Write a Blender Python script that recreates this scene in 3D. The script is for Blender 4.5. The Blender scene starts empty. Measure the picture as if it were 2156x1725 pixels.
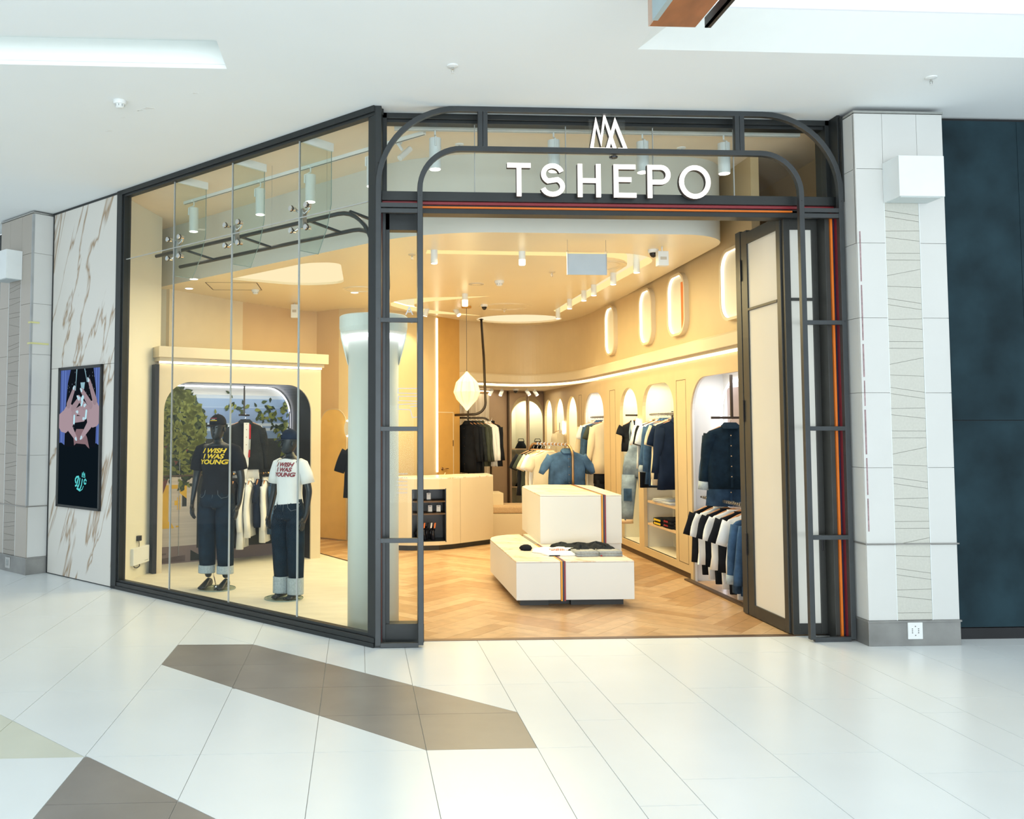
import bpy, bmesh, math, random
from mathutils import Vector, Matrix
random.seed(7)
SC = bpy.context.scene
COL = SC.collection
PI = math.pi

# ---------------------------------------------------------------- camera
FPX, PPX, PPY, EYE = 1850.0, 850.9, 796.8, 1.7232
def _rot(yaw, pit, rol):
    Rz = Matrix.Rotation(yaw, 3, 'Z'); Rx = Matrix.Rotation(pit, 3, 'X'); Ry = Matrix.Rotation(rol, 3, 'Y')
    return Rz @ Rx @ Ry
RC = _rot(-0.0524722, 0.0566840, 0.0006939)
cam = bpy.data.cameras.new('camera')
cam.sensor_fit = 'HORIZONTAL'; cam.sensor_width = 36
cam.lens = FPX * 36 / 2156
cam.shift_x = (1078 - PPX) / 2156
cam.shift_y = (PPY - 862.5) / 2156
cam.clip_start = 0.05; cam.clip_end = 200
camo = bpy.data.objects.new('camera', cam); COL.objects.link(camo)
r, f, u = RC.col[0], RC.col[1], RC.col[2]
camo.matrix_world = Matrix(((r.x, u.x, -f.x, 0), (r.y, u.y, -f.y, 0), (r.z, u.z, -f.z, EYE), (0, 0, 0, 1)))
SC.camera = camo

# ---------------------------------------------------------------- world, exposure, big lamps
SC.view_settings.view_transform = 'Standard'
SC.view_settings.look = 'None'
SC.view_settings.gamma = 1.0
SC.view_settings.exposure = 0.0
SC.view_settings.use_curve_mapping = False
w = bpy.data.worlds.new('mall_daylight'); SC.world = w; w.use_nodes = True
bg = w.node_tree.nodes['Background']
bg.inputs[0].default_value = (0.84, 0.94, 1.0, 1); bg.inputs[1].default_value = 0.95

def area(name, loc, rot, sx, sy, power, color=(1, 1, 1), spread=PI):
    l = bpy.data.lights.new(name, 'AREA'); l.shape = 'RECTANGLE'; l.size = sx; l.size_y = sy
    l.energy = power; l.color = color; l.spread = spread
    o = bpy.data.objects.new(name, l); COL.objects.link(o); o.location = loc; o.rotation_euler = rot
    return o
WARM = (1.0, 0.83, 0.44)
WARM2 = (1.0, 0.85, 0.58)
COOL = (0.88, 0.96, 1.0)
# unseen fill lights added over and behind the camera to brighten floor and ceiling
area('mall_top_fill', (0.5, 0.5, 4.30), (0, 0, 0), 9, 6, 60, COOL)
area('mall_rear_fill', (0.0, -7.0, 0.9), (math.radians(112), 0, 0), 15, 3.0, 1180, COOL)
# soft fill added under the soffit; only the display one sits at a panel
area('shop_fill', (1.9, 10.9, 3.50), (0, 0, 0), 2.0, 4.6, 178, WARM)
area('display_ceiling_glow', (-0.95, 10.3, 3.50), (0, 0, 0), 1.5, 1.5, 30, WARM2)
area('counter_fill', (0.3, 12.0, 3.52), (0, 0, 0), 1.2, 1.0, 40, WARM)  # fill added to brighten the dim wall at the back left
area('back_room_glow', (2.9, 16.6, 2.42), (0, 0, 0), 1.6, 0.9, 8, WARM2)

# ---------------------------------------------------------------- materials
def mat(name, col, rough=0.55, metal=0.0, emit=0.0, ecol=None, var=0.05, scale=6.0, spec=None, bump=0.0, bscale=80.0, stretch=None, coat=0.0):
    m = bpy.data.materials.new(name); m.use_nodes = True
    nt = m.node_tree; b = nt.nodes['Principled BSDF']
    b.inputs['Base Color'].default_value = (*col, 1)
    b.inputs['Roughness'].default_value = rough
    b.inputs['Metallic'].default_value = metal
    if spec is not None: b.inputs['Specular IOR Level'].default_value = spec
    if coat: b.inputs['Coat Weight'].default_value = coat
    if emit:
        b.inputs['Emission Color'].default_value = (*(ecol or col), 1); b.inputs['Emission Strength'].default_value = emit
    m.diffuse_color = (*col, 1)
    if var or bump:
        tc = nt.nodes.new('ShaderNodeTexCoord'); mp = nt.nodes.new('ShaderNodeMapping')
        if stretch: mp.inputs['Scale'].default_value = stretch
        nt.links.new(tc.outputs['Object'], mp.inputs['Vector'])
    if var:
        n = nt.nodes.new('ShaderNodeTexNoise'); n.inputs['Scale'].default_value = scale; n.inputs['Detail'].default_value = 4
        rp = nt.nodes.new('ShaderNodeValToRGB')
        rp.color_ramp.elements[0].position = 0.3; rp.color_ramp.elements[1].position = 0.7
        rp.color_ramp.elements[0].color = (*[max(0, c * (1 - var)) for c in col], 1)
        rp.color_ramp.elements[1].color = (*[min(1, c * (1 + var)) for c in col], 1)
        nt.links.new(mp.outputs[0], n.inputs['Vector']); nt.links.new(n.outputs['Fac'], rp.inputs[0])
        nt.links.new(rp.outputs[0], b.inputs['Base Color'])
    if bump:
        n2 = nt.nodes.new('ShaderNodeTexNoise'); n2.inputs['Scale'].default_value = bscale; n2.inputs['Detail'].default_value = 3
        bp = nt.nodes.new('ShaderNodeBump'); bp.inputs['Strength'].default_value = bump; bp.inputs['Distance'].default_value = 0.01
        nt.links.new(mp.outputs[0], n2.inputs['Vector']); nt.links.new(n2.outputs['Fac'], bp.inputs['Height'])
        nt.links.new(bp.outputs[0], b.inputs['Normal'])
    return m

def emis(name, col, s):
    m = bpy.data.materials.new(name); m.use_nodes = True; nt = m.node_tree
    nt.nodes.remove(nt.nodes['Principled BSDF'])
    e = nt.nodes.new('ShaderNodeEmission'); e.inputs[0].default_value = (*col, 1); e.inputs[1].default_value = s
    nt.links.new(e.outputs[0], nt.nodes['Material Output'].inputs[0]); m.diffuse_color = (*col, 1)
    return m

def glass(name, tint, base=0.03, top=0.7, rough=0.0):
    m = bpy.data.materials.new(name); m.use_nodes = True; nt = m.node_tree
    nt.nodes.remove(nt.nodes['Principled BSDF'])
    t = nt.nodes.new('ShaderNodeBsdfTransparent'); t.inputs[0].default_value = (*tint, 1)
    g = nt.nodes.new('ShaderNodeBsdfGlossy'); g.inputs['Roughness'].default_value = rough
    lw = nt.nodes.new('ShaderNodeLayerWeight'); pw = nt.nodes.new('ShaderNodeMath'); pw.operation = 'POWER'; pw.inputs[1].default_value = 4
    ma = nt.nodes.new('ShaderNodeMath'); ma.operation = 'MULTIPLY_ADD'; ma.inputs[1].default_value = top; ma.inputs[2].default_value = base
    mx = nt.nodes.new('ShaderNodeMixShader')
    nt.links.new(lw.outputs['Facing'], pw.inputs[0]); nt.links.new(pw.outputs[0], ma.inputs[0]); nt.links.new(ma.outputs[0], mx.inputs[0])
    nt.links.new(t.outputs[0], mx.inputs[1]); nt.links.new(g.outputs[0], mx.inputs[2])
    nt.links.new(mx.outputs[0], nt.nodes['Material Output'].inputs[0]); m.diffuse_color = (*tint, .3)
    return m

def marble(name, base, vein, scale, thr, dist=3.0, rot=(.8, .6), rough=0.3, axis=(1, 1, 1), vein2=None):
    m = mat(name, base, rough, var=0); nt = m.node_tree; b = nt.nodes['Principled BSDF']
    tc = nt.nodes.new('ShaderNodeTexCoord'); mp = nt.nodes.new('ShaderNodeMapping')
    mp.inputs['Rotation'].default_value = (0, 0, rot[0]); m2 = nt.nodes.new('ShaderNodeMapping'); m2.inputs['Rotation'].default_value = (0, rot[1], 0)
    m3 = nt.nodes.new('ShaderNodeMapping'); m3.inputs['Scale'].default_value = axis
    wv = nt.nodes.new('ShaderNodeTexNoise'); wv.inputs['Scale'].default_value = scale; wv.inputs['Detail'].default_value = 5
    wv.inputs['Distortion'].default_value = dist * .2; wv.inputs['Roughness'].default_value = .55
    rp = nt.nodes.new('ShaderNodeValToRGB'); e = rp.color_ramp.elements
    mid = .5
    e[0].position = mid - thr; e[0].color = (*base, 1)
    e[1].position = mid + thr; e[1].color = (*base, 1)
    a = e.new(mid); a.color = (*vein, 1)
    c = e.new(mid + thr * .45); c.color = (*[(vein2 or vein)[i] * .45 + base[i] * .55 for i in range(3)], 1)
    nt.links.new(tc.outputs['Object'], mp.inputs[0]); nt.links.new(mp.outputs[0], m2.inputs[0]); nt.links.new(m2.outputs[0], m3.inputs[0]); nt.links.new(m3.outputs[0], wv.inputs['Vector'])
    nt.links.new(wv.outputs['Fac'], rp.inputs[0]); nt.links.new(rp.outputs[0], b.inputs['Base Color'])
    return m

M = {}
M['tile_white'] = mat('glazed_white_tile', (0.80, 0.845, 0.86), 0.26, var=0.02, scale=1.5, spec=.45)
M['tile_taupe'] = mat('taupe_tile', (0.25, 0.23, 0.21), 0.33, var=0.08, scale=3, spec=.45)
M['tile_beige'] = mat('pale_olive_tile', (0.66, 0.68, 0.58), 0.3, var=0.03, scale=3)
M['grout'] = mat('grey_grout', (0.42, 0.42, 0.40), 0.8, var=0.1, scale=20)
M['ceiling'] = mat('matt_white_ceiling', (0.86, 0.895, 0.90), 0.8, var=0.012, scale=0.8)
M['recess'] = mat('white_ceiling_recess', (0.86, 0.90, 0.89), 0.7, var=0.01)
M['frame'] = mat('charcoal_powder_coat', (0.024, 0.028, 0.029), 0.42, metal=.25, var=0.10, scale=4)
M['arch'] = mat('grey_satin_steel', (0.046, 0.052, 0.056), 0.4, metal=.3, var=0.10, scale=5)
M['door_dark'] = mat('dark_bronze_door_frame', (0.036, 0.037, 0.034), 0.42, metal=.2, var=0.08)
M['red'] = mat('maroon_enamel', (0.24, 0.020, 0.028), 0.35, var=0.06)
M['orange'] = mat('burnt_orange_enamel', (0.72, 0.17, 0.01), 0.35, var=0.05)
M['navy'] = mat('navy_enamel', (0.012, 0.016, 0.045), 0.35, var=0.06)
M['mustard'] = mat('mustard_enamel', (0.78, 0.35, 0.03), 0.4, var=0.05)
M['film'] = mat('frosted_cream_film', (0.72, 0.70, 0.64), 0.5, var=0.015, scale=2)
M['cream'] = mat('cream_lacquer', (0.68, 0.57, 0.39), 0.45, var=0.015, scale=2)
M['gold'] = mat('golden_beige_lacquer', (0.61, 0.465, 0.265), 0.5, var=0.03, scale=3)
M['amber'] = mat('amber_and_shaded_gold', (0.60, 0.34, 0.09), 0.6, var=.03)  # amber for the door wall; on the leaf it paints gold in shade
M['cream_wall'] = mat('cream_wall_paint', (0.76, 0.66, 0.48), 0.7, var=.02)
M['tan_wall'] = mat('tan_plaster', (0.66, 0.48, 0.28), 0.7, var=0.03, scale=3)
M['pale_wall'] = mat('pale_cream_plaster', (0.76, 0.74, 0.62), 0.7, var=0.015, scale=2)
M['soffit'] = mat('ivory_soffit_paint', (0.86, 0.76, 0.55), 0.3, var=0.012, scale=2)
M['fascia'] = mat('pale_greige_fascia_paint', (0.66, 0.66, 0.60), 0.6, var=0.012, scale=2)
M['shop_ceiling'] = mat('peach_shop_ceiling', (0.86, 0.74, 0.58), 0.7, var=0.015)
M['mocha'] = mat('mocha_panelling', (0.34, 0.235, 0.155), 0.5, var=0.04, scale=4)
M['alcove_white'] = mat('white_alcove_lining', (0.80, 0.80, 0.78), 0.5, var=0.01)
M['alcove_cream'] = mat('ivory_alcove_lining', (0.76, 0.73, 0.61), 0.5, var=0.01)
M['black_niche'] = mat('black_niche_lining', (0.022, 0.022, 0.022), 0.35, var=0.15, scale=3)
M['plinth'] = mat('off_white_plinth_lacquer', (0.76, 0.75, 0.69), 0.42, var=0.012, scale=2)
M['kick'] = mat('charcoal_kick_board', (0.035, 0.037, 0.036), 0.5, var=0.1)
M['brown_kick'] = mat('dark_brown_kick_board', (0.075, 0.045, 0.026), 0.5, var=0.1)
M['brass'] = mat('antique_brass', (0.36, 0.22, 0.11), 0.3, metal=.9, var=0.08)
M['bronze'] = mat('dark_bronze_tube', (0.045, 0.034, 0.026), 0.35, metal=.6, var=0.08)
M['steel'] = mat('brushed_stainless', (0.55, 0.55, 0.53), 0.28, metal=1, var=0.06, scale=10)
M['chrome'] = mat('chrome', (0.75, 0.75, 0.75), 0.12, metal=1, var=0.02)
M['mirror'] = mat('silver_mirror', (0.88, 0.90, 0.90), 0.02, metal=1, var=0)
M['white_metal'] = mat('white_powder_coat', (0.78, 0.82, 0.82), 0.4, var=0.02)
M['white_plastic'] = mat('white_plastic', (0.78, 0.80, 0.79), 0.4, var=0.02)
M['black_plastic'] = mat('black_plastic', (0.012, 0.012, 0.014), 0.35, var=0.1)
M['glass'] = glass('shopfront_glass', (0.972, 0.99, 0.98), 0.004, 0.45)
M['glass_fin'] = glass('green_glass_fin', (0.93, 0.972, 0.955), 0.02, 0.5)
M['glass_edge'] = mat('green_glass_edge', (0.27, 0.36, 0.34), 0.2, var=0.05)
M['joint'] = mat('silicone_joint', (0.40, 0.42, 0.41), 0.4, var=0.05)
M['acrylic'] = glass('clear_acrylic', (0.97, 0.98, 0.97), 0.04, 0.5)
M['stone'] = mat('pale_travertine', (0.70, 0.66, 0.54), 0.5, var=0.06, scale=3, stretch=(1, 3, 1))
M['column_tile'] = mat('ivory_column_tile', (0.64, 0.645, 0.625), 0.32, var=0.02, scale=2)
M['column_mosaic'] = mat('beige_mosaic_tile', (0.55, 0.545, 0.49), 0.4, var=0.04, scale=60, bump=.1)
M['column_tile_l'] = mat('shaded_column_tile', (0.42, 0.38, 0.33), 0.3, var=0.02, scale=2)  # darker tile puts the shade on the left pillar's front into the colour
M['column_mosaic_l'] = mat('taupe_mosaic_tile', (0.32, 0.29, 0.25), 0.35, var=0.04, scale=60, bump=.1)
M['slate'] = mat('blue_black_slate_board', (0.014, 0.032, 0.042), 0.8, spec=.2, var=0.45, scale=2.2)
M['marble_wall'] = marble('calacatta_marble', (0.70, 0.68, 0.63), (0.36, 0.25, 0.15), 1.0, 0.018, 2.5, (.785, -.42), 0.25, (1.5, 1.5, .34), (0.42, .36, .30))
M['marble_top'] = marble('warm_veined_marble', (0.84, 0.76, 0.64), (0.70, 0.50, 0.32), 1.6, 0.03, 2.5, (.5, 0), 0.25, (.6, 2.6, 1))
M['wood_light'] = mat('pale_birch_shelf', (0.66, 0.47, 0.29), 0.5, var=0.08, scale=8, stretch=(1, 6, 1))
M['hanger'] = mat('beech_hanger', (0.50, 0.24, 0.10), 0.4, var=0.1, scale=12)
M['beam_wood'] = mat('red_cedar_beam', (0.33, 0.115, 0.045), 0.35, var=0.35, scale=7, stretch=(1, .35, 8))
M['beam_lit_side'] = mat('lit_cedar_side', (0.62, 0.45, 0.36), 0.5, var=0.08, scale=20)
M['beam_steel'] = mat('blue_grey_steel_plate', (0.40, 0.54, 0.60), 0.3, metal=.3, var=0.04)
M['sign_face'] = emis('lit_white_sign_face', (1.0, 0.96, 0.90), 1.7)
M['sign_side'] = mat('dark_wood_letter_return', (0.05, 0.042, 0.04), 0.5, var=0.1)
M['led'] = emis('warm_white_led', (1.0, 0.84, 0.58), 4.5)
M['led_cool'] = emis('cool_white_led', (0.95, 0.93, 1.0), 4.0)
M['lamp_face'] = emis('spot_lamp_face', (1.0, 0.93, 0.82), 5.0)
M['panel_lit'] = emis('stretched_ceiling_panel_lit', (1.0, 0.80, 0.49), 1.08)
M['cove'] = emis('cove_glow_face', (1.0, 0.76, 0.33), 1.15)  # slot sides glow by themselves, painting in the LED light on them
M['cove_top'] = emis('cove_top_glow', (1.0, 0.84, 0.50), 1.0)  # slot top glows too, its LED light put into the colour
M['skin_black'] = mat('satin_black_mannequin', (0.010, 0.016, 0.021), 0.36, var=0.1)
M['tee_black'] = mat('black_jersey', (0.012, 0.014, 0.019), 0.9, var=0.2, scale=9, bump=.25, bscale=14)
M['tee_white'] = mat('white_jersey', (0.80, 0.82, 0.82), 0.9, var=0.02, bump=.3, bscale=14)
M['tee_cream'] = mat('cream_linen', (0.74, 0.64, 0.46), 0.9, var=0.03, bump=.3, bscale=14)
M['denim_dark'] = mat('raw_indigo_denim', (0.007, 0.018, 0.032), 0.85, var=0.3, scale=14, bump=.3, bscale=60)
M['denim_black'] = mat('charcoal_denim', (0.022, 0.026, 0.030), 0.85, var=0.3, scale=14, bump=.3, bscale=60)
M['denim_mid'] = mat('mid_blue_denim', (0.045, 0.092, 0.17), 0.85, var=0.5, scale=6, bump=.3, bscale=60)
M['denim_light'] = mat('bleached_light_denim', (0.22, 0.29, 0.37), 0.85, var=0.45, scale=7, bump=.3, bscale=60)
M['denim_cuff'] = mat('pale_denim_turn_up', (0.36, 0.42, 0.45), 0.9, var=0.15, scale=60)
M['olive'] = mat('dark_olive_nylon', (0.055, 0.065, 0.050), 0.6, var=0.2, bump=.3, bscale=12)
M['navy_cloth'] = mat('navy_twill', (0.012, 0.022, 0.048), 0.85, var=0.2, bump=.3, bscale=14)
M['red_cloth'] = mat('crimson_facing', (0.42, 0.02, 0.03), 0.8, var=0.1)
M['grey_cloth'] = mat('grey_denim', (0.34, 0.36, 0.36), 0.9, var=0.15, scale=40)
M['cushion'] = mat('oatmeal_boucle', (0.52, 0.36, 0.21), 0.95, var=0.1, scale=60, bump=.3, bscale=90)
M['curtain'] = mat('sheer_ivory_curtain', (0.66, 0.58, 0.46), 0.9, var=0.05)
M['print_yellow'] = mat('yellow_flock_print', (0.85, 0.58, 0.03), 0.7, var=0.05)
M['print_maroon'] = mat('maroon_flock_print', (0.25, 0.035, 0.05), 0.8, var=0.08)
M['print_white'] = mat('white_print', (0.75, 0.75, 0.75), 0.7, var=0.02)
for _k in ('tee_black', 'tee_white', 'tee_cream', 'denim_dark', 'denim_black', 'denim_mid', 'denim_light', 'navy_cloth', 'olive'): M[_k].node_tree.nodes['Principled BSDF'].inputs['Specular IOR Level'].default_value = .12
M['stitch'] = mat('contrast_stitch', (0.20, 0.24, 0.27), 0.8, var=0.02)

# ---------------------------------------------------------------- geometry helpers
ORG = {}
class MB:
    def __init__(s): s.v = []; s.f = []; s.mi = []; s.cur = 0
    def add(s, vs, fs):
        n = len(s.v); s.v += [tuple(p) for p in vs]; s.f += [tuple(i + n for i in f) for f in fs]; s.mi += [s.cur] * len(fs); return s
    def box(s, a, b):
        x0, y0, z0 = a; x1, y1, z1 = b
        if x0 > x1: x0, x1 = x1, x0
        if y0 > y1: y0, y1 = y1, y0
        if z0 > z1: z0, z1 = z1, z0
        return s.add([(x0,y0,z0),(x1,y0,z0),(x1,y1,z0),(x0,y1,z0),(x0,y0,z1),(x1,y0,z1),(x1,y1,z1),(x0,y1,z1)],
                     [(0,3,2,1),(4,5,6,7),(0,1,5,4),(1,2,6,5),(2,3,7,6),(3,0,4,7)])
    def obox(s, o, dx, dy, dz):     # box from corner o with three edge vectors
        o, dx, dy, dz = map(Vector, (o, dx, dy, dz))
        P = [o, o+dx, o+dx+dy, o+dy, o+dz, o+dx+dz, o+dx+dy+dz, o+dy+dz]
        F = [(0,3,2,1),(4,5,6,7),(0,1,5,4),(1,2,6,5),(2,3,7,6),(3,0,4,7)]
        if dx.cross(dy).dot(dz) < 0: F = [f[::-1] for f in F]
        return s.add(P, F)
    def prism(s, poly, z0, z1):     # plan polygon extruded upwards
        n = len(poly)
        ar = sum(poly[i][0]*poly[(i+1)%n][1]-poly[(i+1)%n][0]*poly[i][1] for i in range(n))
        if ar < 0: poly = poly[::-1]
        vs = [(x, y, z0) for x, y in poly] + [(x, y, z1) for x, y in poly]
        return s.add(vs, [tuple(range(n))[::-1], tuple(range(n, 2*n))] + [(i, (i+1)%n, (i+1)%n+n, i+n) for i in range(n)])
    def slab(s, pts, n, t):         # planar 3D polygon given thickness t along n
        pts = [Vector(p) for p in pts]; n = Vector(n).normalized() * t; k = len(pts)
        nn = Vector((0,0,0))
        for i in range(k): nn += pts[i].cross(pts[(i+1) % k])
        if nn.dot(n) > 0: pts = pts[::-1]
        return s.add(pts + [p + n for p in pts], [tuple(range(k)), tuple(range(k, 2*k))[::-1]] + [((i+1)%k, i, i+k, (i+1)%k+k) for i in range(k)])
    def tube(s, pts, r, n=8, cap=True, r2=None):
        pts = [Vector(p) for p in pts]; k = len(pts); rings = []
        t0 = (pts[1]-pts[0]).normalized(); up = Vector((0,0,1)) if abs(t0.z) < .9 else Vector((0,1,0))
        a = t0.cross(up).normalized()
        for i, p in enumerate(pts):
            if i == 0: t = t0
            elif i == k-1: t = (pts[i]-pts[i-1]).normalized()
            else: t = ((pts[i]-pts[i-1]).normalized() + (pts[i+1]-pts[i]).normalized()).normalized()
            a = (a - t * a.dot(t)).normalized(); b = t.cross(a)
            ri = r[i] if isinstance(r, (list, tuple)) else r
            rb = (r2[i] if isinstance(r2, (list, tuple)) else r2) if r2 else ri
            rings.append([p + a*math.cos(2*PI*j/n)*ri + b*math.sin(2*PI*j/n)*rb for j in range(n)])
        return s.loft(rings, cap)
    def loft(s, rings, cap=True, closed=True):
        n = len(rings[0]); base = [p for r_ in rings for p in r_]; F = []
        for i in range(len(rings)-1):
            for j in range(n if closed else n-1):
                F.append((i*n+j, i*n+(j+1)%n, (i+1)*n+(j+1)%n, (i+1)*n+j))
        if cap: F.append(tuple(range(n))[::-1]); F.append(tuple(range((len(rings)-1)*n, len(rings)*n)))
        return s.add(base, F)
    def lathe(s, prof, c, n=24, cap=True, ax=(0,0,1)):
        cx, cy, cz = c
        return s.loft([[(cx+r_*math.cos(2*PI*j/n), cy+r_*math.sin(2*PI*j/n), cz+z) for j in range(n)] for r_, z in prof], cap)
    def cyl(s, p, q, r, n=12, r1=None): return s.tube([p, q], [r, r if r1 is None else r1], n)
    def bar(s, p, q, wd, h, up=(0,0,1)):     # rectangular bar p->q
        p, q = Vector(p), Vector(q); t = (q-p).normalized(); a = t.cross(Vector(up)).normalized(); b = a.cross(t)
        return s.obox(p - a*wd/2 - b*h/2, a*wd, q-p, b*h)
    def ribbon(s, pts, n, wd, t):   # flat strip following planar pts; n plane normal, wd in plane, t thickness along n (p is on front)
        n = Vector(n).normalized(); pts = [Vector(p) for p in pts]; k = len(pts); rings = []
        for i, p in enumerate(pts):
            t0 = (pts[min(i+1, k-1)] - pts[max(i-1, 0)]).normalized()
            if 0 < i < k-1:
                u_, v_ = (pts[i]-pts[i-1]).normalized(), (pts[i+1]-pts[i]).normalized()
                bis = (u_+v_).normalized(); sc = 1/max(.35, bis.dot(u_)); t0 = bis
            else: sc = 1
            a = n.cross(t0).normalized() * wd/2 * sc
            rings.append([p-a, p+a, p+a+n*t, p-a+n*t])
        return s.loft(rings)
    def build(s, name, m, parent=None, base=None, smooth=False, label=None, cat=None, group=None, kind=None, bevel=0, fix=True, sub=0, cls=None):
        if parent is not None: o0 = ORG[parent.name]
        elif base is not None: o0 = Vector(base)
        else:
            xs, ys, zs = zip(*s.v); o0 = Vector(((min(xs)+max(xs))/2, (min(ys)+max(ys))/2, min(zs)))
        me = bpy.data.meshes.new(name)
        me.from_pydata([tuple(Vector(p) - o0) for p in s.v], [], s.f)
        ms = m if isinstance(m, (list, tuple)) else [m]
        for q in ms: me.materials.append(M[q] if isinstance(q, str) else q)
        if len(ms) > 1: me.polygons.foreach_set('material_index', s.mi)
        if smooth: me.polygons.foreach_set('use_smooth', [True]*len(me.polygons))
        if fix:
            bm = bmesh.new(); bm.from_mesh(me); bmesh.ops.recalc_face_normals(bm, faces=bm.faces); bm.to_mesh(me); bm.free()
        me.update()
        o = bpy.data.objects.new(name, me); COL.objects.link(o)
        if parent is not None: o.parent = parent; ORG[o.name] = o0
        else: o.location = o0; ORG[o.name] = o0
        if bevel:
            bv = o.modifiers.new('bevel', 'BEVEL'); bv.width = bevel; bv.segments = 2; bv.limit_method = 'ANGLE'; bv.angle_limit = math.radians(40)
        if sub:
            sb = o.modifiers.new('sub', 'SUBSURF'); sb.levels = sub; sb.render_levels = sub
        tag(o, label, cat, group, kind)
        return o
def tag(o, label=None, cat=None, group=None, kind=None):
    if label: o['label'] = label
    if cat: o['category'] = cat
    if group: o['group'] = group
    if kind: o['kind'] = kind
    return o
def thing(name, loc, label, cat, group=None):
    o = bpy.data.objects.new(name, None); COL.objects.link(o); o.location = loc; o.empty_display_size = .1
    ORG[o.name] = Vector(loc); return tag(o, label, cat, group)
def struct(name, loc=(0,0,0)):
    o = bpy.data.objects.new(name, None); COL.objects.link(o); o.location = loc; ORG[o.name] = Vector(loc); o['kind'] = 'structure'; return o
def copy_tree(o, parent=None, label=None, group=None, loc=None, rz=None):
    c = o.copy(); COL.objects.link(c); ORG[c.name] = ORG[o.name]
    if parent is not None: c.parent = parent
    else:
        if loc is not None: c.location = loc
        if rz is not None: c.rotation_euler = (0, 0, rz)
        if label: c['label'] = label
        if group: c['group'] = group
    for ch in [k for k in bpy.data.objects if k.parent == o]: copy_tree(ch, c)
    return c
def arc(cx, cy, r, a0, a1, n, rb=None):
    rb = rb or r
    return [(cx + r*math.cos(math.radians(a0+(a1-a0)*i/n)), cy + rb*math.sin(math.radians(a0+(a1-a0)*i/n))) for i in range(n+1)]
def clip_half(poly, a, b, c):       # keep a*x+b*y<=c
    out = []
    for i in range(len(poly)):
        p, q = poly[i], poly[(i+1) % len(poly)]
        dp, dq = a*p[0]+b*p[1]-c, a*q[0]+b*q[1]-c
        if dp <= 0: out.append(p)
        if dp*dq < 0:
            t = dp/(dp-dq); out.append((p[0]+(q[0]-p[0])*t, p[1]+(q[1]-p[1])*t))
    return out
def clip_poly(poly, region):        # region convex ccw; returns inside, [outside pieces]
    outs = []; cur = poly
    for i in range(len(region)):
        (x0, y0), (x1, y1) = region[i], region[(i+1) % len(region)]
        a, b = (y1-y0), -(x1-x0); c = a*x0+b*y0      # inside: a*x+b*y<=c for ccw
        o = clip_half(cur, -a, -b, -c)
        if len(o) > 2 and parea(o) > 1e-4: outs.append(o)
        cur = clip_half(cur, a, b, c)
        if len(cur) < 3: return None, outs
    return (cur if parea(cur) > 1e-4 else None), outs
def parea(p): return abs(sum(p[i][0]*p[(i+1)%len(p)][1]-p[(i+1)%len(p)][0]*p[i][1] for i in range(len(p))))/2
def inset(p, d):                    # shrink a convex polygon by d
    n = len(p); ar = sum(p[i][0]*p[(i+1)%n][1]-p[(i+1)%n][0]*p[i][1] for i in range(n))
    if ar < 0: p = p[::-1]
    cur = p
    for i in range(n):
        (x0, y0), (x1, y1) = p[i], p[(i+1) % n]; l = math.hypot(x1-x0, y1-y0)
        if l < 1e-6: continue
        a, b = (y1-y0)/l, -(x1-x0)/l
        cur = clip_half(cur, a, b, a*x0+b*y0-d)
        if len(cur) < 3: return None
    return cur

class Fr:   # vertical plane frame: origin O (plan), along d, depth n (away from viewer)
    def __init__(s, O, d, n): s.O = Vector((O[0], O[1], 0)); s.d = Vector((d[0], d[1], 0)).normalized(); s.n = Vector((n[0], n[1], 0)).normalized()
    def p(s, a, z, dep=0): return s.O + s.d*a + s.n*dep + Vector((0, 0, z))
    def box(s, mb, a0, a1, z0, z1, d0, d1): return mb.obox(s.p(a0, z0, d0), s.d*(a1-a0), s.n*(d1-d0), Vector((0,0,z1-z0)))
def arch_outline(a, b, z0, z1, ra, rz, n=10, round_bottom=False):
    pts = [(a, z0), (a, z1-rz)]
    for i in range(1, n+1):
        t = PI - PI/2*i/n; pts.append((a+ra+ra*math.cos(t), z1-rz+rz*math.sin(t)))
    for i in range(0, n+1):
        t = PI/2 - PI/2*i/n
        q = (b-ra+ra*math.cos(t), z1-rz+rz*math.sin(t))
        if math.hypot(q[0]-pts[-1][0], q[1]-pts[-1][1]) > 1e-5: pts.append(q)
    pts.append((b, z0)); return pts
def arch_wall(fr, mb, s0, s1, z0, z1, hole, d0=0, t=.02):
    """panel s0..s1 x z0..z1 with an arched hole, thickness t from depth d0"""
    a, b, hz0 = hole[0][0], hole[-1][0], hole[0][1]
    def q(A):
        mb.slab([fr.p(x, z, d0) for x, z in A], fr.n, t)
    if a > s0: q([(s0, z0), (a, z0), (a, z1), (s0, z1)])
    if b < s1: q([(b, z0), (s1, z0), (s1, z1), (b, z1)])
    if hz0 > z0: q([(a, z0), (b, z0), (b, hz0), (a, hz0)])
    top = hole[1:-1]
    for i in range(len(top)-1):
        if top[i+1][0]-top[i][0] > 1e-5: q([top[i], top[i+1], (top[i+1][0], z1), (top[i][0], z1)])
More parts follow.
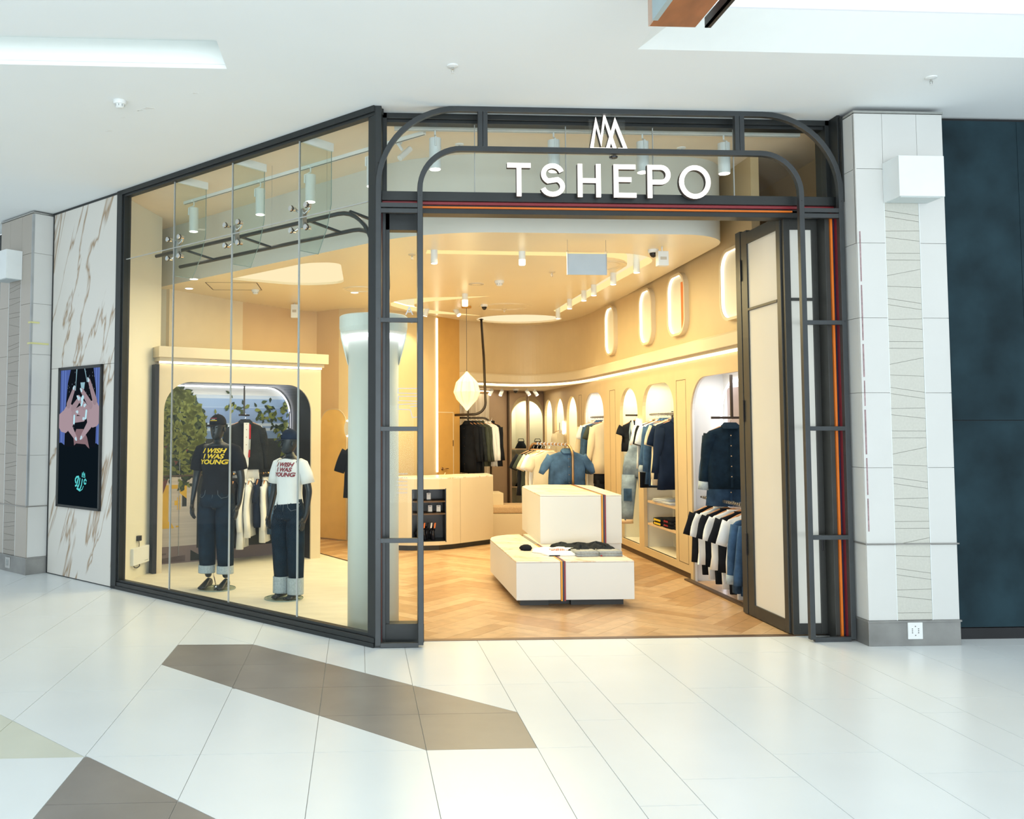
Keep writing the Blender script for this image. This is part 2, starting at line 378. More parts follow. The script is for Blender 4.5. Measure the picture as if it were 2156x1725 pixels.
def niche(fr, mb, hole, d0, d1, t=.015, floor=True):
    """lining shell behind an arched hole (built as thin shell outside the outline)"""
    pts = hole; n = len(pts)
    for i in range(n-1):
        p, q = pts[i], pts[i+1]; mx, mz = (pts[0][0]+pts[-1][0])/2, (pts[0][1]+hole[len(hole)//2][1])/2
        dx, dz = q[0]-p[0], q[1]-p[1]; l = math.hypot(dx, dz); nx, nz = -dz/l*t, dx/l*t
        mb.slab([fr.p(p[0], p[1], d0), fr.p(q[0], q[1], d0), fr.p(q[0]+nx, q[1]+nz, d0), fr.p(p[0]+nx, p[1]+nz, d0)], fr.n, d1-d0)
    if floor: fr.box(mb, pts[0][0], pts[-1][0], pts[0][1]-t, pts[0][1], d0, d1)
def arch_fill(fr, mb, hole, d0, t):
    mb.slab([fr.p(x, z, d0) for x, z in hole], fr.n, t)

# ================================================================ MALL
CEIL = 4.346
WL, WR = Vector((-2.67, 9.79, 0)), Vector((0.136, 7.015, 0))      # line of the display window
FW = Fr((0.136, 7.015), (-2.806, 2.775), (2.775, 2.806))          # s from corner, depth into shop
# --- floor of the mall: slab of grout with every tile on it
fl = struct('floor')
base_poly = [(-9, -6), (9, -6), (9, 7.36), (0.15, 7.36), (-3.2, 10.7), (-9, 16)]
mb = MB(); mb.prism([(-9, -6), (9, -6), (9, 7.22), (0.0, 7.22), (-2.95, 10.15), (-9, 16)], -.05, -.004)
mb.build('screed', 'grout', fl)
taupe1 = [(-1.43, 6.61), (0.37, 4.80), (0.97, 4.80), (0.97, 5.40), (-0.83, 7.18), (-1.43, 7.20)]
taupe2 = [(-1.43, 2.6), (1.0, 2.42), (-1.43, 4.82)]
beige = [(-2.75, 4.80), (-1.43, 4.80), (-1.43, 4.83), (-2.6, 6.0), (-2.75, 6.0)]
regions = [(taupe1, 'tile_taupe'), (taupe2, 'tile_taupe'), ([(-2.64, 4.80), (-1.43, 4.80), (-2.64, 6.02)], 'tile_beige')]
facade = [[(-50, -50), (50, -50), (50, 7.218), (0.06, 7.218), (-50, 57.3)]]
def tile(poly, m):
    # keep in front of the shop line
    if min(x for x, y in poly) < .055 < max(x for x, y in poly) and max(y for x, y in poly) > 7.0:
        a_, b_ = clip_half(poly, 1, 0, .055), clip_half(poly, -1, 0, -.055)
        for h_ in (a_, b_):
            if len(h_) > 2: tile(h_, m)
        return
    p = clip_half(poly, 1, 1, 7.13) if max(x for x, y in poly) < .06 else clip_half(poly, 0, 1, 7.218)
    if not p or len(p) < 3 or parea(p) < .004: return
    p = inset(p, .0018)
    if not p or len(p) < 3: return
    # drop duplicate points
    q = [p[i] for i in range(len(p)) if math.hypot(p[i][0]-p[i-1][0], p[i][1]-p[i-1][1]) > 1e-4]
    if len(q) < 3: return
    MB().prism(q, -.012, 0).build('tile', m, fl, fix=False)
cells = []
xs = [-5.68, -5.06, -4.46, -3.85, -3.25, -2.64, -2.03, -1.43, -.83, -.23, .37, .97]
for i in range(len(xs)-1):
    ys = [7.16+1.18*k for k in range(-4, 5)]
    for k in range(len(ys)-1): cells.append((xs[i], xs[i+1], ys[k], ys[k+1]))
right = [(.97, 1.285, [2.44, 3.62, 4.80, 5.98, 7.16, 8.3]), (1.285, 1.59, [2.87, 4.05, 5.23, 6.0, 6.68, 7.86]), (1.59, 2.19, [3.16, 4.34, 5.52, 6.68, 7.86]),
         (2.19, 2.79, [2.3, 3.46, 4.64, 5.82, 7.0, 8.2]), (2.79, 3.395, [3.17, 4.35, 5.54, 6.71, 7.9]), (3.395, 3.69, [2.9, 4.07, 5.25, 6.42, 7.6]),
         (3.69, 4.29, [3.17, 4.35, 5.53, 6.71, 7.9]), (4.29, 4.89, [2.9, 4.07, 5.25, 6.42, 7.6]), (4.89, 5.49, [3.2, 4.4, 5.6, 6.8, 8]), (5.49, 6.1, [2.9, 4.07, 5.25, 6.42, 7.6]), (6.1, 6.7, [3.2, 4.4, 5.6, 6.8, 8])]
for a, b, ys in right:
    for k in range(len(ys)-1): cells.append((a, b, ys[k], ys[k+1]))
for (x0, x1, y0, y1) in cells:
    rest = [[(x0, y0), (x1, y0), (x1, y1), (x0, y1)]]
    for reg, m in regions:
        nr = []
        for p in rest:
            ins, outs = clip_poly(p, reg)
            if ins is None: nr.append(p); continue
            nr += outs
            if m == 'tile_taupe':
                ym = (y0+y1)/2
                for h in (clip_half(ins, 0, 1, ym), clip_half(ins, 0, -1, -ym)):
                    if len(h) > 2: tile(h, m)
            else: tile(ins, m)
        rest = nr
    for p in rest: tile(p, 'tile_white')
# far floor outside the frame: one sheet of the same tile
mb = MB(); mb.box((-9, -6, -.012), (9, 2.42, -.002)); mb.box((6.7, 2.42, -.012), (9, 7.2, -.002)); mb.box((-9, 2.42, -.012), (-5.7, 16, -.002)); 
mb.build('tile_sheet', 'tile_white', fl)

# --- mall ceiling with its two light recesses
cl = struct('ceiling', (0, 0, CEIL))
mb = MB(); Z0, Z1 = CEIL, CEIL+.03
mb.box((-9, -6, Z0), (9, 3.0, Z1)); mb.box((-9, 3.0, Z0), (1.93, 5.86, Z1)); mb.box((8, 3, Z0), (9, 5.86, Z1))
mb.box((-.963, 5.86, Z0), (9, 6.34, Z1)); mb.box((-9, 5.86, Z0), (-6.5, 6.34, Z1))
mb.prism([(-9, 6.34), (9, 6.34), (9, 7.22), (0.02, 7.22), (-9, 16.15)], Z0, Z1)
mb.build('ceiling_board', 'ceiling', cl)
mb = MB()   # left recess
mb.box((-6.5, 5.86, Z1+.0), (-.963, 5.87, Z1+.17)); mb.box((-6.5, 6.33, Z1), (-.963, 6.34, Z1+.17)); mb.box((-.973, 5.86, Z1), (-.963, 6.34, Z1+.17))
mb.box((-6.51, 5.86, Z1), (-6.5, 6.34, Z1+.17)); mb.box((-6.5, 5.86, Z1+.17), (-.963, 6.34, Z1+.2)); mb.build('recess_lining', 'recess', cl)
MB().box((-6.4, 5.875, Z1+.13), (-1.0, 5.905, Z1+.165)).build('recess_lamp', emis('recess_tube', (.93, 1, .98), 3.0), cl)
mb = MB()   # right recess, sloping far side up to the bright panel
mb.add([(1.93, 5.86, Z0), (8, 5.86, Z0), (8, 5.56, Z0+.16), (2.2, 5.56, Z0+.16)], [(0, 1, 2, 3)])
mb.add([(1.93, 5.86, Z0), (2.2, 5.56, Z0+.16), (2.2, 3.3, Z0+.16), (1.93, 3.0, Z0)], [(0, 1, 2, 3)])
mb.box((2.2, 3.0, Z0+.16), (8, 3.01, Z0+.5)); mb.box((1.93, 3.0, Z0), (8, 3.01, Z0+.2))
mb.build('recess_lining', 'recess', cl, fix=False)
MB().box((2.2, 3.3, Z0+.17), (8, 5.56, Z0+.19)).build('light_panel', emis('ceiling_light_panel', (.97, 1, .97), 1.25), cl)
# flaked paint spots on the ceiling
mb = MB()
for x, y, a, b, c in ((-1.72, 7.17, .05, .022, .3), (-1.80, 7.22, .03, .018, 1.0), (-1.28, 6.82, .028, .012, .2), (-2.2, 7.75, .03, .014, .6), (-1.98, 7.4, .02, .01, 1.4)):
    mb.prism([(x+a*(1+.3*math.sin(5*t+c))*math.cos(t+c), y+b*(1+.4*math.cos(3*t))*math.sin(t)) for t in [2*PI*i/9 for i in range(9)]], Z0-.0015, Z0+.001)
mb.build('paint_flake', 'white_plastic', cl)

def smoke_detector(x, y, z, label, group=None, s=1.0):
    t = thing('smoke_detector', (x, y, z), label, 'smoke detector', group)
    MB().lathe([(.052*s, 0), (.054*s, -.012*s), (.048*s, -.03*s)], (x, y, z), 20).build('base', 'white_plastic', t, smooth=False)
    MB().lathe([(.036*s, -.03*s), (.034*s, -.05*s), (.022*s, -.06*s)], (x, y, z), 16).build('sensor_head', 'white_plastic', t)
    mb = MB()
    for k in range(8):
        a = k*PI/4; mb.box((x+.034*s*math.cos(a)-.003, y+.034*s*math.sin(a)-.003, z-.047*s), (x+.034*s*math.cos(a)+.003, y+.034*s*math.sin(a)+.003, z-.033*s))
    mb.build('vent_slot', 'grey_cloth', t); return t
def sprinkler(x, y, z, label, group=None, m='white_plastic'):
    t = thing('sprinkler_head', (x, y, z), label, 'sprinkler', group)
    MB().lathe([(.042, 0), (.04, -.008), (.014, -.014)], (x, y, z), 18).build('escutcheon', m, t)
    mb = MB(); mb.cyl((x, y, z-.01), (x, y, z-.03), .008); mb.bar((x-.011, y, z-.028), (x-.006, y, z-.055), .004, .004, (0,1,0)); mb.bar((x+.011, y, z-.028), (x+.006, y, z-.055), .004, .004, (0,1,0)); mb.build('nozzle', 'steel', t)
    MB().lathe([(.014, -.055), (.014, -.058)], (x, y, z), 12).build('deflector', m, t); return t
smoke_detector(-1.912, 7.02, CEIL, 'white round smoke detector on the mall ceiling near the peeling paint', s=1.0)
smoke_detector(-3.35, 7.95, CEIL, 'white smoke detector cut by the left edge of the mall ceiling')
sprinkler(.679, 6.2, CEIL, 'small white sprinkler on the mall ceiling left of the crown emblem')
sprinkler(4.282, 6.23, CEIL, 'small white sprinkler on the mall ceiling at the right, above the tiled pillar')

# --- cedar and steel beam poking down from the ceiling recess
bt = thing('hanging_beam', (1.98, 4.6, 3.98), 'red cedar beam with steel side plate hanging at the top edge', 'beam')
def bx(mb_, x0, x1, y0, y1, z0, z1): mb_.box((x0, y0, z0), (x1, y1, z1))
BZ = 4.02
mb = MB(); bx(mb, 1.662, 1.93, 3.6, 4.83, BZ, BZ+.28); mb.build('timber', 'beam_wood', bt, bevel=.003)
mb = MB(); bx(mb, 1.655, 1.662, 3.6, 4.83, BZ, BZ+.28); mb.build('lit_side_face', 'beam_lit_side', bt)  # paler pinkish wood paints the light on the beam's left face
mb = MB(); bx(mb, 1.652, 1.683, 3.6, 4.75, BZ-.003, BZ+.28); mb.build('side_plate', 'beam_steel', bt)
mb = MB(); mb.cyl((1.652, 4.66, BZ+.12), (1.635, 4.66, BZ+.12), .024, 14); mb.cyl((1.635, 4.66, BZ+.12), (1.62, 4.66, BZ+.12), .014, 6); mb.build('bolt', 'chrome', bt)
mb = MB(); bx(mb, 1.985, 2.0, 3.6, 4.83, BZ+.0, BZ+.06); bx(mb, 1.985, 2.02, 3.6, 4.83, BZ, BZ+.008); bx(mb, 1.93, 1.99, 3.8, 4.6, BZ+.1, BZ+.14); mb.build('side_channel', 'black_plastic', bt)
mb = MB(); mb.cyl((1.8, 4.0, BZ+.28), (1.8, 4.0, CEIL+.15), .012); mb.build('drop_rod', 'steel', bt)

# ================================================================ NEIGHBOURS
# right pillar
def tiled_pillar(name, label, fr, wd, dp, side_dir, z_top, mt, mm, mirror=False, group=None, strip=(.29, .58), box_a=(.24, .6), gap=True):
    """fr: front face frame, s 0..wd, depth dp"""
    t = thing(name, fr.p(wd/2, 0, dp/2), label, 'pillar', group)
    mb = MB(); fr.box(mb, .012, wd-.012, 0, z_top, .012, dp); mb.build('core', 'grout', t)
    mb = MB(); fr.box(mb, -.004, wd+.004, 0, .185, -.004, dp+.01); fr.box(mb, -.012, wd+.012, .185, .2, -.012, dp+.01); mb.build('skirting', 'steel' if False else mat('grey_metal_skirting', (.27, .27, .26), .35, metal=.4, var=.2, scale=4), t, bevel=.002)
    rows = [.2, .805, 1.41, 2.01, 2.61, 3.22, 3.72, z_top-.02]
    rows = [.2, .80, 1.405, 2.005, 2.61, 3.22, 3.83, z_top-.02]
    cols = [(0, strip[0]), (strip[1], wd)]
    for i in range(len(rows)-1):
        z0, z1 = rows[i]+.002, rows[i+1]-.002
        if i == 0: z1 -= .006
        last = i == len(rows)-2
        cs = cols if not last else [(0, strip[0]), (strip[0], strip[1]), (strip[1], wd)]
        for a, b in cs:
            mb = MB(); fr.box(mb, a+.0015, b-.0015, z0, z1, 0, .012); mb.build('tile', mt, t)
        for sd in ((0, .012), (wd-.012, wd)):
            mb = MB(); fr.box(mb, sd[0], sd[1], z0, z1, .014, dp); mb.build('tile', 'column_tile', t)
    # mosaic strip with slanting cuts, z .2 .. 3.54
    a, b = strip; z = .2; pat = [(.13,.13),(.06,.03),(.15,.15),(.05,.06),(.10,.02),(.06,.06),(.16,.24),(.07,.02),(.12,.12)]
    k = 0; zl = zr = .203
    ztop = rows[-2]
    rnd = random.Random(5)
    while True:
        dl, dr = [(.055,.055),(.13,.10),(.05,.085),(.12,.075),(.05,.05),(.10,.13),(.085,.15),(.13,.06)][k % 8]
        nl, nr_ = zl+dl, zr+dr
        if k % 8 == 7: nr_ = nl = max(nl, nr_)
        if max(nl, nr_) > ztop-.03: nl = nr_ = ztop-.002
        g = .003
        mb = MB(); mb.slab([fr.p(a+.004, zl+g/2, .001), fr.p(b-.004, zr+g/2, .001), fr.p(b-.004, nr_-g/2, .001), fr.p(a+.004, nl-g/2, .001)], fr.n, .011)
        mb.build('mosaic_piece', mm, t); zl, zr = nl, nr_; k += 1
        if zl >= ztop-.01: break
    mb = MB(); fr.box(mb, a-.0025, a+.0025, .2, ztop, -.001, .012); fr.box(mb, b-.0025, b+.0025, .2, ztop, -.001, .012); mb.build('mosaic_trim', 'white_metal', t)
    mb = MB(); fr.box(mb, -.012, wd+.012, .796, .806, -.012, dp); mb.build('rail_trim', mat('zinc_trim', (.32, .31, .29), .35, metal=.6, var=.1), t)
    mb = MB(); fr.box(mb, -.006, wd+.006, z_top-.018, z_top, -.008, dp); mb.build('top_trim', 'steel', t)
    return t
FRR = Fr((4.035, 6.84), (1, 0), (0, 1))
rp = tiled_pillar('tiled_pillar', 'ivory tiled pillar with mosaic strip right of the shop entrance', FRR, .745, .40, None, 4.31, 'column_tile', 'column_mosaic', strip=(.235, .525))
mb = MB(); FRR.box(mb, .0, .010, 3.22, 4.28, -.003, .02); mb.build('corner_trim', 'column_tile', rp)
mb = MB(); rnd = random.Random(3); z = .9
while z < 3.1:
    h = rnd.uniform(.2, .45); FRR.box(mb, .016+rnd.uniform(0, .004), .028, z, z+h, -.0025, .002); z += h+.03
mb.build('exposed_adhesive', mat('mauve_adhesive', (.33, .22, .23), .8, var=.3, scale=30), rp)
t = thing('wall_lamp', (4.447, 6.72, 3.55), 'white box wall lamp on the right ivory pillar', 'wall lamp')
mb = MB().box((4.262, 6.62, 3.55), (4.632, 6.838, 3.875)); mb.build('housing', 'white_metal', t, bevel=.002)
MB().box((4.28, 6.64, 3.545), (4.614, 6.82, 3.551)).build('diffuser', mat('lamp_diffuser', (.6,.66,.66), .5, var=.02), t)
t = thing('power_socket', (4.405, 6.833, .06), 'white power socket in the metal skirting of the right pillar', 'socket')
MB().box((4.345, 6.826, .055), (4.465, 6.836, .185)).build('cover_plate', 'white_plastic', t, bevel=.002)
mb = MB()
for x, z in ((4.405, .155), (4.38, .135), (4.43, .135), (4.38, .105), (4.43, .105), (4.405, .085), (4.38, .12), (4.43, .12)): mb.box((x-.004, 6.8245, z-.003), (x+.004, 6.827, z+.003))
mb.build('socket_hole', 'black_plastic', t)
# left pillar, on the line of the window
FLP = Fr(FW.p(5.43, 0, -.25)[:2], FW.d, FW.n)
lp = tiled_pillar('tiled_pillar', 'tiled pillar with painted-in front shade and mosaic strip at the left, beside the marble panel', FLP, .86, .30, None, 4.33, 'column_tile_l', 'column_mosaic_l', strip=(.29, .61))
mb = MB(); FLP.box(mb, -.002, .02, .81, 4.3, -.006, .02); mb.build('corner_trim', mat('satin_corner_trim', (.42, .44, .45), .45, metal=.5, var=.1), lp)
mb = MB(); FLP.box(mb, -.007, .06, 2.98, 3.0, -.008, -.0065); FLP.box(mb, -.007, .07, 2.73, 2.75, -.008, -.0065); FLP.box(mb, -.0085, -.0065, 2.98, 3.0, -.004, .1); FLP.box(mb, -.0085, -.0065, 2.73, 2.75, -.004, .22)
mb.build('masking_tape', mat('yellow_masking_tape', (.68, .66, .3), .8, var=.03), lp)
t = thing('wall_lamp', FLP.p(.45, 3.5, -.1), 'white box wall lamp on the left tiled pillar', 'wall lamp')
mb = MB(); FLP.box(mb, .26, .63, 3.53, 3.88, -.20, -.002); mb.build('housing', 'white_metal', t, bevel=.002)
mb = MB(); FLP.box(mb, .28, .61, 3.525, 3.531, -.18, -.02); mb.build('diffuser', mat('lamp_diffuser_l', (.5,.56,.58), .5, var=.02), t)
t = thing('power_socket', FLP.p(.45, .05, -.006), 'small socket plate in the skirting of the left pillar', 'socket')
mb = MB(); FLP.box(mb, .39, .51, .04, .17, -.012, -.005); mb.build('cover_plate', 'steel', t, bevel=.002)
mb = MB(); FLP.box(mb, .42, .48, .07, .14, -.0145, -.0115); mb.build('socket_insert', 'grey_cloth', t)

# dark slate-board hoarding on the right
t = thing('hoarding_wall', (6.5, 7.1, 0), 'blue-black slate-board hoarding closing the unit at the far right', 'hoarding')
for (x0, x1) in ((4.80, 5.565), (5.569, 6.9), (6.904, 8.4)):
    for (z0, z1) in ((.095, 1.782), (1.788, 4.315)):
        MB().box((x0, 7.035, z0), (x1, 7.06, z1)).build('slate_board', 'slate', t)
MB().box((4.8, 7.06, 0), (8.4, 7.12, 4.34)).build('backing', 'black_plastic', t)
MB().box((4.8, 7.03, 0), (8.4, 7.06, .088)).build('kick_board', 'black_plastic', t)

# marble panel with its screen
tm = thing('marble_panel', FW.p(4.66, 0, .03), 'cream marble cladding with brown veins between the left pillar and window', 'wall cladding')
for (z0, z1) in ((.01, 2.437), (2.441, 4.32)):
    mb = MB(); FW.box(mb, 3.925, 5.395, z0, z1, 0, .02); mb.build('marble_slab', 'marble_wall', tm)
mb = MB(); FW.box(mb, 3.925, 5.43, 0, .01, -.002, .03); FW.box(mb, 5.395, 5.425, 0, 4.33, -.003, .04); FW.box(mb, 3.925, 5.43, 4.32, 4.345, -.004, .04); FW.box(mb, 3.92, 5.43, 0, 4.34, .021, .10); mb.build('metal_edge', 'frame', tm)

# ---- advertising screen
ts = thing('digital_screen', FW.p(4.68, .8, -.02), 'portrait advertising screen with ringed hands on the marble panel', 'screen')
SL, SRr, SB, ST = 5.17, 4.185, .807, 2.441       # s left (far), s right
mb = MB()
FW.box(mb, SRr, SL, SB, ST, -.02, .0); mb.build('casing', 'black_plastic', ts)
mb = MB()
for a, b, c, d in ((SRr, SL, SB, SB+.03), (SRr, SL, ST-.035, ST), (SRr, SRr+.028, SB, ST), (SL-.05, SL, SB, ST)): FW.box(mb, a, b, c, d, -.03, -.019)
mb.build('bezel', 'frame', ts, bevel=.002)
IL, IR, IB, IT = SL-.05, SRr+.028, SB+.03, ST-.035
def sc(u_, v_, dep):   # u 0..1 left->right, v 0..1 bottom->top
    return FW.p(IL+(IR-IL)*u_, IB+(IT-IB)*v_, -dep)
_sn = [0]
def pic(polys, name, col, st, dep, label=None):
    mb = MB()
    for P in polys: mb.slab([sc(u_, v_, dep) for u_, v_ in P], FW.n, .0008)
    mb.build(name, emis('screen_' + name + '_light', col, st), ts, label=label)
def cap(p, q, r0, r1, asp=2.36*.60, n=7):   # capsule polygon in uv, v compressed by the picture's aspect
    ax, ay = (q[0]-p[0]), (q[1]-p[1])*1.75; a = math.atan2(ay, ax); out = []
    for i in range(n+1):
        t = a+PI/2+PI*i/n; out.append((p[0]+r0*math.cos(t), p[1]+r0*math.sin(t)/1.75))
    for i in range(n+1):
        t = a-PI/2+PI*i/n; out.append((q[0]+r1*math.cos(t), q[1]+r1*math.sin(t)/1.75))
    return out
pic([[(0, 0), (1, 0), (1, 1), (0, 1)]], 'backdrop', (.10, .16, .46), .8, .021)
pic([[(a, .42), (a+.02, .42), (a+.02, 1), (a, 1)] for a in (.05, .12, .9, .96)], 'backdrop_fold', (.16, .26, .66), .8, .0225)
pic([[(0, 0), (1, 0), (1, .445), (.93, .46), (.86, .44), (.14, .44), (.05, .46), (0, .455)]], 'dark_garment', (.004, .008, .012), 1, .0245)
pic([[(.14, .43), (.15, .7), (.2, .9), (.27, 1), (.84, 1), (.91, .85), (.93, .65), (.92, .43)]], 'braided_hair', (.006, .008, .012), 1, .0262)
rnd = random.Random(2); P = []
for k in range(70):
    u_ = rnd.choice([.2, .25, .31, .38, .58, .66, .74, .82, .87])+rnd.uniform(-.01, .01); v_ = rnd.uniform(.55, .98); P.append([(u_, v_), (u_+.012, v_+.004), (u_+.004, v_+.012)])
pic(P, 'hair_glint', (.16, .2, .24), .8, .028)
pic([[(.42, 1), (.44, 1), (.41, .84), (.36, .86), (.41, .88)], [(.62, 1), (.635, 1), (.70, .9), (.69, .9)], [(.53, .9), (.64, .9), (.62, .85), (.55, .85)]], 'hair_parting', (.35, .6, .7), .8, .0285)
pic([[(.40, .44), (.38, .5), (.45, .56), (.62, .56), (.72, .5), (.78, .42), (.74, .43), (.68, .45), (.45, .455)]], 'chin', (.30, .19, .21), .8, .029)
skin = (.46, .34, .38)
pic([[(0, .57), (0, .67), (.12, .70), (.25, .76), (.38, .72), (.42, .63), (.35, .58), (.18, .53), (.06, .54)],
     [(1, .60), (1, .72), (.92, .77), (.78, .76), (.68, .70), (.72, .61), (.85, .57), (.95, .58)]], 'palm', skin, .85, .0305)
fg = [((.24, .74), (.38, .86), .05, .028), ((.36, .71), (.52, .78), .05, .036), ((.38, .67), (.66, .73), .05, .036), ((.38, .63), (.64, .635), .045, .036), ((.3, .57), (.46, .49), .06, .03),
      ((.9, .76), (.75, .91), .05, .028), ((.8, .73), (.58, .84), .05, .034), ((.72, .70), (.5, .79), .05, .034), ((.74, .665), (.49, .685), .05, .036), ((.8, .6), (.60, .50), .06, .03)]
for i, (p, q, a, b) in enumerate(fg): pic([cap(p, q, a, b)], 'finger', tuple(c*(.8+.05*(i % 5)) for c in skin), .85, .032+.0012*(i % 5))
pic([cap(q, (q[0]+(q[0]-p[0])*.12, q[1]+(q[1]-p[1])*.12), .022, .012) for p, q, a, b in fg], 'fingernail', (.55, .75, .85), .9, .0395)
pic([cap((.41, .605), (.415, .655), .02, .02), cap((.70, .64), (.715, .69), .02, .02), cap((.59, .735), (.61, .76), .02, .02), cap((.60, .775), (.62, .79), .028, .028)], 'ring', (.5, .8, .9), .95, .041)
def line(pts, wd):
    out = []
    for i in range(len(pts)-1):
        (x0, y0), (x1, y1) = pts[i], pts[i+1]; dx, dy = x1-x0, (y1-y0)*1.75; l = math.hypot(dx, dy) or 1; nx, ny = -dy/l*wd, dx/l*wd/1.75
        out.append([(x0-nx, y0-ny), (x1-nx, y1-ny), (x1+nx, y1+ny), (x0+nx, y0+ny)])
    return out
cy = (.12, .72, .72)
em = line([(.605, .215), (.615, .245), (.63, .22), (.645, .252), (.66, .22), (.675, .243), (.685, .212), (.605, .215)], .004)
em += line([(.46, .165), (.44, .19), (.47, .21), (.53, .215), (.5, .18), (.48, .15), (.44, .145)], .012)
em += line([(.56, .205), (.54, .16), (.51, .135), (.5, .15)], .01) + line([(.62, .2), (.60, .155), (.56, .12), (.48, .128)], .01)
em += line([(.72, .185), (.69, .2), (.66, .185), (.67, .165), (.70, .165), (.71, .175)], .009) + line([(.48, .125), (.56, .11), (.62, .125), (.65, .15)], .005)
pic(em, 'cursive_emblem', cy, .9, .0262)

# ---- sliver of the next shop at the far left
tn = thing('neighbour_shopfront', FW.p(8.2, 0, .4), 'dark glazed shopfront of the neighbouring unit at the far left edge', 'shopfront')
mb = MB(); FW.box(mb, 6.3, 11, 0, 4.3, 1.2, 1.3); mb.build('back_wall', mat('dark_unit_wall', (.04, .055, .06), .5, var=.4, scale=2), tn)
mb = MB(); FW.box(mb, 6.29, 11, 4.12, 4.34, .08, .14); FW.box(mb, 6.29, 11, 0, .12, .08, .14); mb.build('frame_bar', 'frame', tn)
mb = MB(); FW.box(mb, 6.29, 11, .12, 4.12, .1, .112); mb.build('pane', 'glass', tn)
mb = MB(); FW.box(mb, 6.3, 11, 3.2, 4.1, 1.16, 1.2); mb.build('bulkhead', mat('grey_bulkhead', (.2, .22, .23), .6, var=.1), tn)
mb = MB(); FW.box(mb, 6.3, 11, 2.15, 3.1, 1.18, 1.2); mb.build('grey_display', mat('grey_display_wall', (.33, .37, .37), .6, var=.06), tn)
mb = MB(); FW.box(mb, 6.3, 11, 2.10, 2.14, .5, 1.2); mb.build('shelf', 'white_metal', tn)
for i in range(3):
    s_ = 6.52+i*.34; tt = thing('trainer', FW.p(s_, 2.14, .7), ['orange and white trainer nearest the left pillar on the neighbouring shelf', 'middle orange and white trainer on the neighbouring shelf', 'farthest orange and white trainer on the neighbouring shelf'][i], 'shoe', 'trainers on the neighbouring shelf')
    rings = []
    for k in range(7):
        x = k/6; h = [.09, .10, .085, .06, .05, .045, .02][k]; wv = [.03, .035, .036, .038, .042, .04, .015][k]
        rings.append([FW.p(s_-.13+.26*x, 2.155+h*.5+h*.5*math.sin(t), .7+wv*math.cos(t)) for t in [2*PI*j/8 for j in range(8)]])
    MB().loft(rings).build('upper', mat('orange_mesh', (.6, .2, .06), .7), tt, smooth=True)
    mb = MB(); FW.box(mb, s_-.135, s_+.135, 2.14, 2.16, .66, .74); mb.build('sole', 'white_plastic', tt, bevel=.008)
mb = MB(); FW.box(mb, 6.35, 6.9, .25, 1.98, .55, .6); t = mb.build('poster_stand', mat('dark_poster', (.02, .045, .055), .5, var=.8, scale=3), label='dark poster board behind the neighbouring glass', cat='poster')

# ================================================================ SHOPFRONT
# --- display window (45 degrees)
tw = struct('window_1', (-1.2, 8.5, 0))
mb = MB()
FW.box(mb, -.0, 3.93, 0, .035, -.02, .10); FW.box(mb, .0, 3.93, .035, .075, -.01, .09); FW.box(mb, .0, 3.93, .075, .10, .01, .07); mb.build('bottom_rail', 'frame', tw, bevel=.003)
mb = MB()
FW.box(mb, .0, 3.93, 4.295, 4.345, -.02, .10); FW.box(mb, .0, 3.93, 4.27, 4.295, .0, .07); mb.build('top_rail', 'frame', tw, bevel=.003)
mb = MB()
FW.box(mb, 3.83, 3.93, 0, 4.345, -.02, .10); FW.box(mb, 3.805, 3.83, .08, 4.3, .0, .07); mb.build('mullion', 'frame', tw, bevel=.003)
mb = MB(); mb.prism([(.136, 7.015), (.185, 7.015), (.205, 7.20), (.10, 7.16), (.08, 7.09)], 0, 4.345); mb.build('corner_post', 'frame', tw, bevel=.003)
SJ = [.005, .960, 1.922, 2.893, 3.815]
for i in range(4):
    for z0, z1 in ((.095, 3.576), (3.582, 4.285)):
        mb = MB(); FW.box(mb, SJ[i]+.006, SJ[i+1]-.006, z0, z1, .03, .042); mb.build('pane', 'glass', tw)
mb = MB()
for s_ in SJ[1:4]: FW.box(mb, s_-.006, s_+.006, .09, 4.29, .029, .043)
mb.build('vertical_joint', 'joint', tw)
mb = MB(); FW.box(mb, .0, 3.81, 3.575, 3.583, .0295, .0425); mb.build('horizontal_joint', 'joint', tw)
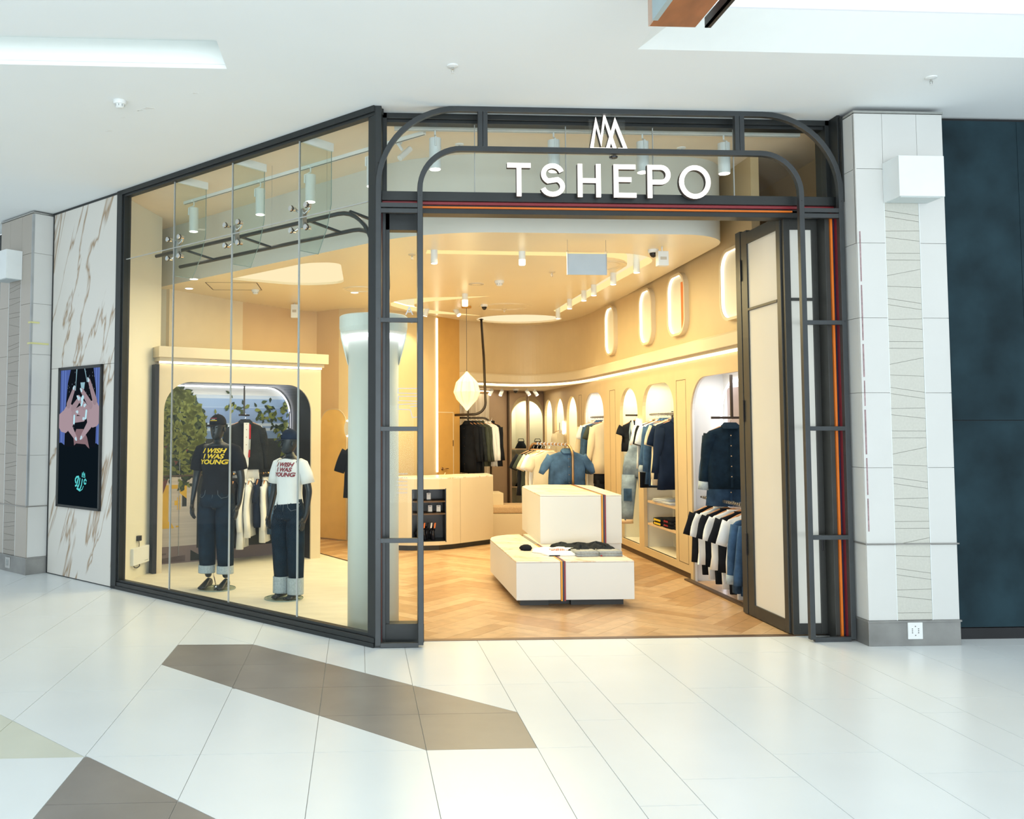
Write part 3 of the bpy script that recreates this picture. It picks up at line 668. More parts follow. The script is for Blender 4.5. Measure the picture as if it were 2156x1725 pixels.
for i, s_ in enumerate(SJ[1:4]):
    t = thing('glass_fin', FW.p(s_, 3.29, .25), ['hanging glass fin at the joint nearest the shop corner', 'hanging glass fin at the middle window joint', 'hanging glass fin at the joint nearest the marble'][i], 'glass fin')
    P = [FW.p(s_-.008, z, d_) for z, d_ in ((3.29, .045), (3.29, .26), (3.55, .37), (3.78, .42), (4.345, .42), (4.345, .045))]
    MB().slab(P, FW.d, .015).build('blade', 'glass_fin', t)
    mb = MB(); mb.tube([FW.p(s_, z, d_) for z, d_ in ((3.29, .05), (3.29, .262), (3.55, .372), (3.78, .423), (4.34, .423))], .0035, 5); mb.build('blade_edge', 'glass_edge', t)
    mb = MB(); FW.box(mb, s_-.012, s_+.012, 4.27, 4.345, .05, .44); mb.build('clamp', 'white_metal', t)
    t = thing('spider_fitting', FW.p(s_, 3.5, .06), ['four-armed steel spider fitting at the joint nearest the shop corner', 'four-armed steel spider fitting at the middle joint', 'four-armed steel spider fitting at the joint nearest the marble'][i], 'spider fitting')
    mb = MB(); FW.box(mb, s_-.022, s_+.022, 3.49, 3.67, .055, .075); FW.box(mb, s_-.014, s_-.009, 3.50, 3.66, .05, .11); FW.box(mb, s_+.009, s_+.014, 3.50, 3.66, .05, .11); mb.build('bracket', 'steel', t)
    for ds in (-.1, .1):
        for z in (3.482, 3.68):
            mb = MB(); zc = 3.54 if z < 3.58 else 3.62
            mb.tube([FW.p(s_+ds*.15, zc, .085), FW.p(s_+ds*.6, (z+zc)/2, .09), FW.p(s_+ds, z, .075)], [.014, .012, .013], 8); mb.build('arm', 'chrome', t, smooth=True)
            mb = MB(); mb.cyl(FW.p(s_+ds, z, .012), FW.p(s_+ds, z, .029), .024, 16); mb.cyl(FW.p(s_+ds, z, .043), FW.p(s_+ds, z, .075), .018, 12); bo = mb.build('bolt_disc', 'chrome', t)
            mb = MB(); mb.cyl(FW.p(s_+ds, z, .026), FW.p(s_+ds, z, .030), .028, 16); mb.build('gasket', 'black_plastic', t)

# --- free-standing double arch of flat steel in front of the entrance
ta = thing('steel_arch_frame', (2.07, 7.01, 0), 'grey steel double arch with ladder sides framing the entrance', 'arch frame')
AY, AT, AW = 6.99, .045, .042
def rib(pts, name, wd=AW, t=AT, y=AY, m='arch'):
    MB().ribbon([(x, y, z) for x, z in pts], (0, 1, 0), wd, t).build(name, m, ta, bevel=.002)
XO0, XO1, XI0, XI1 = .160, 3.998, .497, 3.662
outer = [(XO0, .02), (XO0, 3.68)] + arc(XO0+.65, 3.68, .65, 180, 90, 14, .645)[1:] + arc(XO1-.65, 3.68, .65, 90, 0, 14, .645) + [(XO1, .02)]
inner = [(XI0, .02), (XI0, 3.66)] + arc(XI0+.34, 3.66, .34, 180, 90, 12, .335)[1:] + arc(XI1-.34, 3.66, .34, 90, 0, 12, .335) + [(XI1, .02)]
rib(outer, 'outer_arch'); rib(inner, 'inner_arch')
for x in (.99, 1.031, 3.130, 3.171): 
    MB().box((x-.019, AY, 4.015), (x+.019, AY+AT, 4.305)).build('spacer', 'arch', ta, bevel=.002)
for k, (a, b) in enumerate(((XO0, XI0), (XI1, XO1))):
    for z in (.02, .835, 1.718, 2.589, 3.478, 3.524):
        MB().box((a+.018, AY+.004, z-.018), (b-.018, AY+AT-.004, z+.018)).build('rung', 'arch', ta, bevel=.002)
    for z in (1.0,): pass
mb = MB()
for x, z in ((XO0, .85), (XO0, 2.6), (XO0, 3.87), (XI0, 3.6), (XO1, 3.6), (XI1, 3.6), (XO1, 2.6)): mb.cyl((x, AY-.002, z), (x, AY+.004, z), .005, 8)
mb.build('screw', 'black_plastic', ta)

# --- header with coloured bands, and reveals
th = struct('door_1', (2.07, 7.15, 0))
def bb(x0, x1, y0, y1, z0, z1, name, m, par=th, bev=.002): return MB().box((x0, y0, z0), (x1, y1, z1)).build(name, m, par, bevel=bev)
bb(.17, 4.03, 7.10, 7.28, 3.59, 3.665, 'header_beam', 'frame')
bb(.17, 4.03, 7.125, 7.28, 3.566, 3.588, 'red_band', 'red')
bb(.17, 4.03, 7.15, 7.28, 3.553, 3.566, 'shadow_gap', 'black_plastic')
bb(.52, 3.66, 7.145, 7.28, 3.541, 3.555, 'orange_band', 'orange')
bb(.17, 4.03, 7.165, 7.30, 3.50, 3.541, 'door_head', 'frame')
bb(.17, 4.03, 7.17, 7.33, 4.30, 4.345, 'transom_head', 'frame'); bb(.22, 3.99, 7.20, 7.30, 4.275, 4.30, 'glazing_bead', 'frame')
bb(.19, .235, 7.17, 7.33, 3.66, 4.345, 'transom_jamb', 'frame'); bb(3.975, 4.02, 7.17, 7.33, 3.66, 4.345, 'transom_jamb', 'frame')
xs = [.235, .975, 1.75, 2.5, 3.2, 3.975]
for i in range(5):
    bb(xs[i]+.003, xs[i+1]-.003, 7.23, 7.242, 3.665, 4.28, 'transom_pane', 'glass', bev=0)
for x in xs[1:-1]: bb(x-.003, x+.003, 7.229, 7.243, 3.665, 4.28, 'vertical_joint', 'joint', bev=0)
# left side light
bb(.165, .183, 7.03, 7.22, 0, 3.60, 'jamb', 'arch'); bb(.183, .192, 7.06, 7.20, 0.02, 3.56, 'red_band', 'red'); bb(.192, .225, 7.16, 7.22, 0, 3.5, 'jamb_step', 'arch')
bb(.225, .258, 7.18, 7.28, .0, 3.5, 'stile', 'frame'); bb(.489, .535, 7.18, 7.28, .0, 3.5, 'stile', 'frame')
bb(.225, .535, 7.18, 7.28, 3.36, 3.5, 'top_rail', 'frame'); bb(.225, .535, 7.16, 7.28, .0, .15, 'bottom_rail', 'frame')
bb(.262, .489, 7.225, 7.235, .15, 3.36, 'side_pane', 'glass', bev=0)
bb(.535, 3.62, 7.20, 7.26, -.004, .006, 'threshold', mat('bronze_threshold', (.16, .10, .065), .35, metal=.5, var=.1))
# right side: coloured reveal
bb(4.008, 4.034, 7.04, 7.4, 0, 4.345, 'jamb', 'frame')
bb(3.983, 4.008, 7.05, 7.3, 0, 3.56, 'red_band', 'red'); bb(3.960, 3.983, 7.085, 7.3, 0, 3.50, 'navy_band', 'navy')
bb(3.943, 3.960, 7.07, 7.3, 0, 3.5, 'orange_band', 'orange')
bb(3.905, 3.943, 7.09, 7.36, 0, 3.5, 'jamb_step', 'door_dark')
# reveal of the jamb above, right of the transom
bb(4.02, 4.034, 7.0, 7.05, 3.6, 4.32, 'corner_cover', 'frame')

# folded door leaf facing the mall
td = thing('folding_door_leaf', (3.76, 7.22, 0), 'dark framed door leaf with frosted film, facing the mall beside the orange band', 'door')
def dbox(x0, x1, y0, y1, z0, z1, name, m, par, bev=.002, label=None): return MB().box((x0, y0, z0), (x1, y1, z1)).build(name, m, par, bevel=bev, label=label)
dbox(3.612, 3.665, 7.215, 7.255, .01, 3.5, 'stile', 'door_dark', td); dbox(3.855, 3.905, 7.215, 7.255, .01, 3.5, 'stile', 'door_dark', td)
dbox(3.665, 3.855, 7.215, 7.255, 3.41, 3.5, 'top_rail', 'door_dark', td); dbox(3.665, 3.855, 7.215, 7.255, .01, .10, 'bottom_rail', 'door_dark', td)
dbox(3.665, 3.855, 7.212, 7.245, 2.80, 2.825, 'mid_rail', 'door_dark', td)
dbox(3.665, 3.855, 7.228, 7.238, .10, 2.80, 'frosted_pane', 'film', td, 0); dbox(3.665, 3.855, 7.228, 7.238, 2.825, 3.41, 'frosted_pane', 'film', td, 0)
dbox(3.87, 3.885, 7.208, 7.216, .70, .80, 'pull_slot', 'black_plastic', td)
dbox(3.80, 3.90, 7.17, 7.215, -.002, .008, 'floor_guide', 'steel', td)
# leaf folded back into the shop
td2 = thing('folding_door_leaf', (3.62, 7.7, 0), 'bronze framed door leaf with frosted film, folded back into the shop', 'door')
X0, X1 = 3.598, 3.640
def lbox(y0, y1, z0, z1, name, m, x0=X0, x1=X1, bev=.002, par=td2): return MB().box((x0, y0, z0), (x1, y1, z1)).build(name, m, par, bevel=bev)
lbox(7.26, 7.33, .01, 3.52, 'stile', 'door_dark'); lbox(7.90, 8.02, .01, 3.56, 'stile', 'door_dark')
lbox(7.33, 7.90, 3.43, 3.54, 'top_rail', 'door_dark'); lbox(7.33, 7.90, .01, .115, 'bottom_rail', 'door_dark'); lbox(7.33, 7.90, 2.805, 2.828, 'mid_rail', 'door_dark', X0-.003)
lbox(7.33, 7.90, .115, 2.805, 'frosted_pane', 'film', 3.612, 3.622, 0); lbox(7.33, 7.90, 2.828, 3.43, 'frosted_pane', 'film', 3.612, 3.622, 0)
td3 = thing('folding_door_leaf', (3.63, 8.1, 0), 'narrow edge of the second folded door leaf, next to the rail of T-shirts', 'door')
lbox(8.03, 8.13, .01, 3.575, 'stile', 'door_dark', X0-.004, X1+.02, par=td3)
for z in (.55, 1.78, 3.1): lbox(8.012, 8.036, z, z+.2, 'hinge', 'black_plastic', X0-.014, X0-.003, 0, td2)

# --- illuminated sign: crown of peaks and the shop name
SY = 7.03
tsn = thing('shop_name_sign', (2.07, 7.05, 3.60), 'illuminated white raised letters TSHEPO on the header', 'sign')
LW = .040
def stroke(pts, name, par, wd=LW, y=SY, t=.045, label=None):
    a = MB().ribbon([(x, y+.006, z) for x, z in pts], (0, 1, 0), wd, t-.006); o = a.build(name, 'sign_side', par, bevel=.001, label=label)
    return pts
def letter(strokes, nm, off=0):
    g = MB()
    for pts in strokes: g.ribbon([(x, SY+.008, z) for x, z in pts], (0, 1, 0), LW, .042)
    o = g.build('letter', 'sign_side', tsn)
    g = MB()
    for pts in strokes: g.ribbon([(x, SY, z) for x, z in pts], (0, 1, 0), LW*.97, .009)
    o2 = g.build('lit_face', 'sign_face', o)
ZB, ZT = 3.618, 3.895; h = LW/2; zm = (ZB+ZT)/2
letter([[(1.216, ZT-h), (1.410, ZT-h)], [(1.313, ZT-h), (1.313, ZB)]], 'T')
cx = 1.591; r1 = .0625
S = [(1.675, ZT-.055)] + [(cx+.0+ .078*math.cos(math.radians(a)), ZT-.078+ .058*math.sin(math.radians(a))) for a in range(20, 226, 17)]
S2 = [(cx+.080*math.cos(math.radians(a)), ZB+.082+.062*math.sin(math.radians(a))) for a in range(48, -196, -17)]
letter([[(cx+.076*math.cos(math.radians(a)), ZT-.088+.068*math.sin(math.radians(a))) for a in range(15, 241, 15)] + [(cx+.082*math.cos(math.radians(a)), ZB+.086+.066*math.sin(math.radians(a))) for a in range(60, -166, -15)]], 'S')
letter([[(1.819, ZB), (1.819, ZT)], [(1.972, ZB), (1.972, ZT)], [(1.819, zm), (1.972, zm)]], 'H')
letter([[(2.119, ZB), (2.119, ZT)], [(2.11, ZT-h), (2.283, ZT-h)], [(2.11, ZB+h), (2.288, ZB+h)], [(2.11, zm+.012), (2.247, zm+.012)]], 'E')
letter([[(2.402, ZB), (2.402, ZT)], [(2.395, ZT-h), (2.495, ZT-h)] + [(2.495+.062*math.cos(math.radians(a)), ZT-h-.062+.062*math.sin(math.radians(a))) for a in range(75, -90, -15)] + [(2.495, ZT-h-.124), (2.395, ZT-h-.124)]], 'P')
letter([[(2.781+.113*math.cos(math.radians(a)), (ZB+ZT)/2+.121*math.sin(math.radians(a))) for a in range(0, 361, 12)]], 'O')
tcr = thing('crown_emblem', (2.065, 7.05, 4.0), 'illuminated white emblem of three overlapping peaks above the letters', 'sign')
EW = .033
em = [[(2.075, 4.022), (1.915, 4.022), (1.955, 4.262), (2.001, 4.105), (2.035, 4.300), (2.062, 4.215), (2.118, 4.022)],
      [(2.060, 4.022), (2.072, 4.022), (2.05, 4.03), (2.132, 4.262), (2.208, 4.022), (2.148, 4.022)]]
em = [[(2.088, 4.018), (1.918, 4.018), (1.957, 4.248), (1.998, 4.085), (2.028, 4.290), (2.115, 4.018)],
      [(2.052, 4.024), (2.118, 4.248), (2.206, 4.018), (2.140, 4.018)]]
g = MB()
for pts in em: g.ribbon([(x, SY+.008, z) for x, z in pts], (0, 1, 0), EW*.9, .042)
o = g.build('peak_return', 'sign_side', tcr); g = MB()
for pts in em: g.ribbon([(x, SY, z) for x, z in pts], (0, 1, 0), EW*.88, .009)
g.build('lit_face', 'sign_face', tcr)
mb = MB(); mb.prism([(1.91, 0), (2.21, 0)] and [(1.91, 7.078), (2.215, 7.078), (2.215, 7.084), (1.91, 7.084)], 3.985, 4.31); mb.build('acrylic_backing', 'acrylic', tcr)
mb = MB(); mb.lathe([(.03, 0), (.034, .012), (.022, .02)], (2.11, 7.06, 3.955), 14); mb.build('cable_gland', 'black_plastic', tcr)
mb = MB(); mb.tube([(2.11, 7.06, 3.965), (2.09, 7.05, 3.94), (2.07, 7.05, 3.955), (2.075, 7.06, 3.98)], .003, 5); mb.build('cable', 'chrome', tcr)

# glowing strips paint the neon emblem's reflection; vinyl letters on the side light
tv = thing('reflected_logo', (.36, 7.222, 1.8), 'painted reflection of the pale blue neon peaks turned sideways on the left side light', 'logo')
nm = emis('painted_neon_reflection', (.55, .70, .90), 1.0)
Y = 7.222
for pts in ([(.485, 2.05), (.332, 2.05), (.328, 2.012), (.485, 2.008)], [(.485, 1.985), (.335, 1.985), (.33, 1.95), (.485, 1.945)], [(.485, 1.925), (.33, 1.918), (.33, 1.878), (.43, 1.875), (.447, 1.81), (.485, 1.815)], [(.485, 1.905), (.43, 1.9)]):
    MB().ribbon([(x, Y, z) for x, z in pts], (0, 1, 0), .005, .002).build('outline', nm, tv)
tv2 = thing('opening_hours', (.4, 7.222, 1.18), 'faint white vinyl opening hours seen from behind on the side light', 'sign')
mb = MB(); rnd = random.Random(4)
for k in range(6):
    z = 1.345-k*.031; x = .405
    for q in range(6):
        wq = rnd.uniform(.006, .014); mb.box((x-wq, Y, z), (x, Y+.002, z+.009)); x -= wq+.005
mb.build('vinyl_line', mat('white_vinyl', (.6, .6, .58), .5, var=.02), tv2)
for ch, x, z, sz in (('A', .485, 2.66, .10), ('S', .485, 2.59, .055)):
    c = bpy.data.curves.new('vinyl_letter', 'FONT'); c.body = ch; c.size = sz; c.extrude = .0008; tmp = bpy.data.objects.new('tmp', c); COL.objects.link(tmp)
    vm = bpy.data.meshes.new_from_object(tmp.evaluated_get(bpy.context.evaluated_depsgraph_get())); bpy.data.objects.remove(tmp); vm.materials.clear(); vm.materials.append(M['print_white'])
    o = bpy.data.objects.new('vinyl_letter', vm); COL.objects.link(o); o.parent = tv2; o.location = Vector((x-.03, Y-.002, z)) - ORG[tv2.name]; o.rotation_euler = (PI/2, 0, PI)

# ================================================================ SHOP SHELL
SOF = 3.585
# --- floors
wf = struct('floor')
mb = MB(); mb.prism([(.30, 7.24), (4.5, 7.24), (4.5, 18.2), (-3.4, 18.2), (-3.4, 10.4)], -.06, -.009); mb.build('screed', mat('oak_subfloor', (.38, .22, .10), .6, var=.1), wf)
oaks = [mat('oiled_oak_%s' % nm_, c, .30, var=.13, scale=9, stretch=(1, 1, 1), spec=.4) for nm_, c in (('honey', (.52, .325, .165)), ('pale', (.60, .40, .22)), ('amber', (.47, .275, .13)), ('sand', (.56, .36, .19)))]
WPL, QL = .15, 6
rg = [[(.365, 7.262), (4.35, 7.262), (4.35, 16.5), (.365, 16.5)], [(-1.0, 13.1), (.365, 10.6), (.365, 16.5), (-1.0, 16.5)]]
parts = []; rest = MB(); ca, sa = math.cos(math.radians(47)), math.sin(math.radians(47))
def hb(x0, y0, x1, y1):
    P = [(x0, y0), (x1, y0), (x1, y1), (x0, y1)]
    P = [((x*ca-y*sa)*WPL+1.9, (x*sa+y*ca)*WPL+9.0) for x, y in P]
    cx_ = sum(p[0] for p in P)/4; cy_ = sum(p[1] for p in P)/4
    if not (-2 < cx_ < 5 and 6.5 < cy_ < 17): return
    for R in rg:
        ins, _ = clip_poly(P, R)
        if ins and parea(ins) > .002:
            q = inset(ins, .0009)
            if q and len(q) > 2: parts.append((cy_, q))
for i in range(-75, 76):
    for j in range(-8, 9):
        hb(i+12*j, i, i+6+12*j, i+1)
    for j in range(-8, 9):
        c_ = i; hb(c_, c_-11-12*j, c_+1, c_-5-12*j)
parts.sort(key=lambda t_: t_[0])
for k, (yy, q) in enumerate(parts):
    h_ = random.random()*.0008
    if k < 300: MB().prism(q, -.008, h_).build('plank', random.choice(oaks), wf, fix=False)
    else: rest.prism(q, -.008, h_)
if rest.v: rest.build('planks_far', oaks[0], wf, kind='stuff', fix=False)
sf = struct('floor'); mb = MB()
mb.prism([(.105, 7.20), (.365, 7.262), (.365, 10.6), (-1.0, 13.1), (-1.4, 14.2), (-3.4, 12.0), (-2.72, 9.98)], -.009, .004); mb.build('stone_floor', 'stone', sf)
mb = MB(); mb.add([(0, 0, 0)], []); 
mb = MB(); mb.obox((.362, 10.6, -.004), (-1.365, 2.5, 0), (.03, .016, 0), (0, 0, .010)); mb.box((.352, 7.262, -.004), (.367, 10.6, .006)); mb.build('floor_trim', 'bronze', sf)

# --- ceilings inside
ic = struct('ceiling', (1, 8, CEIL))
mb = MB(); mb.prism([(.19, 7.24), (4.5, 7.24), (4.5, 18.4), (-3.5, 18.4), (-3.5, 12.2), (-2.62, 9.87)], CEIL-.001, CEIL+.03); mb.build('upper_board', 'shop_ceiling', ic)
# dropped soffit with rounded corners, plan outline
def fillet(P, radii, n=8):
    out = []; k = len(P)
    for i in range(k):
        p0, p1, p2 = Vector(P[i-1]), Vector(P[i]), Vector(P[(i+1) % k]); r_ = radii[i]
        if r_ <= 0: out.append(tuple(p1)); continue
        a = (p0-p1).normalized(); b = (p2-p1).normalized(); ang = math.acos(max(-1, min(1, a.dot(b)))); dd = r_/math.tan(ang/2)
        c = p1 + (a+b).normalized()*(r_/math.sin(ang/2)); s0 = p1+a*dd; s1 = p1+b*dd
        a0 = math.atan2(s0.y-c.y, s0.x-c.x); a1 = math.atan2(s1.y-c.y, s1.x-c.x); da = (a1-a0+PI) % (2*PI)-PI
        for q in range(n+1): out.append((c.x+r_*math.cos(a0+da*q/n), c.y+r_*math.sin(a0+da*q/n)))
    return out
sof = fillet([(-2.95, 12.02), (.62, 8.22), (3.66, 8.22), (3.76, 12.0), (3.77, 17.0), (-3.3, 17.0)], [.45, 1.6, .55, 0, 0, 0])
sof = sof[:]
SF = struct('ceiling', (1, 10, SOF))
# fascia (outer skin) and board
mb = MB()
fpts = [p for p in sof if not (p[1] > 16.5)]
i0 = 0
rings = [[(x, y, SOF), (x, y, CEIL)] for x, y in fpts]
mb.loft(rings, cap=False, closed=False); mb.build('fascia', 'fascia', SF, smooth=True, fix=False)
# the board with light slots cut in: polygon filled by triangulation with holes
def board_with_holes(outer, holes, z0, name, m, par, up=.0):
    bm = bmesh.new()
    def loop(P):
        vs = [bm.verts.new((x, y, z0)) for x, y in P]; return [bm.edges.new((vs[i], vs[(i+1) % len(vs)])) for i in range(len(vs))]
    E = loop(outer)
    for H in holes: E += loop(H)
    bmesh.ops.triangle_fill(bm, use_beauty=True, use_dissolve=False, edges=E)
    o0 = ORG[par.name]; bmesh.ops.translate(bm, verts=bm.verts, vec=-o0)
    bmesh.ops.recalc_face_normals(bm, faces=bm.faces)
    me = bpy.data.meshes.new(name); bm.to_mesh(me); bm.free(); me.materials.append(M[m])
    o = bpy.data.objects.new(name, me); COL.objects.link(o); o.parent = par; ORG[o.name] = o0; return o
slotR = fillet([(.9, 9.16), (3.30, 9.16), (3.30, 9.55), (3.27, 13.9), (3.08, 14.05), (3.07, 9.72), (2.6, 9.34), (.9, 9.34)], [0, .55, 0, 0, 0, .5, 0, 0], 6)
slotR = [(.72, 9.08), (2.72, 9.14)] + arc(2.72, 9.72, .58, -90, 0, 8) + [(3.30, 9.72), (3.26, 14.0), (3.10, 13.75), (3.08, 9.98)] + arc(2.55, 9.9, .52, 5, -85, 8, .56)[1:] + [(2.55, 9.34), (.72, 9.27)]
slotL = [(1.86, 12.25), (.95, 12.42), (.60, 12.70), (.48, 13.0), (.50, 13.3), (.75, 13.75), (1.15, 14.15), (2.06, 14.42), (1.5, 14.02), (1.12, 13.72), (.86, 13.38), (.84, 13.1), (1.0, 12.85), (1.35, 12.6)]
disc = [(2.77+.74*math.cos(a), 14.85+.63*math.sin(a)) for a in [2*PI*i/28 for i in range(28)]]
disc = [(2.75+.73*math.cos(a), 14.84+.60*math.sin(a)) for a in [2*PI*i/28 for i in range(28)]]
blob = fillet([(-1.62, 11.0), (-.58, 9.86), (-.20, 9.80), (-.18, 11.2), (-.62, 11.55)], [.06, .3, .16, .3, .7], 8)
wall_back = [(3.77, 13.6), (3.745, 14.3), (3.66, 14.9), (3.47, 15.38), (3.2, 15.66), (2.85, 15.72), (2.5, 15.58), (2.22, 15.36), (1.97, 15.17), (1.74, 15.0)]
def smooth_path(P, k=5):
    out = []
    for i in range(len(P)-1):
        p0, p1, p2, p3 = P[max(i-1, 0)], P[i], P[i+1], P[min(i+2, len(P)-1)]
        for q in range(k):
            t_ = q/k; out.append(tuple(.5*((2*b)+(-a+c)*t_+(2*a-5*b+4*c-d)*t_*t_+(-a+3*b-3*c+d)*t_**3) for a, b, c, d in zip(p0, p1, p2, p3)))
    return out+[P[-1]]
wall_back = smooth_path(wall_back)
left_walls = [(1.74, 15.0), (1.31, 14.52), (1.05, 14.2), (.75, 13.95), (.45, 13.75), (.1, 13.55), (-.3, 13.68), (-.66, 14.02), (-.95, 13.86), (-1.70, 13.0), (-2.52, 11.82)]
board_with_holes(sof, [slotR, slotL, disc, blob], SOF, 'soffit_board', 'soffit', SF)
def well(P, z, h, name, m_side, m_top, par, lampname=None):
    mb = MB(); n = len(P); mb.loft([[(x, y, z) for x, y in P], [(x, y, z+h) for x, y in P]], cap=False); mb.build(name + '_side', m_side, par, fix=False)
    mb = MB(); mb.add([(x, y, z+h) for x, y in P], [tuple(range(n))]); mb.build(name + '_top', m_top, par, fix=False)
well(slotR, SOF, .09, 'light_cove', 'cove', 'cove_top', SF); well(slotL, SOF, .09, 'light_cove', 'cove', 'cove_top', SF)
for LP in ([(x, y) for x, y in slotR[1:2]+slotR[:1]][::-1] + slotR[1:12], slotL[1:8]):
    MB().tube([(x, y, SOF+.075) for x, y in LP], .008, 5).build('led_line', 'led', SF)
well(disc, SOF, .03, 'round_light_panel', 'soffit', 'panel_lit', SF); well(blob, SOF, .03, 'leaf_light_panel', 'soffit', 'panel_lit', SF)

# --- walls
def wall_run(name, pts, z0, z1, m, t=.05, side=1, smooth=False):
    mb = MB(); k = len(pts); P = [Vector((x, y)) for x, y in pts]; R = []
    for i, p in enumerate(P):
        tt = (P[min(i+1, k-1)]-P[max(i-1, 0)]).normalized(); nrm = Vector((-tt.y, tt.x))*t*side
        q = p+nrm; R.append([(p.x, p.y, z0), (p.x, p.y, z1), (q.x, q.y, z1), (q.x, q.y, z0)])
    mb.loft(R); o = mb.build(name, m, smooth=False); o['kind'] = 'structure'; return o
wall_run('wall_right', [(3.77, 8.15), (3.77, 13.6)], 2.55, CEIL, 'gold', .08, -1)
wall_run('wall_back', wall_back, 2.5, CEIL, 'gold', .08, -1)
wall_run('wall_left', left_walls[9:][::-1], 0, CEIL, 'cream_wall', .08, 1)
wall_run('wall_left', left_walls[6:10][::-1], 0, CEIL, 'tan_wall', .08, 1)
wall_run('wall_left', left_walls[1:7][::-1], 0, CEIL, 'gold', .08, 1)
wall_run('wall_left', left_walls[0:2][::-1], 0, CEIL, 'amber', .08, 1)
# left wall of the display
MB().prism([(-2.66, 9.885), (-2.44, 10.97), (-2.56, 11.0), (-2.92, 10.24)], 0, CEIL-.002).build('wall_left', 'pale_wall', kind='structure')
wall_run('wall_left', [(-2.44, 10.97), (-2.80, 11.1), (-2.80, 11.9), (-2.50, 11.84)], 0, CEIL, 'pale_wall', .05, 1)
# taller tan pier behind the cabinet
# outer envelope so no light leaks
mb = MB(); mb.box((4.46, 7.35, 0), (4.5, 18.4, CEIL)); o = mb.build('wall_right', 'tan_wall'); o['kind'] = 'structure'
mb = MB(); mb.box((4.02, 7.30, 0), (4.5, 7.36, CEIL)); o = mb.build('wall_front', 'tan_wall'); o['kind'] = 'structure'
# back room
BW = Fr((3.77, 17.72), (-.87, -.49), (-.49, .87))
mb = MB(); BW.box(mb, -.3, 2.9, 0, 2.6, 0, .06); o = mb.build('wall_back', 'mocha'); o['kind'] = 'structure'
mb = MB(); mb.prism([(3.77, 13.6)] + wall_back[1:] + [(1.3, 14.62), (.2, 15.8), (1.5, 17.2), (3.77, 18.2)], 2.47, 2.5); o = mb.build('ceiling', 'shop_ceiling'); o['kind'] = 'structure'
mb = MB(); mb.box((-3.5, 18.3, 0), (4.5, 18.4, CEIL)); mb.box((-3.55, 12.0, 0), (-3.5, 18.4, CEIL)); mb.build('wall_back', 'tan_wall')['kind'] = 'structure'

# cornice with LED below, along right wall and round the back
def offset_path(pts, d):
    P = [Vector((x, y)) for x, y in pts]; out = []; k = len(P)
    for i, p in enumerate(P):
        tt = (P[min(i+1, k-1)]-P[max(i-1, 0)]).normalized(); out.append((p.x - tt.y*d, p.y + tt.x*d))
    return out
path = [(3.77, 8.15), (3.77, 13.2)] + wall_back
def sweep_prof(path, prof, name, m, parent=None, **kw):     # prof: (offset inward, z)
    R = []; k = len(path); P = [Vector(p) for p in path]
    for i, p in enumerate(P):
        tt = (P[min(i+1, k-1)]-P[max(i-1, 0)]).normalized(); nrm = Vector((-tt.y, tt.x))
        R.append([(p.x+nrm.x*a, p.y+nrm.y*a, z) for a, z in prof])
    return MB().loft(R).build(name, m, parent, **kw)
tc = struct('trim_1', (3.7, 11, 2.5))
sweep_prof(path, [(0, 2.54), (.10, 2.54), (.10, 2.66), (.07, 2.685), (0, 2.685)], 'cornice', 'cream', tc)
sweep_prof(path, [(0, 2.512), (.045, 2.512), (.045, 2.54), (0, 2.54)], 'cornice_step', 'cream', tc)
sweep_prof(path, [(.0, 2.487), (.028, 2.487), (.028, 2.512), (.0, 2.512)], 'led_strip', 'led', tc)

# --- oval light windows high on the right wall
for k, (yc, hw) in enumerate(((8.50, .31), (10.07, .29), (11.17, .26), (12.80, .26))):
    t = thing('oval_wall_window', (3.72, yc, 2.79), ['first oval wall light, half hidden by the folded door', 'second oval wall light from the door, with an orange print inside', 'third oval wall light from the door', 'fourth oval wall light, deepest in the shop'][k], 'wall light')
    zb, zt = 2.80, 3.53; r_ = hw*.92; FRw = Fr((3.77, 0), (0, 1), (1, 0))
    cr = .20
    def stad(rr, g): return [(yc+(hw-cr)*(1 if math.cos(a) >= 0 else -1)+(cr-g)*math.cos(a), (zt-cr if math.sin(a) >= 0 else zb+cr)+(cr-g)*math.sin(a)) for a in [2*PI*(i+.5)/32 for i in range(32)]]
    o_, i_ = stad(r_, 0), stad(r_, .028)
    mb = MB(); mb.loft([[(3.769, y, z) for y, z in o_], [(3.715, y, z) for y, z in o_], [(3.715, y, z) for y, z in i_], [(3.722, y, z) for y, z in i_]], cap=False); mb.build('frame_ring', 'cream', t, smooth=False)
    i2 = stad(r_, .030); i3 = stad(r_, .052)
    mb = MB(); mb.loft([[(3.723, y, z) for y, z in i2], [(3.765, y, z) for y, z in i2], [(3.765, y, z) for y, z in stad(r_, .038)]], cap=False); mb.build('led_ring', emis('oval_led_glow', (1, .88, .66), 2.2), t)
    mb = MB(); mb.slab([(3.762, y, z) for y, z in i2], (-1, 0, 0), .004); mb.build('mirror_face', 'alcove_cream', t)
    if k == 1:
        mb = MB(); mb.box((3.755, yc-.18, 2.86), (3.757, yc-.08, 3.42)); mb.build('orange_print', mat('orange_print', (.7, .18, .03), .6), t)

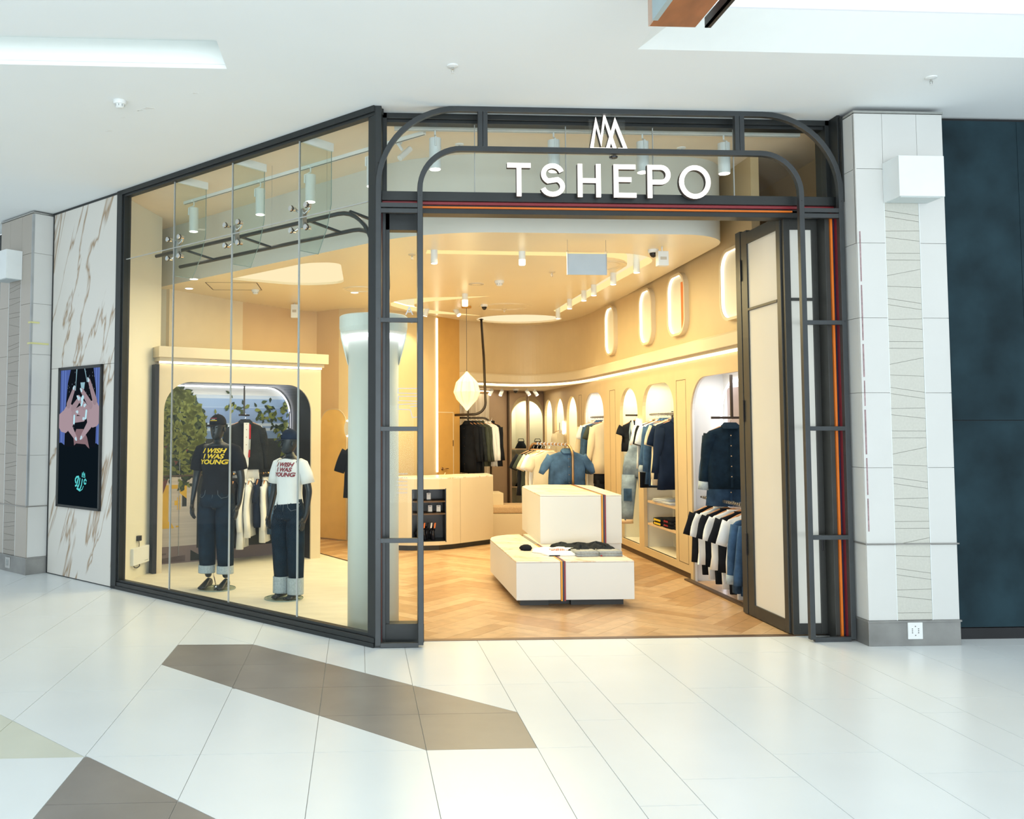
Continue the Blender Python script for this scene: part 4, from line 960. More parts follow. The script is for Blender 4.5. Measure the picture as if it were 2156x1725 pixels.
# ================================================================ RIGHT WALL CABINETS
CW = Fr((3.77, 0), (0, 1), (1, 0))
def cabinet(s0, s1, holes, label, lining='alcove_cream', zc=2.487, zb=.075, dep=.40, kick=True, name='alcove_cabinet'):
    t = thing(name, CW.p((s0+s1)/2, 0, .2), label, 'cabinet')
    mb = MB(); cuts = [s0]
    for i in range(len(holes)-1): cuts.append((holes[i][-1][0]+holes[i+1][0][0])/2)
    cuts.append(s1)
    for i, H in enumerate(holes): arch_wall(CW, mb, cuts[i], cuts[i+1], zb if H[0][1] > .01 else 0, zc, H, 0, .02)
    if not holes: CW.box(mb, s0, s1, zb, zc, 0, .02)
    mb.build('front_panel', 'gold', t)
    for H in holes:
        a, b = H[0][0], H[-1][0]; zt = max(z for _, z in H)
        HH = H if lining != 'box' else H
        mb = MB(); niche(CW, mb, H, .02, .045, .012, H[0][1] > .01); mb.build('arch_reveal', 'gold' if lining != 'alcove_white' else lining, t)
        mb = MB()
        CW.box(mb, a-.05, a-.035, H[0][1]-.01, zt+.06, .02, dep); CW.box(mb, b+.035, b+.05, H[0][1]-.01, zt+.06, .02, dep)
        CW.box(mb, a-.05, b+.05, zt+.05, zt+.065, .02, dep); CW.box(mb, a-.05, b+.05, 0, zt+.06, dep, dep+.015)
        if H[0][1] > .01: CW.box(mb, a-.05, b+.05, H[0][1]-.02, H[0][1], .02, dep)
        mb.build('lining', lining, t)
    if kick:
        mb = MB(); CW.box(mb, s0, s1, 0, zb, .03, .06); mb.build('kick_board', 'brown_kick', t)
    return t
def hole(a, b, z0=.16, z1=2.286, r=.34, rz=.36): return arch_outline(a, b, z0, z1, min(r, (b-a)/2), rz)
c1 = cabinet(8.02, 9.88, [hole(8.05, 9.80, 0, 2.286, .42, .42)], 'tall open arched bay with T-shirts next to the folded door', 'alcove_white', kick=False)
c12 = cabinet(9.88, 10.27, [], 'narrow golden filler panel between the first two arched bays')
c2 = cabinet(10.27, 11.57, [hole(10.33, 11.49, r=.36, rz=.32)], 'arched bay with shelves and a rail of denim shirts')
c3 = cabinet(11.57, 12.62, [hole(11.69, 12.50, r=.40, rz=.36)], 'narrow arched bay with hanging denim dungarees')
c34 = cabinet(12.62, 13.15, [], 'golden filler panel between dungarees bay and cream shirts bay')
c4 = cabinet(13.15, 14.60, [hole(13.33, 14.47, r=.40, rz=.36)], 'arched bay with cream and blue shirts behind the plinth rack', 'alcove_white')
c45 = cabinet(14.60, 14.90, [], 'slim golden filler panel at the back of the right wall')
c5 = cabinet(14.90, 16.80, [hole(14.98, 15.74, r=.38, rz=.40), hole(15.95, 16.72, r=.38, rz=.40)], 'pair of glowing narrow arches at the back of the right wall')
for c, a, b in ((c12, 9.93, 10.235), (c34, 12.72, 13.0), (c45, 14.66, 14.84)):
    mb = MB()
    for q in ((a, a+.006, .165, 2.285), (b-.006, b, .165, 2.285), (a, b, .165, .171), (a, b, 2.279, 2.285)): CW.box(mb, *q, -.0015, .002)
    mb.build('shadow_groove', 'brown_kick', c)
# dark floor rail in front of the first bay
mb = MB(); mb.box((3.70, 8.14, .0), (3.765, 9.9, .018)); mb.build('floor_rail', 'brown_kick', label='dark rail on the floor along the foot of the T-shirt bay', cat='floor rail')
# LED outline inside the first bay and its T-bar
mb = MB(); h1 = hole(8.12, 9.74, .05, 2.24, .38, .40); mb.tube([CW.p(s_, z, .33) for s_, z in h1], .014, 6); mb.build('led_outline', 'led_cool', c1)
mb = MB(); CW.box(mb, 8.16, 9.66, .0, 2.17, .37, .395); mb.build('mirror_back', mat('mirror_reflection_brown', (.33, .24, .2), .3), c1)  # brown puts the mirror's reflection of the shop into the colour
# slotted uprights
def upright(c, s_, z0, z1, d=.385, par=None):
    mb = MB(); CW.box(mb, s_-.008, s_+.008, z0, z1, d, d+.008); o = mb.build('slotted_upright', 'white_metal', c)
    mb = MB(); z = z0+.1
    while z < z1: CW.box(mb, s_-.004, s_+.004, z, z+.02, d-.002, d+.002); z += .21
    mb.build('slot', 'black_plastic', o)
upright(c2, 11.2, .2, 1.9); upright(c3, 12.15, .2, 1.9); upright(c4, 14.2, .2, 1.9); upright(c5, 15.3, .2, 1.9); upright(c5, 16.3, .2, 1.9)
# interior lights of the bays
def bay_light(s_, wdt, power, color, z=2.3):
    l = bpy.data.lights.new('bay_light', 'AREA'); l.shape = 'RECTANGLE'; l.size = .3; l.size_y = wdt; l.energy = power; l.color = color
    o = bpy.data.objects.new('bay_light', l); COL.objects.link(o); o.location = CW.p(s_, z, .17)
bay_light(8.9, 1.5, 7, (.96, .98, 1.0)); bay_light(10.9, 1.0, 9, (1, .93, .70)); bay_light(12.1, .7, 7, (1, .93, .68)); bay_light(13.9, 1.0, 6, (1, .90, .80)); bay_light(15.35, .7, 8, (1, .92, .62)); bay_light(16.35, .7, 8, (1, .92, .62))

def rail(s0, s1, z, d, label, par_c, r=.011, m='bronze', rings=True):
    t = thing('hanging_rail', CW.p((s0+s1)/2, z, d), label, 'hanging rail')
    mb = MB(); mb.cyl(CW.p(s0, z, d), CW.p(s1, z, d), r, 10); mb.build('bar', m, t, smooth=True)
    mb = MB()
    for s_ in (s0+.01, s1-.01): CW.box(mb, s_-.007, s_+.007, z-.009, z+.009, d, .395); CW.box(mb, s_-.010, s_+.010, z-.045, z+.045, .375, .398)
    mb.build('bracket', 'black_plastic', t)
    if rings:
        mb = MB(); s_ = s0+.05
        while s_ < s1-.04: mb.cyl(CW.p(s_, z, d), CW.p(s_+.022, z, d), r*1.6, 8); s_ += .05
        mb.build('spacer_ring', 'steel', t)
    return t
rail(8.15, 9.74, .95, .08, 'bronze rail holding short-sleeved T-shirts in the bay next to the door', c1)
rail(10.38, 11.45, 1.90, .09, 'bronze rail holding denim and white shirts above the shelves', c2)
rail(13.38, 14.42, 1.90, .09, 'bronze rail holding cream and blue shirts behind the plinth rack', c4)
def tbar(s_, z, label, length=.34, top=2.28, d=.05, dr=(1, 0)):
    t = thing('display_arm', CW.p(s_, z, .22), label, 'display arm')
    mb = MB(); CW.box(mb, s_-.012, s_+.012, z, top, .12, .144); mb.build('drop_post', 'bronze', t)
    mb = MB(); mb.bar(CW.p(s_, z, .11-length*.55), CW.p(s_, z, .11+length*.45), .02, .024); mb.build('cross_arm', 'bronze', t, bevel=.002); return t
tbar(9.0, 1.83, 'bronze drop arm holding the dark denim jacket in the first bay', .36)
tbar(12.05, 1.90, 'bronze drop arm holding the dungarees', .3)
mb = MB(); mb.bar(CW.p(16.3, 1.78, .1), CW.p(16.3, 1.78, .42), .02, .02); mb.build('display_arm', 'bronze', label='short bronze arm in the deepest glowing arch', cat='display arm')

# birch shelves in the second bay, and what lies on them
for z, lb in ((.745, 'upper birch shelf with white folded tops'), (.455, 'lower birch shelf with black printed hoodies')):
    mb = MB(); mb.obox(CW.p(10.36, z, .04), (0, 1.10, 0), (.40, 0, 0), (0, 0, .028)); mb.build('shelf', 'wood_light', label=lb, cat='shelf', bevel=.002)
def folded(loc, wd, dp, h, m, name, label, cat, group=None, rz=0, layers=3, extra=None):
    t = thing(name, loc, label, cat, group); x, y, z = loc; ca_, sa_ = math.cos(rz), math.sin(rz)
    for q in range(layers):
        z0 = z+h*q/layers; z1 = z+h*(q+1)/layers - .002; o = random.uniform(-.008, .008)
        rings = []
        for k in range(5):
            u_ = k/4; yy = -dp/2+dp*u_; hw = wd/2*(1-.06*abs(u_-.5))
            sec = []
            for j in range(10):
                a = 2*PI*j/10; cx_ = hw*max(-1, min(1, 1.25*math.cos(a)))+o; cz_ = (z0+z1)/2+(z1-z0)/2*max(-1, min(1, 1.3*math.sin(a)))*(1+.15*math.sin(3*u_+q))
                sec.append((x+cx_*ca_-yy*sa_, y+cx_*sa_+yy*ca_, cz_))
            rings.append(sec)
        MB().loft(rings).build('fold', m, t, smooth=True)
    if extra: extra(t)
    return t
folded((3.97, 11.05, .773), .30, .34, .055, 'tee_white', 'folded_shirt', 'white folded tops on the upper birch shelf, farther pair', 'folded shirt', rz=.3)
folded((3.95, 10.78, .773), .28, .24, .03, 'tee_white', 'folded_shirt', 'thin white folded top nearest the shelf front', 'folded shirt', rz=.1, layers=2)
folded((4.0, 10.46, .773), .24, .16, .05, 'red_cloth', 'folded_shirt', 'red and white folded garment at the near end of the upper shelf', 'folded shirt', layers=2)
def yellow(t):
    mb = MB()
    for zz in (.025, .07):
        for q in range(5): mb.box((3.803, 11.2-.05*q, .483+zz-.012), (3.807, 11.165-.05*q, .483+zz+.012))
    mb.build('yellow_print', 'print_yellow', t)
folded((3.94, 11.12, .483), .26, .28, .095, 'tee_black', 'folded_hoodie', 'black folded hoodies with yellow lettering on the lower birch shelf', 'folded hoodie', layers=2, extra=yellow)
def redp(t):
    mb = MB()
    for zz in (.03, .08):
        for q in range(3): mb.box((3.813, 10.86-.05*q, .483+zz-.008), (3.817, 10.83-.05*q, .483+zz+.012))
    mb.build('red_print', 'red_cloth', t)
folded((3.96, 10.78, .483), .28, .30, .13, 'tee_black', 'folded_hoodie', 'taller stack of black folded hoodies with red print', 'folded hoodie', layers=3, extra=redp)
folded((3.98, 10.50, .483), .26, .20, .10, 'tee_black', 'folded_hoodie', 'plain black folded hoodies at the near end of the lower shelf', 'folded hoodie', layers=3)

# oval sconces between bays
for (y, lb) in ((11.60, 'oval glowing sconce between dungarees and shirts bays'), (15.85, 'oval glowing sconce between the two deepest arches')):
    t = thing('wall_sconce', (3.70, y, 1.62), lb, 'wall lamp')
    mb = MB(); mb.lathe([(.02, 0)], (0, 0, 0)) if False else None
    pr = [(3.745+.016*math.cos(a), y+.055*math.sin(a)) for a in [2*PI*i/16 for i in range(16)]]
    mb = MB(); mb.loft([[(3.752, y+.05*s2*math.cos(a), 1.73+.12*s2*math.sin(a)) for a in [2*PI*i/24 for i in range(24)]] if k < 1 else [(3.752-.03*k, y+.05*s2*math.cos(a), 1.73+.12*s2*math.sin(a)) for a in [2*PI*i/24 for i in range(24)]] for k, s2 in ((0, 1), (1, 1.0))]); mb.build('glow_ring', emis('sconce_glow', (1, .86, .62), 7), t)
    mb = MB(); mb.loft([[(x, y+.052*math.cos(a), 1.73+.10*math.sin(a)) for a in [2*PI*i/24 for i in range(24)]] for x in (3.665, 3.672)]); mb.build('disc', 'white_plastic', t)

# ================================================================ BACK ROOM
for k, (s0, s1, left) in enumerate(((.06, .42, False), (.51, .88, True))):
    # s measured from the right corner towards the left
    t = thing('mirrored_door', BW.p((s0+s1)/2, 0, -.02), ['right mocha fitting-room door with half-arch mirror', 'left mocha fitting-room door with half-arch mirror'][k], 'door')
    mb = MB(); BW.box(mb, s0-.03 if not left else s0-.035, s1+.035 if not left else s1+.04, 0, 2.42, -.045, -.002); mb.build('leaf', 'mocha', t, bevel=.003)
    z0, z1 = .12, 2.35; r_ = .34; P = []
    if left: P = [(s0, z0), (s1, z0), (s1, z1-r_)] + [(s1-.34+.34*math.cos(a), z1-r_+r_*math.sin(a)) for a in [PI/2*i/10 for i in range(11)]] + [(s0, z1)]
    else: P = [(s0, z0), (s1, z0), (s1, z1)] + [(s0+.34-.34*math.sin(a), z1-r_+r_*math.cos(a)) for a in [PI/2*i/10 for i in range(11)]]
    mb = MB(); mb.slab([BW.p(a, z, -.055) for a, z in P], BW.n, .008); mb.build('mirror', 'mirror', t)
    mb = MB(); q_ = s0+.04 if left else s1-.04; mb.tube([BW.p(q_, .9, -.055), BW.p(q_, .9, -.085), BW.p(q_, 1.15, -.085), BW.p(q_, 1.15, -.055)], .008, 6); mb.build('pull_handle', 'brass', t)
mb = MB(); 
BW.box(mb, .93, .955, 0, 2.45, -.05, 0)
mb.build('door_post', 'brown_kick', label='dark upright left of the mirrored fitting-room doors', cat='door post')
# mirror arch on the right wall at the very back
c6 = cabinet(16.8, 17.75, [hole(16.92, 17.62, r=.35, rz=.38)], 'last glowing arched bay with shelves of black bags, mirrored in the doors')
bay_light(17.27, .6, 8, (1, .95, .68))
for z in (.50, .90, 1.28):
    mb = MB(); CW.box(mb, 16.9, 17.64, z, z+.02, .03, .39); mb.build('shelf', 'wood_light', c6)
    for q in range(2):
        s_ = 17.08+.36*q; t = thing('shoulder_bag', CW.p(s_, z+.02, .2), ['black bag', 'shiny black bag'][q] + {.5: ' on the bottom shelf', .9: ' on the middle shelf', 1.28: ' on the top shelf'}[z] + ' of the last glowing bay, ' + ['nearer the entrance', 'nearer the back wall'][q], 'bag')
        MB().loft([[CW.p(s_+(.14-.03*k)*math.cos(a), z+.022+.05*k, .2+(.10-.012*k)*math.sin(a)) for a in [2*PI*i/12 for i in range(12)]] for k in range(4)]).build('bag_body', 'tee_black', t, smooth=True)
        MB().tube([CW.p(s_-.07, z+.16, .2), CW.p(s_-.05, z+.22, .2), CW.p(s_+.05, z+.22, .2), CW.p(s_+.07, z+.16, .2)], .008, 6).build('handle', 'black_plastic', t)
# spots on the back ceiling
def spot(x, y, z, ln, r_, tilt, az, label, group=None, stem=.05, power=0, color=WARM2, cat='spotlight', track=False, blend=.6, size=70, m='white_metal'):
    t = thing('spotlight', (x, y, z), label, cat, group)
    d = Vector((math.sin(tilt)*math.cos(az), math.sin(tilt)*math.sin(az), -math.cos(tilt)))
    mb = MB()
    if stem > 0: mb.lathe([(r_*.55, 0), (r_*.55, -.012)], (x, y, z), 12); mb.cyl((x, y, z), (x, y, z-stem), r_*.28, 8)
    p0 = Vector((x, y, z-stem)); 
    if stem > 0: mb.build('stem', m, t)
    mb = MB(); a = p0 - d*ln*.25 if stem > 0 and tilt > .01 else p0; b = a + d*ln; mb.cyl(a, b, r_, 18); mb.build('barrel', m, t)
    mb = MB(); mb.cyl(b, b+d*.004, r_*.86, 18); mb.build('lamp_face', 'lamp_face', t)
    if power:
        l = bpy.data.lights.new('spot_beam', 'SPOT'); l.energy = power; l.color = color; l.spot_size = math.radians(size); l.spot_blend = blend; l.shadow_soft_size = r_*.8
        o = bpy.data.objects.new('spot_beam', l); COL.objects.link(o); o.parent = t; o.location = b+d*.02-Vector((x, y, z)); o.rotation_euler = d.to_track_quat('-Z', 'Y').to_euler()
    return t
for k, (x, y, tl_, az) in enumerate(((2.52, 16.5, .6, -2.6), (2.75, 16.7, .5, -2.6), (3.22, 16.6, .6, -.5), (3.40, 16.75, .6, -.5))):
    spot(x, y, 2.47, .11, .034, tl_, az, ['leftmost of four small spots on the back-room ceiling', 'second from left of four small spots on the back-room ceiling', 'third from left of four small spots on the back-room ceiling', 'rightmost of four small spots on the back-room ceiling'][k], 'back-room spots', power=6 if k in (0, 2) else 0, size=90)
def dome(x, y, z, label, r_=.055):
    t = thing('dome_camera', (x, y, z), label, 'security camera')
    MB().lathe([(r_, 0), (r_, -.025), (r_*.8, -.035)], (x, y, z), 20).build('base', 'white_plastic', t)
    MB().lathe([(r_*.72, -.034), (r_*.66, -.055), (r_*.4, -.075), (.004, -.083)], (x, y, z), 16).build('dome', 'black_plastic', t, smooth=True)
dome(3.0, 16.6, 2.47, 'black dome camera on the back-room ceiling')
dome(3.08, 8.95, SOF, 'dome camera on the soffit next to the small white box')
dome(1.90, 13.1, SOF, 'dome camera on the soffit beside the paper pendant')
# curtain on the back wall at left
t = thing('curtain', BW.p(1.9, .05, -.12), 'sheer ivory curtain behind the rail of jackets', 'curtain')
P = []; 
for i in range(121):
    s_ = 1.47+1.3*i/120; P.append((s_, -.10+.035*math.sin(i*.55)+.012*math.sin(i*1.3)))
mb = MB(); mb.loft([[BW.p(a, z, d_) for a, d_ in P] for z in (.05, 1.2, 2.38)], cap=False, closed=False)
R2 = [[BW.p(a, z, d_+.004) for a, d_ in P] for z in (.05, 1.2, 2.38)]; mb.loft(R2, cap=False, closed=False); mb.build('cloth', 'curtain', t, smooth=True, fix=False)
mb = MB(); mb.cyl(BW.p(1.45, 2.41, -.1), BW.p(2.8, 2.41, -.1), .015); mb.build('curtain_rail', 'brass', t)
mb = MB(); BW.box(mb, 1.5, 2.7, 2.425, 2.44, -.20, -.16); mb.build('led_strip', 'led', label='short LED strip above the ivory curtain', cat='light strip')

# ================================================================ PLINTHS
def prism_thing(name, label, cat, base): return thing(name, base, label, cat)
tp = thing('low_plinth', (2.17, 9.8, 0), 'low off-white display plinth with a striped band, nearest the entrance', 'plinth')
fy = 8.45
low_a = [(1.520, fy), (1.948, fy), (1.948, 10.62), (1.80, 10.58), (1.66, 10.48), (1.57, 10.34), (1.525, 10.15)]
low_b = [(1.998, fy), (2.668, fy), (2.70, 10.1), (2.30, 10.62), (1.998, 10.62)]
for nm_, P in (('body', low_a), ('body', low_b)):
    MB().prism(P, .075, .429).build(nm_, 'plinth', tp, bevel=.002); MB().prism(P, .431, .443).build('top_slab', 'marble_top', tp, bevel=.001)
def stripes(x0, x1, y0, y1, z0, z1, par, cols=('mustard', 'navy', 'red')):
    wd = (x1-x0)/3
    for i, c in enumerate(cols): MB().box((x0+wd*i+.0005, y0, z0), (x0+wd*(i+1)-.0005, y1, z1)).build('stripe', c, par)
stripes(1.950, 1.996, fy-.012, 9.70, .066, .4445, tp)
MB().prism([(1.58, fy+.14), (1.86, fy+.14), (1.86, 10.4), (1.66, 10.3)], 0, .075).build('kick_board', 'kick', tp)
MB().prism([(2.08, fy+.14), (2.60, fy+.14), (2.60, 10.2), (2.08, 10.4)], 0, .075).build('kick_board', 'kick', tp)
MB().box((1.84, fy+.2, 0), (2.1, fy+.6, .03)).build('cable_cover', 'kick', tp)
tp2 = thing('tall_plinth', (2.45, 10.5, .444), 'taller off-white block with a striped band and a rack behind, standing on the low plinth', 'plinth')
f2 = 9.70
up_a = [(2.016, f2), (2.700, f2), (2.78, 11.48), (2.45, 11.52), (2.27, 11.46), (2.15, 11.32), (2.08, 11.12)]
up_b = [(2.752, f2), (2.930, f2), (3.02, 11.30), (2.832, 11.48)]
for P in (up_a, up_b):
    MB().prism(P, .4445, .966).build('body', 'plinth', tp2, bevel=.002); MB().prism(P, .968, .980).build('top_slab', 'marble_top', tp2, bevel=.001)
MB().prism([(2.71, f2+.02), (2.928, f2+.02), (3.01, 11.2), (2.8, 11.4)], .06, .444).build('side_foot', 'plinth', tp2)
MB().prism([(2.74, f2+.1), (2.9, f2+.1), (2.95, 11.1), (2.82, 11.2)], 0, .06).build('kick_board', 'kick', tp2)
for i, c in enumerate(('mustard', 'navy', 'red')):
    a = 2.702+.0165*i; MB().prism([(a, f2-.012), (a+.0155, f2-.012), (a+.0155+.08, 11.48), (a+.08, 11.48)], .4445, .9815).build('stripe', c, tp2)

# rack rising behind the tall plinth
tr = thing('garment_rack', (2.8, 11.9, 0), 'brass arched rack holding the washed denim shirt behind the tall plinth', 'garment rack')
ra, rb_ = Vector((2.845, 11.56)), Vector((2.50, 12.75)); 
def rp_(u_, z): p = ra.lerp(rb_, u_); return (p.x, p.y, z)
pts = [rp_(0, .0), rp_(0, 1.33)] + [rp_(.12-.12*math.cos(a), 1.33+.17*math.sin(a)) for a in [PI/2*i/6 for i in range(1, 7)]] + [rp_(.88+.12*math.sin(a), 1.33+.17*math.cos(a)) for a in [PI/2*i/6 for i in range(0, 7)]] + [rp_(1, .0)]
MB().tube(pts, .017, 10).build('tube_frame', 'brass', tr, smooth=True)
mb = MB()
for i in range(9):
    p = rp_(.14+.08*i, 1.5); mb.tube([(p[0]-.0, p[1], p[2]+.024), (p[0]+.02, p[1], p[2]+.0), (p[0], p[1], p[2]-.024)], .004, 5); mb.cyl((p[0], p[1]-.012, p[2]), (p[0], p[1]+.012, p[2]), .021, 8)
mb.build('spacer_ring', 'steel', tr)

# ================================================================ CASH COUNTER
tct = thing('cash_counter', (.95, 12.9, 0), 'curved cream cash counter with a black shelved niche', 'counter')
cf = [(-.13, 13.05), (.0, 12.80), (.2, 12.62), (.45, 12.50), (.7, 12.44), (.95, 12.42), (1.15, 12.45), (1.35, 12.56), (1.62, 12.78), (2.02, 13.12)]
cback = [(2.02, 13.70), (1.5, 13.45), (1.0, 13.10), (.5, 12.98), (.05, 13.2)]
MB().prism([(x, y+.0) for x, y in [(a, b+.07) for a, b in cf]] + [(1.9, 13.4), (1.0, 12.98), (.1, 13.15)], 0, .075).build('kick_board', 'kick', tct)
NI0, NI1 = .76, 1.255    # niche x range on the curve
def cy_at(x):
    for i in range(len(cf)-1):
        if cf[i][0] <= x <= cf[i+1][0]: return cf[i][1]+(cf[i+1][1]-cf[i][1])*(x-cf[i][0])/(cf[i+1][0]-cf[i][0])
    return cf[-1][1]
def front_seg(x0, x1, z0, z1, t=.03, name='front_panel', m='cream', par=tct, off=0):
    xs = [x0] + [x for x, _ in cf if x0 < x < x1] + [x1]; R = []
    for x in xs: y = cy_at(x)+off; R.append([(x, y, z0), (x, y, z1), (x, y+t, z1), (x, y+t, z0)])
    return MB().loft(R).build(name, m, par)
front_seg(-.13, NI0, .075, 1.0); front_seg(NI1, 1.47, .075, 1.0); front_seg(1.473, 2.02, .075, 1.0); front_seg(NI0, NI1, .86, 1.0); front_seg(NI0, NI1, .075, .125)
MB().prism([(2.0, 13.12), (2.02, 13.12), (2.02, 13.7), (2.0, 13.7)], .075, 1.0).build('side_panel', 'cream', tct)
MB().prism([(-.13, 13.05), (-.10, 13.06), (.06, 13.3), (.03, 13.3)], .075, 1.0).build('side_panel', 'cream', tct)
MB().prism(cf + cback, 1.0, 1.022).build('worktop', 'marble_top', tct, bevel=.002)
mb = MB(); mb.box((NI0, 12.50, .125), (NI0+.012, 12.95, .86)); mb.box((NI1-.012, 12.52, .125), (NI1, 12.95, .86)); mb.box((NI0, 12.93, .125), (NI1, 12.95, .86)); mb.box((NI0, 12.50, .113), (NI1, 12.95, .127)); mb.box((NI0, 12.50, .855), (NI1, 12.95, .868)); mb.build('niche_lining', 'black_plastic', tct)
for z in (.675, .50): front_seg(NI0+.012, NI1-.012, z, z+.016, .38, 'niche_shelf', mat('smoked_oak_shelf', (.10, .06, .035), .5, var=.15), off=.02)
for x, z in ((1.01, .691), (1.03, .516), (1.15, .516)):
    t = thing('fragrance_bottle', (x, 12.62, z), {(1.01): 'clear bottle with white label alone on the top niche shelf', 1.03: 'left clear bottle with white label on the lower niche shelf', 1.15: 'right clear bottle with white label on the lower niche shelf'}[x], 'bottle', 'bottles in the counter niche')
    MB().box((x-.036, 12.58, z), (x+.036, 12.66, z+.115)).build('glass_body', 'acrylic', t, bevel=.004)
    MB().box((x-.028, 12.572, z+.02), (x+.028, 12.579, z+.108)).build('paper_label', 'print_white', t)
    mb = MB(); mb.cyl((x, 12.62, z+.115), (x, 12.62, z+.14), .012, 10); mb.build('stopper', 'black_plastic', t)
    mb = MB(); mb.box((x-.016, 12.570, z+.092), (x+.016, 12.573, z+.099)); mb.build('label_print', 'black_plastic', t)
t = thing('accessory_tray', (1.0, 12.7, .127), 'heap of dark and coloured accessories at the bottom of the counter niche', 'accessories')
mb = MB(); rnd = random.Random(9)
for k in range(12):
    a = rnd.uniform(.84, 1.10); b = rnd.uniform(12.55, 12.75); mb.tube([(a, b, .13), (a+rnd.uniform(-.03, .03), b, .22+rnd.uniform(0, .05)), (a+.02, b+.02, .30+rnd.uniform(-.03, .03))], [.03, .022, .012], 6)
mb.build('glossy_pouch', mat('glossy_black_glass', (.02, .02, .03), .08, var=.3), t, smooth=True)
for x, c in ((.93, 'orange'), (.98, 'tee_black'), (1.03, 'print_white'), (1.08, 'orange')):
    MB().obox((x, 12.56, .30), (.022, 0, .004), (0, .04, 0), (.01, 0, .075)).build('strap', c, t, bevel=.003)
t = thing('paper_card', (1.32, 13.2, 1.022), 'small cream paper card lying on the counter top', 'card')
MB().obox((1.27, 13.1, 1.023), (.14, .05, 0), (-.05, .12, 0), (0, 0, .003)).build('card', 'cream', t); MB().obox((1.29, 13.13, 1.026), (.02, .0, .03), (.0, .10, .0), (.002, 0, -.002)).build('folded_flap', 'cream', t)

# service door and light strip in the golden wall behind the counter
DWf = Fr((1.31, 14.52), (.43, .48), (-.48, .43))
t = struct('door_2', DWf.p(.2, 0, -.01))
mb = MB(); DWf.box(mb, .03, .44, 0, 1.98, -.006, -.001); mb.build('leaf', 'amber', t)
mb = MB(); DWf.box(mb, .0, .455, 1.98, 1.994, -.010, 0); DWf.box(mb, .44, .455, 0, 1.98, -.010, 0); mb.build('door_trim', 'cream', t)
mb = MB(); mb.tube([DWf.p(.12, 1.05, -.006), DWf.p(.12, 1.05, -.05), DWf.p(.22, 1.05, -.052), DWf.p(.25, 1.045, -.045)], .009, 8); mb.cyl(DWf.p(.12, 1.05, -.006), DWf.p(.12, 1.05, -.018), .024, 12); mb.build('lever_handle', 'brass', t, smooth=True)
mb = MB(); mb.cyl(DWf.p(.12, .93, -.006), DWf.p(.12, .93, -.014), .018, 12); mb.build('keyhole_rose', 'brass', t)
mb = MB(); DWf.box(mb, .43, .445, 1.42, 1.52, -.013, -.004); mb.build('hinge', 'brass', t)
mb = MB(); DWf.box(mb, -.03, .0, 1.0, 3.55, -.02, 0); mb.build('led_strip', 'led', label='tall vertical LED strip on the golden wall behind the counter', cat='light strip')

# bench with cushion
tb = thing('bench', (2.45, 14.3, 0), 'low cream bench with raised arm block behind the counter', 'bench')
MB().box((2.13, 14.1, 0), (3.1, 14.75, .345)).build('base', 'cream', tb, bevel=.004)
MB().box((2.10, 14.35, .0), (2.38, 14.85, .66)).build('arm_block', 'cream', tb, bevel=.004)
mb = MB(); P = fillet([(2.14, 14.12), (3.1, 14.12), (3.1, 14.74), (2.39, 14.74), (2.39, 14.4), (2.14, 14.34)], [.05, .05, .05, 0, 0, 0], 4); mb.prism(P, .346, .47); cu = mb.build('cushion', 'cushion', label='oatmeal boucle seat cushion on the cream bench', cat='cushion', bevel=.03)

# paper pendant
tpn = thing('paper_pendant', (1.66, 13.3, 2.02), 'faceted folded-paper pendant lantern glowing beside the counter', 'pendant lamp')
px_, py_ = 1.655, 13.3; 
MB().lathe([(.075, 0), (.075, -.028)], (px_, py_, SOF), 24).build('ceiling_rose', mat('gold_rose', (.62, .36, .08), .3, metal=.6, var=.05), tpn)
MB().cyl((px_, py_, SOF-.02), (px_, py_, 2.57), .004, 6).build('cord', 'bronze', tpn)
paper = mat('translucent_paper', (.85, .72, .48), .8, var=.04, emit=.42, ecol=(1, .72, .36))
zs = [(2.575, .012), (2.50, .09), (2.42, .165), (2.27, .205), (2.16, .16), (2.05, .06), (1.985, .008)]
mb = MB(); n = 24
mb.loft([[(px_+rr*(1.0 if j % 2 == 0 else .80)*math.cos(2*PI*j/n), py_+rr*(1.0 if j % 2 == 0 else .80)*math.sin(2*PI*j/n), z+(.012 if j % 2 else 0)) for j in range(n)] for z, rr in zs]); mb.build('paper_shade', paper, tpn)
l = bpy.data.lights.new('pendant_bulb', 'POINT'); l.energy = 9; l.color = WARM; l.shadow_soft_size = .15; o = bpy.data.objects.new('pendant_bulb', l); COL.objects.link(o); o.location = (px_, py_, 1.85)

# suspended bent pipe rail and its rack of jackets
tk = thing('ceiling_hung_rail', (2.1, 14.4, 1.93), 'dark bent pipe dropping from the soffit and curving left above the jackets', 'hanging rail')
MB().tube([(2.10, 14.85, SOF), (2.105, 14.6, 2.9), (2.10, 14.42, 2.22)] + [(1.90+.20*math.cos(a), 14.40, 2.14-.19*math.sin(a)) for a in [PI/2*i/8 for i in range(9)]] + [(1.62, 14.62, 1.94)], .021, 10).build('bent_tube', 'bronze', tk, smooth=True)
MB().lathe([(.04, 0), (.04, -.01)], (2.10, 14.85, SOF), 14).build('flange', 'bronze', tk)
tk2 = thing('garment_rack', (2.05, 15.1, 0), 'dark floor rack with rounded corner carrying black, olive and white jackets', 'garment rack')
MB().tube([(1.62, 15.14, 1.90), (2.14, 15.06, 1.90)] + [(2.14+.14*math.sin(a), 15.06-.02*math.sin(a), 1.76+.14*math.cos(a)) for a in [PI/2*i/6 for i in range(1, 7)]] + [(2.28, 15.04, 0)], .017, 10).build('tube_frame', 'bronze', tk2, smooth=True)
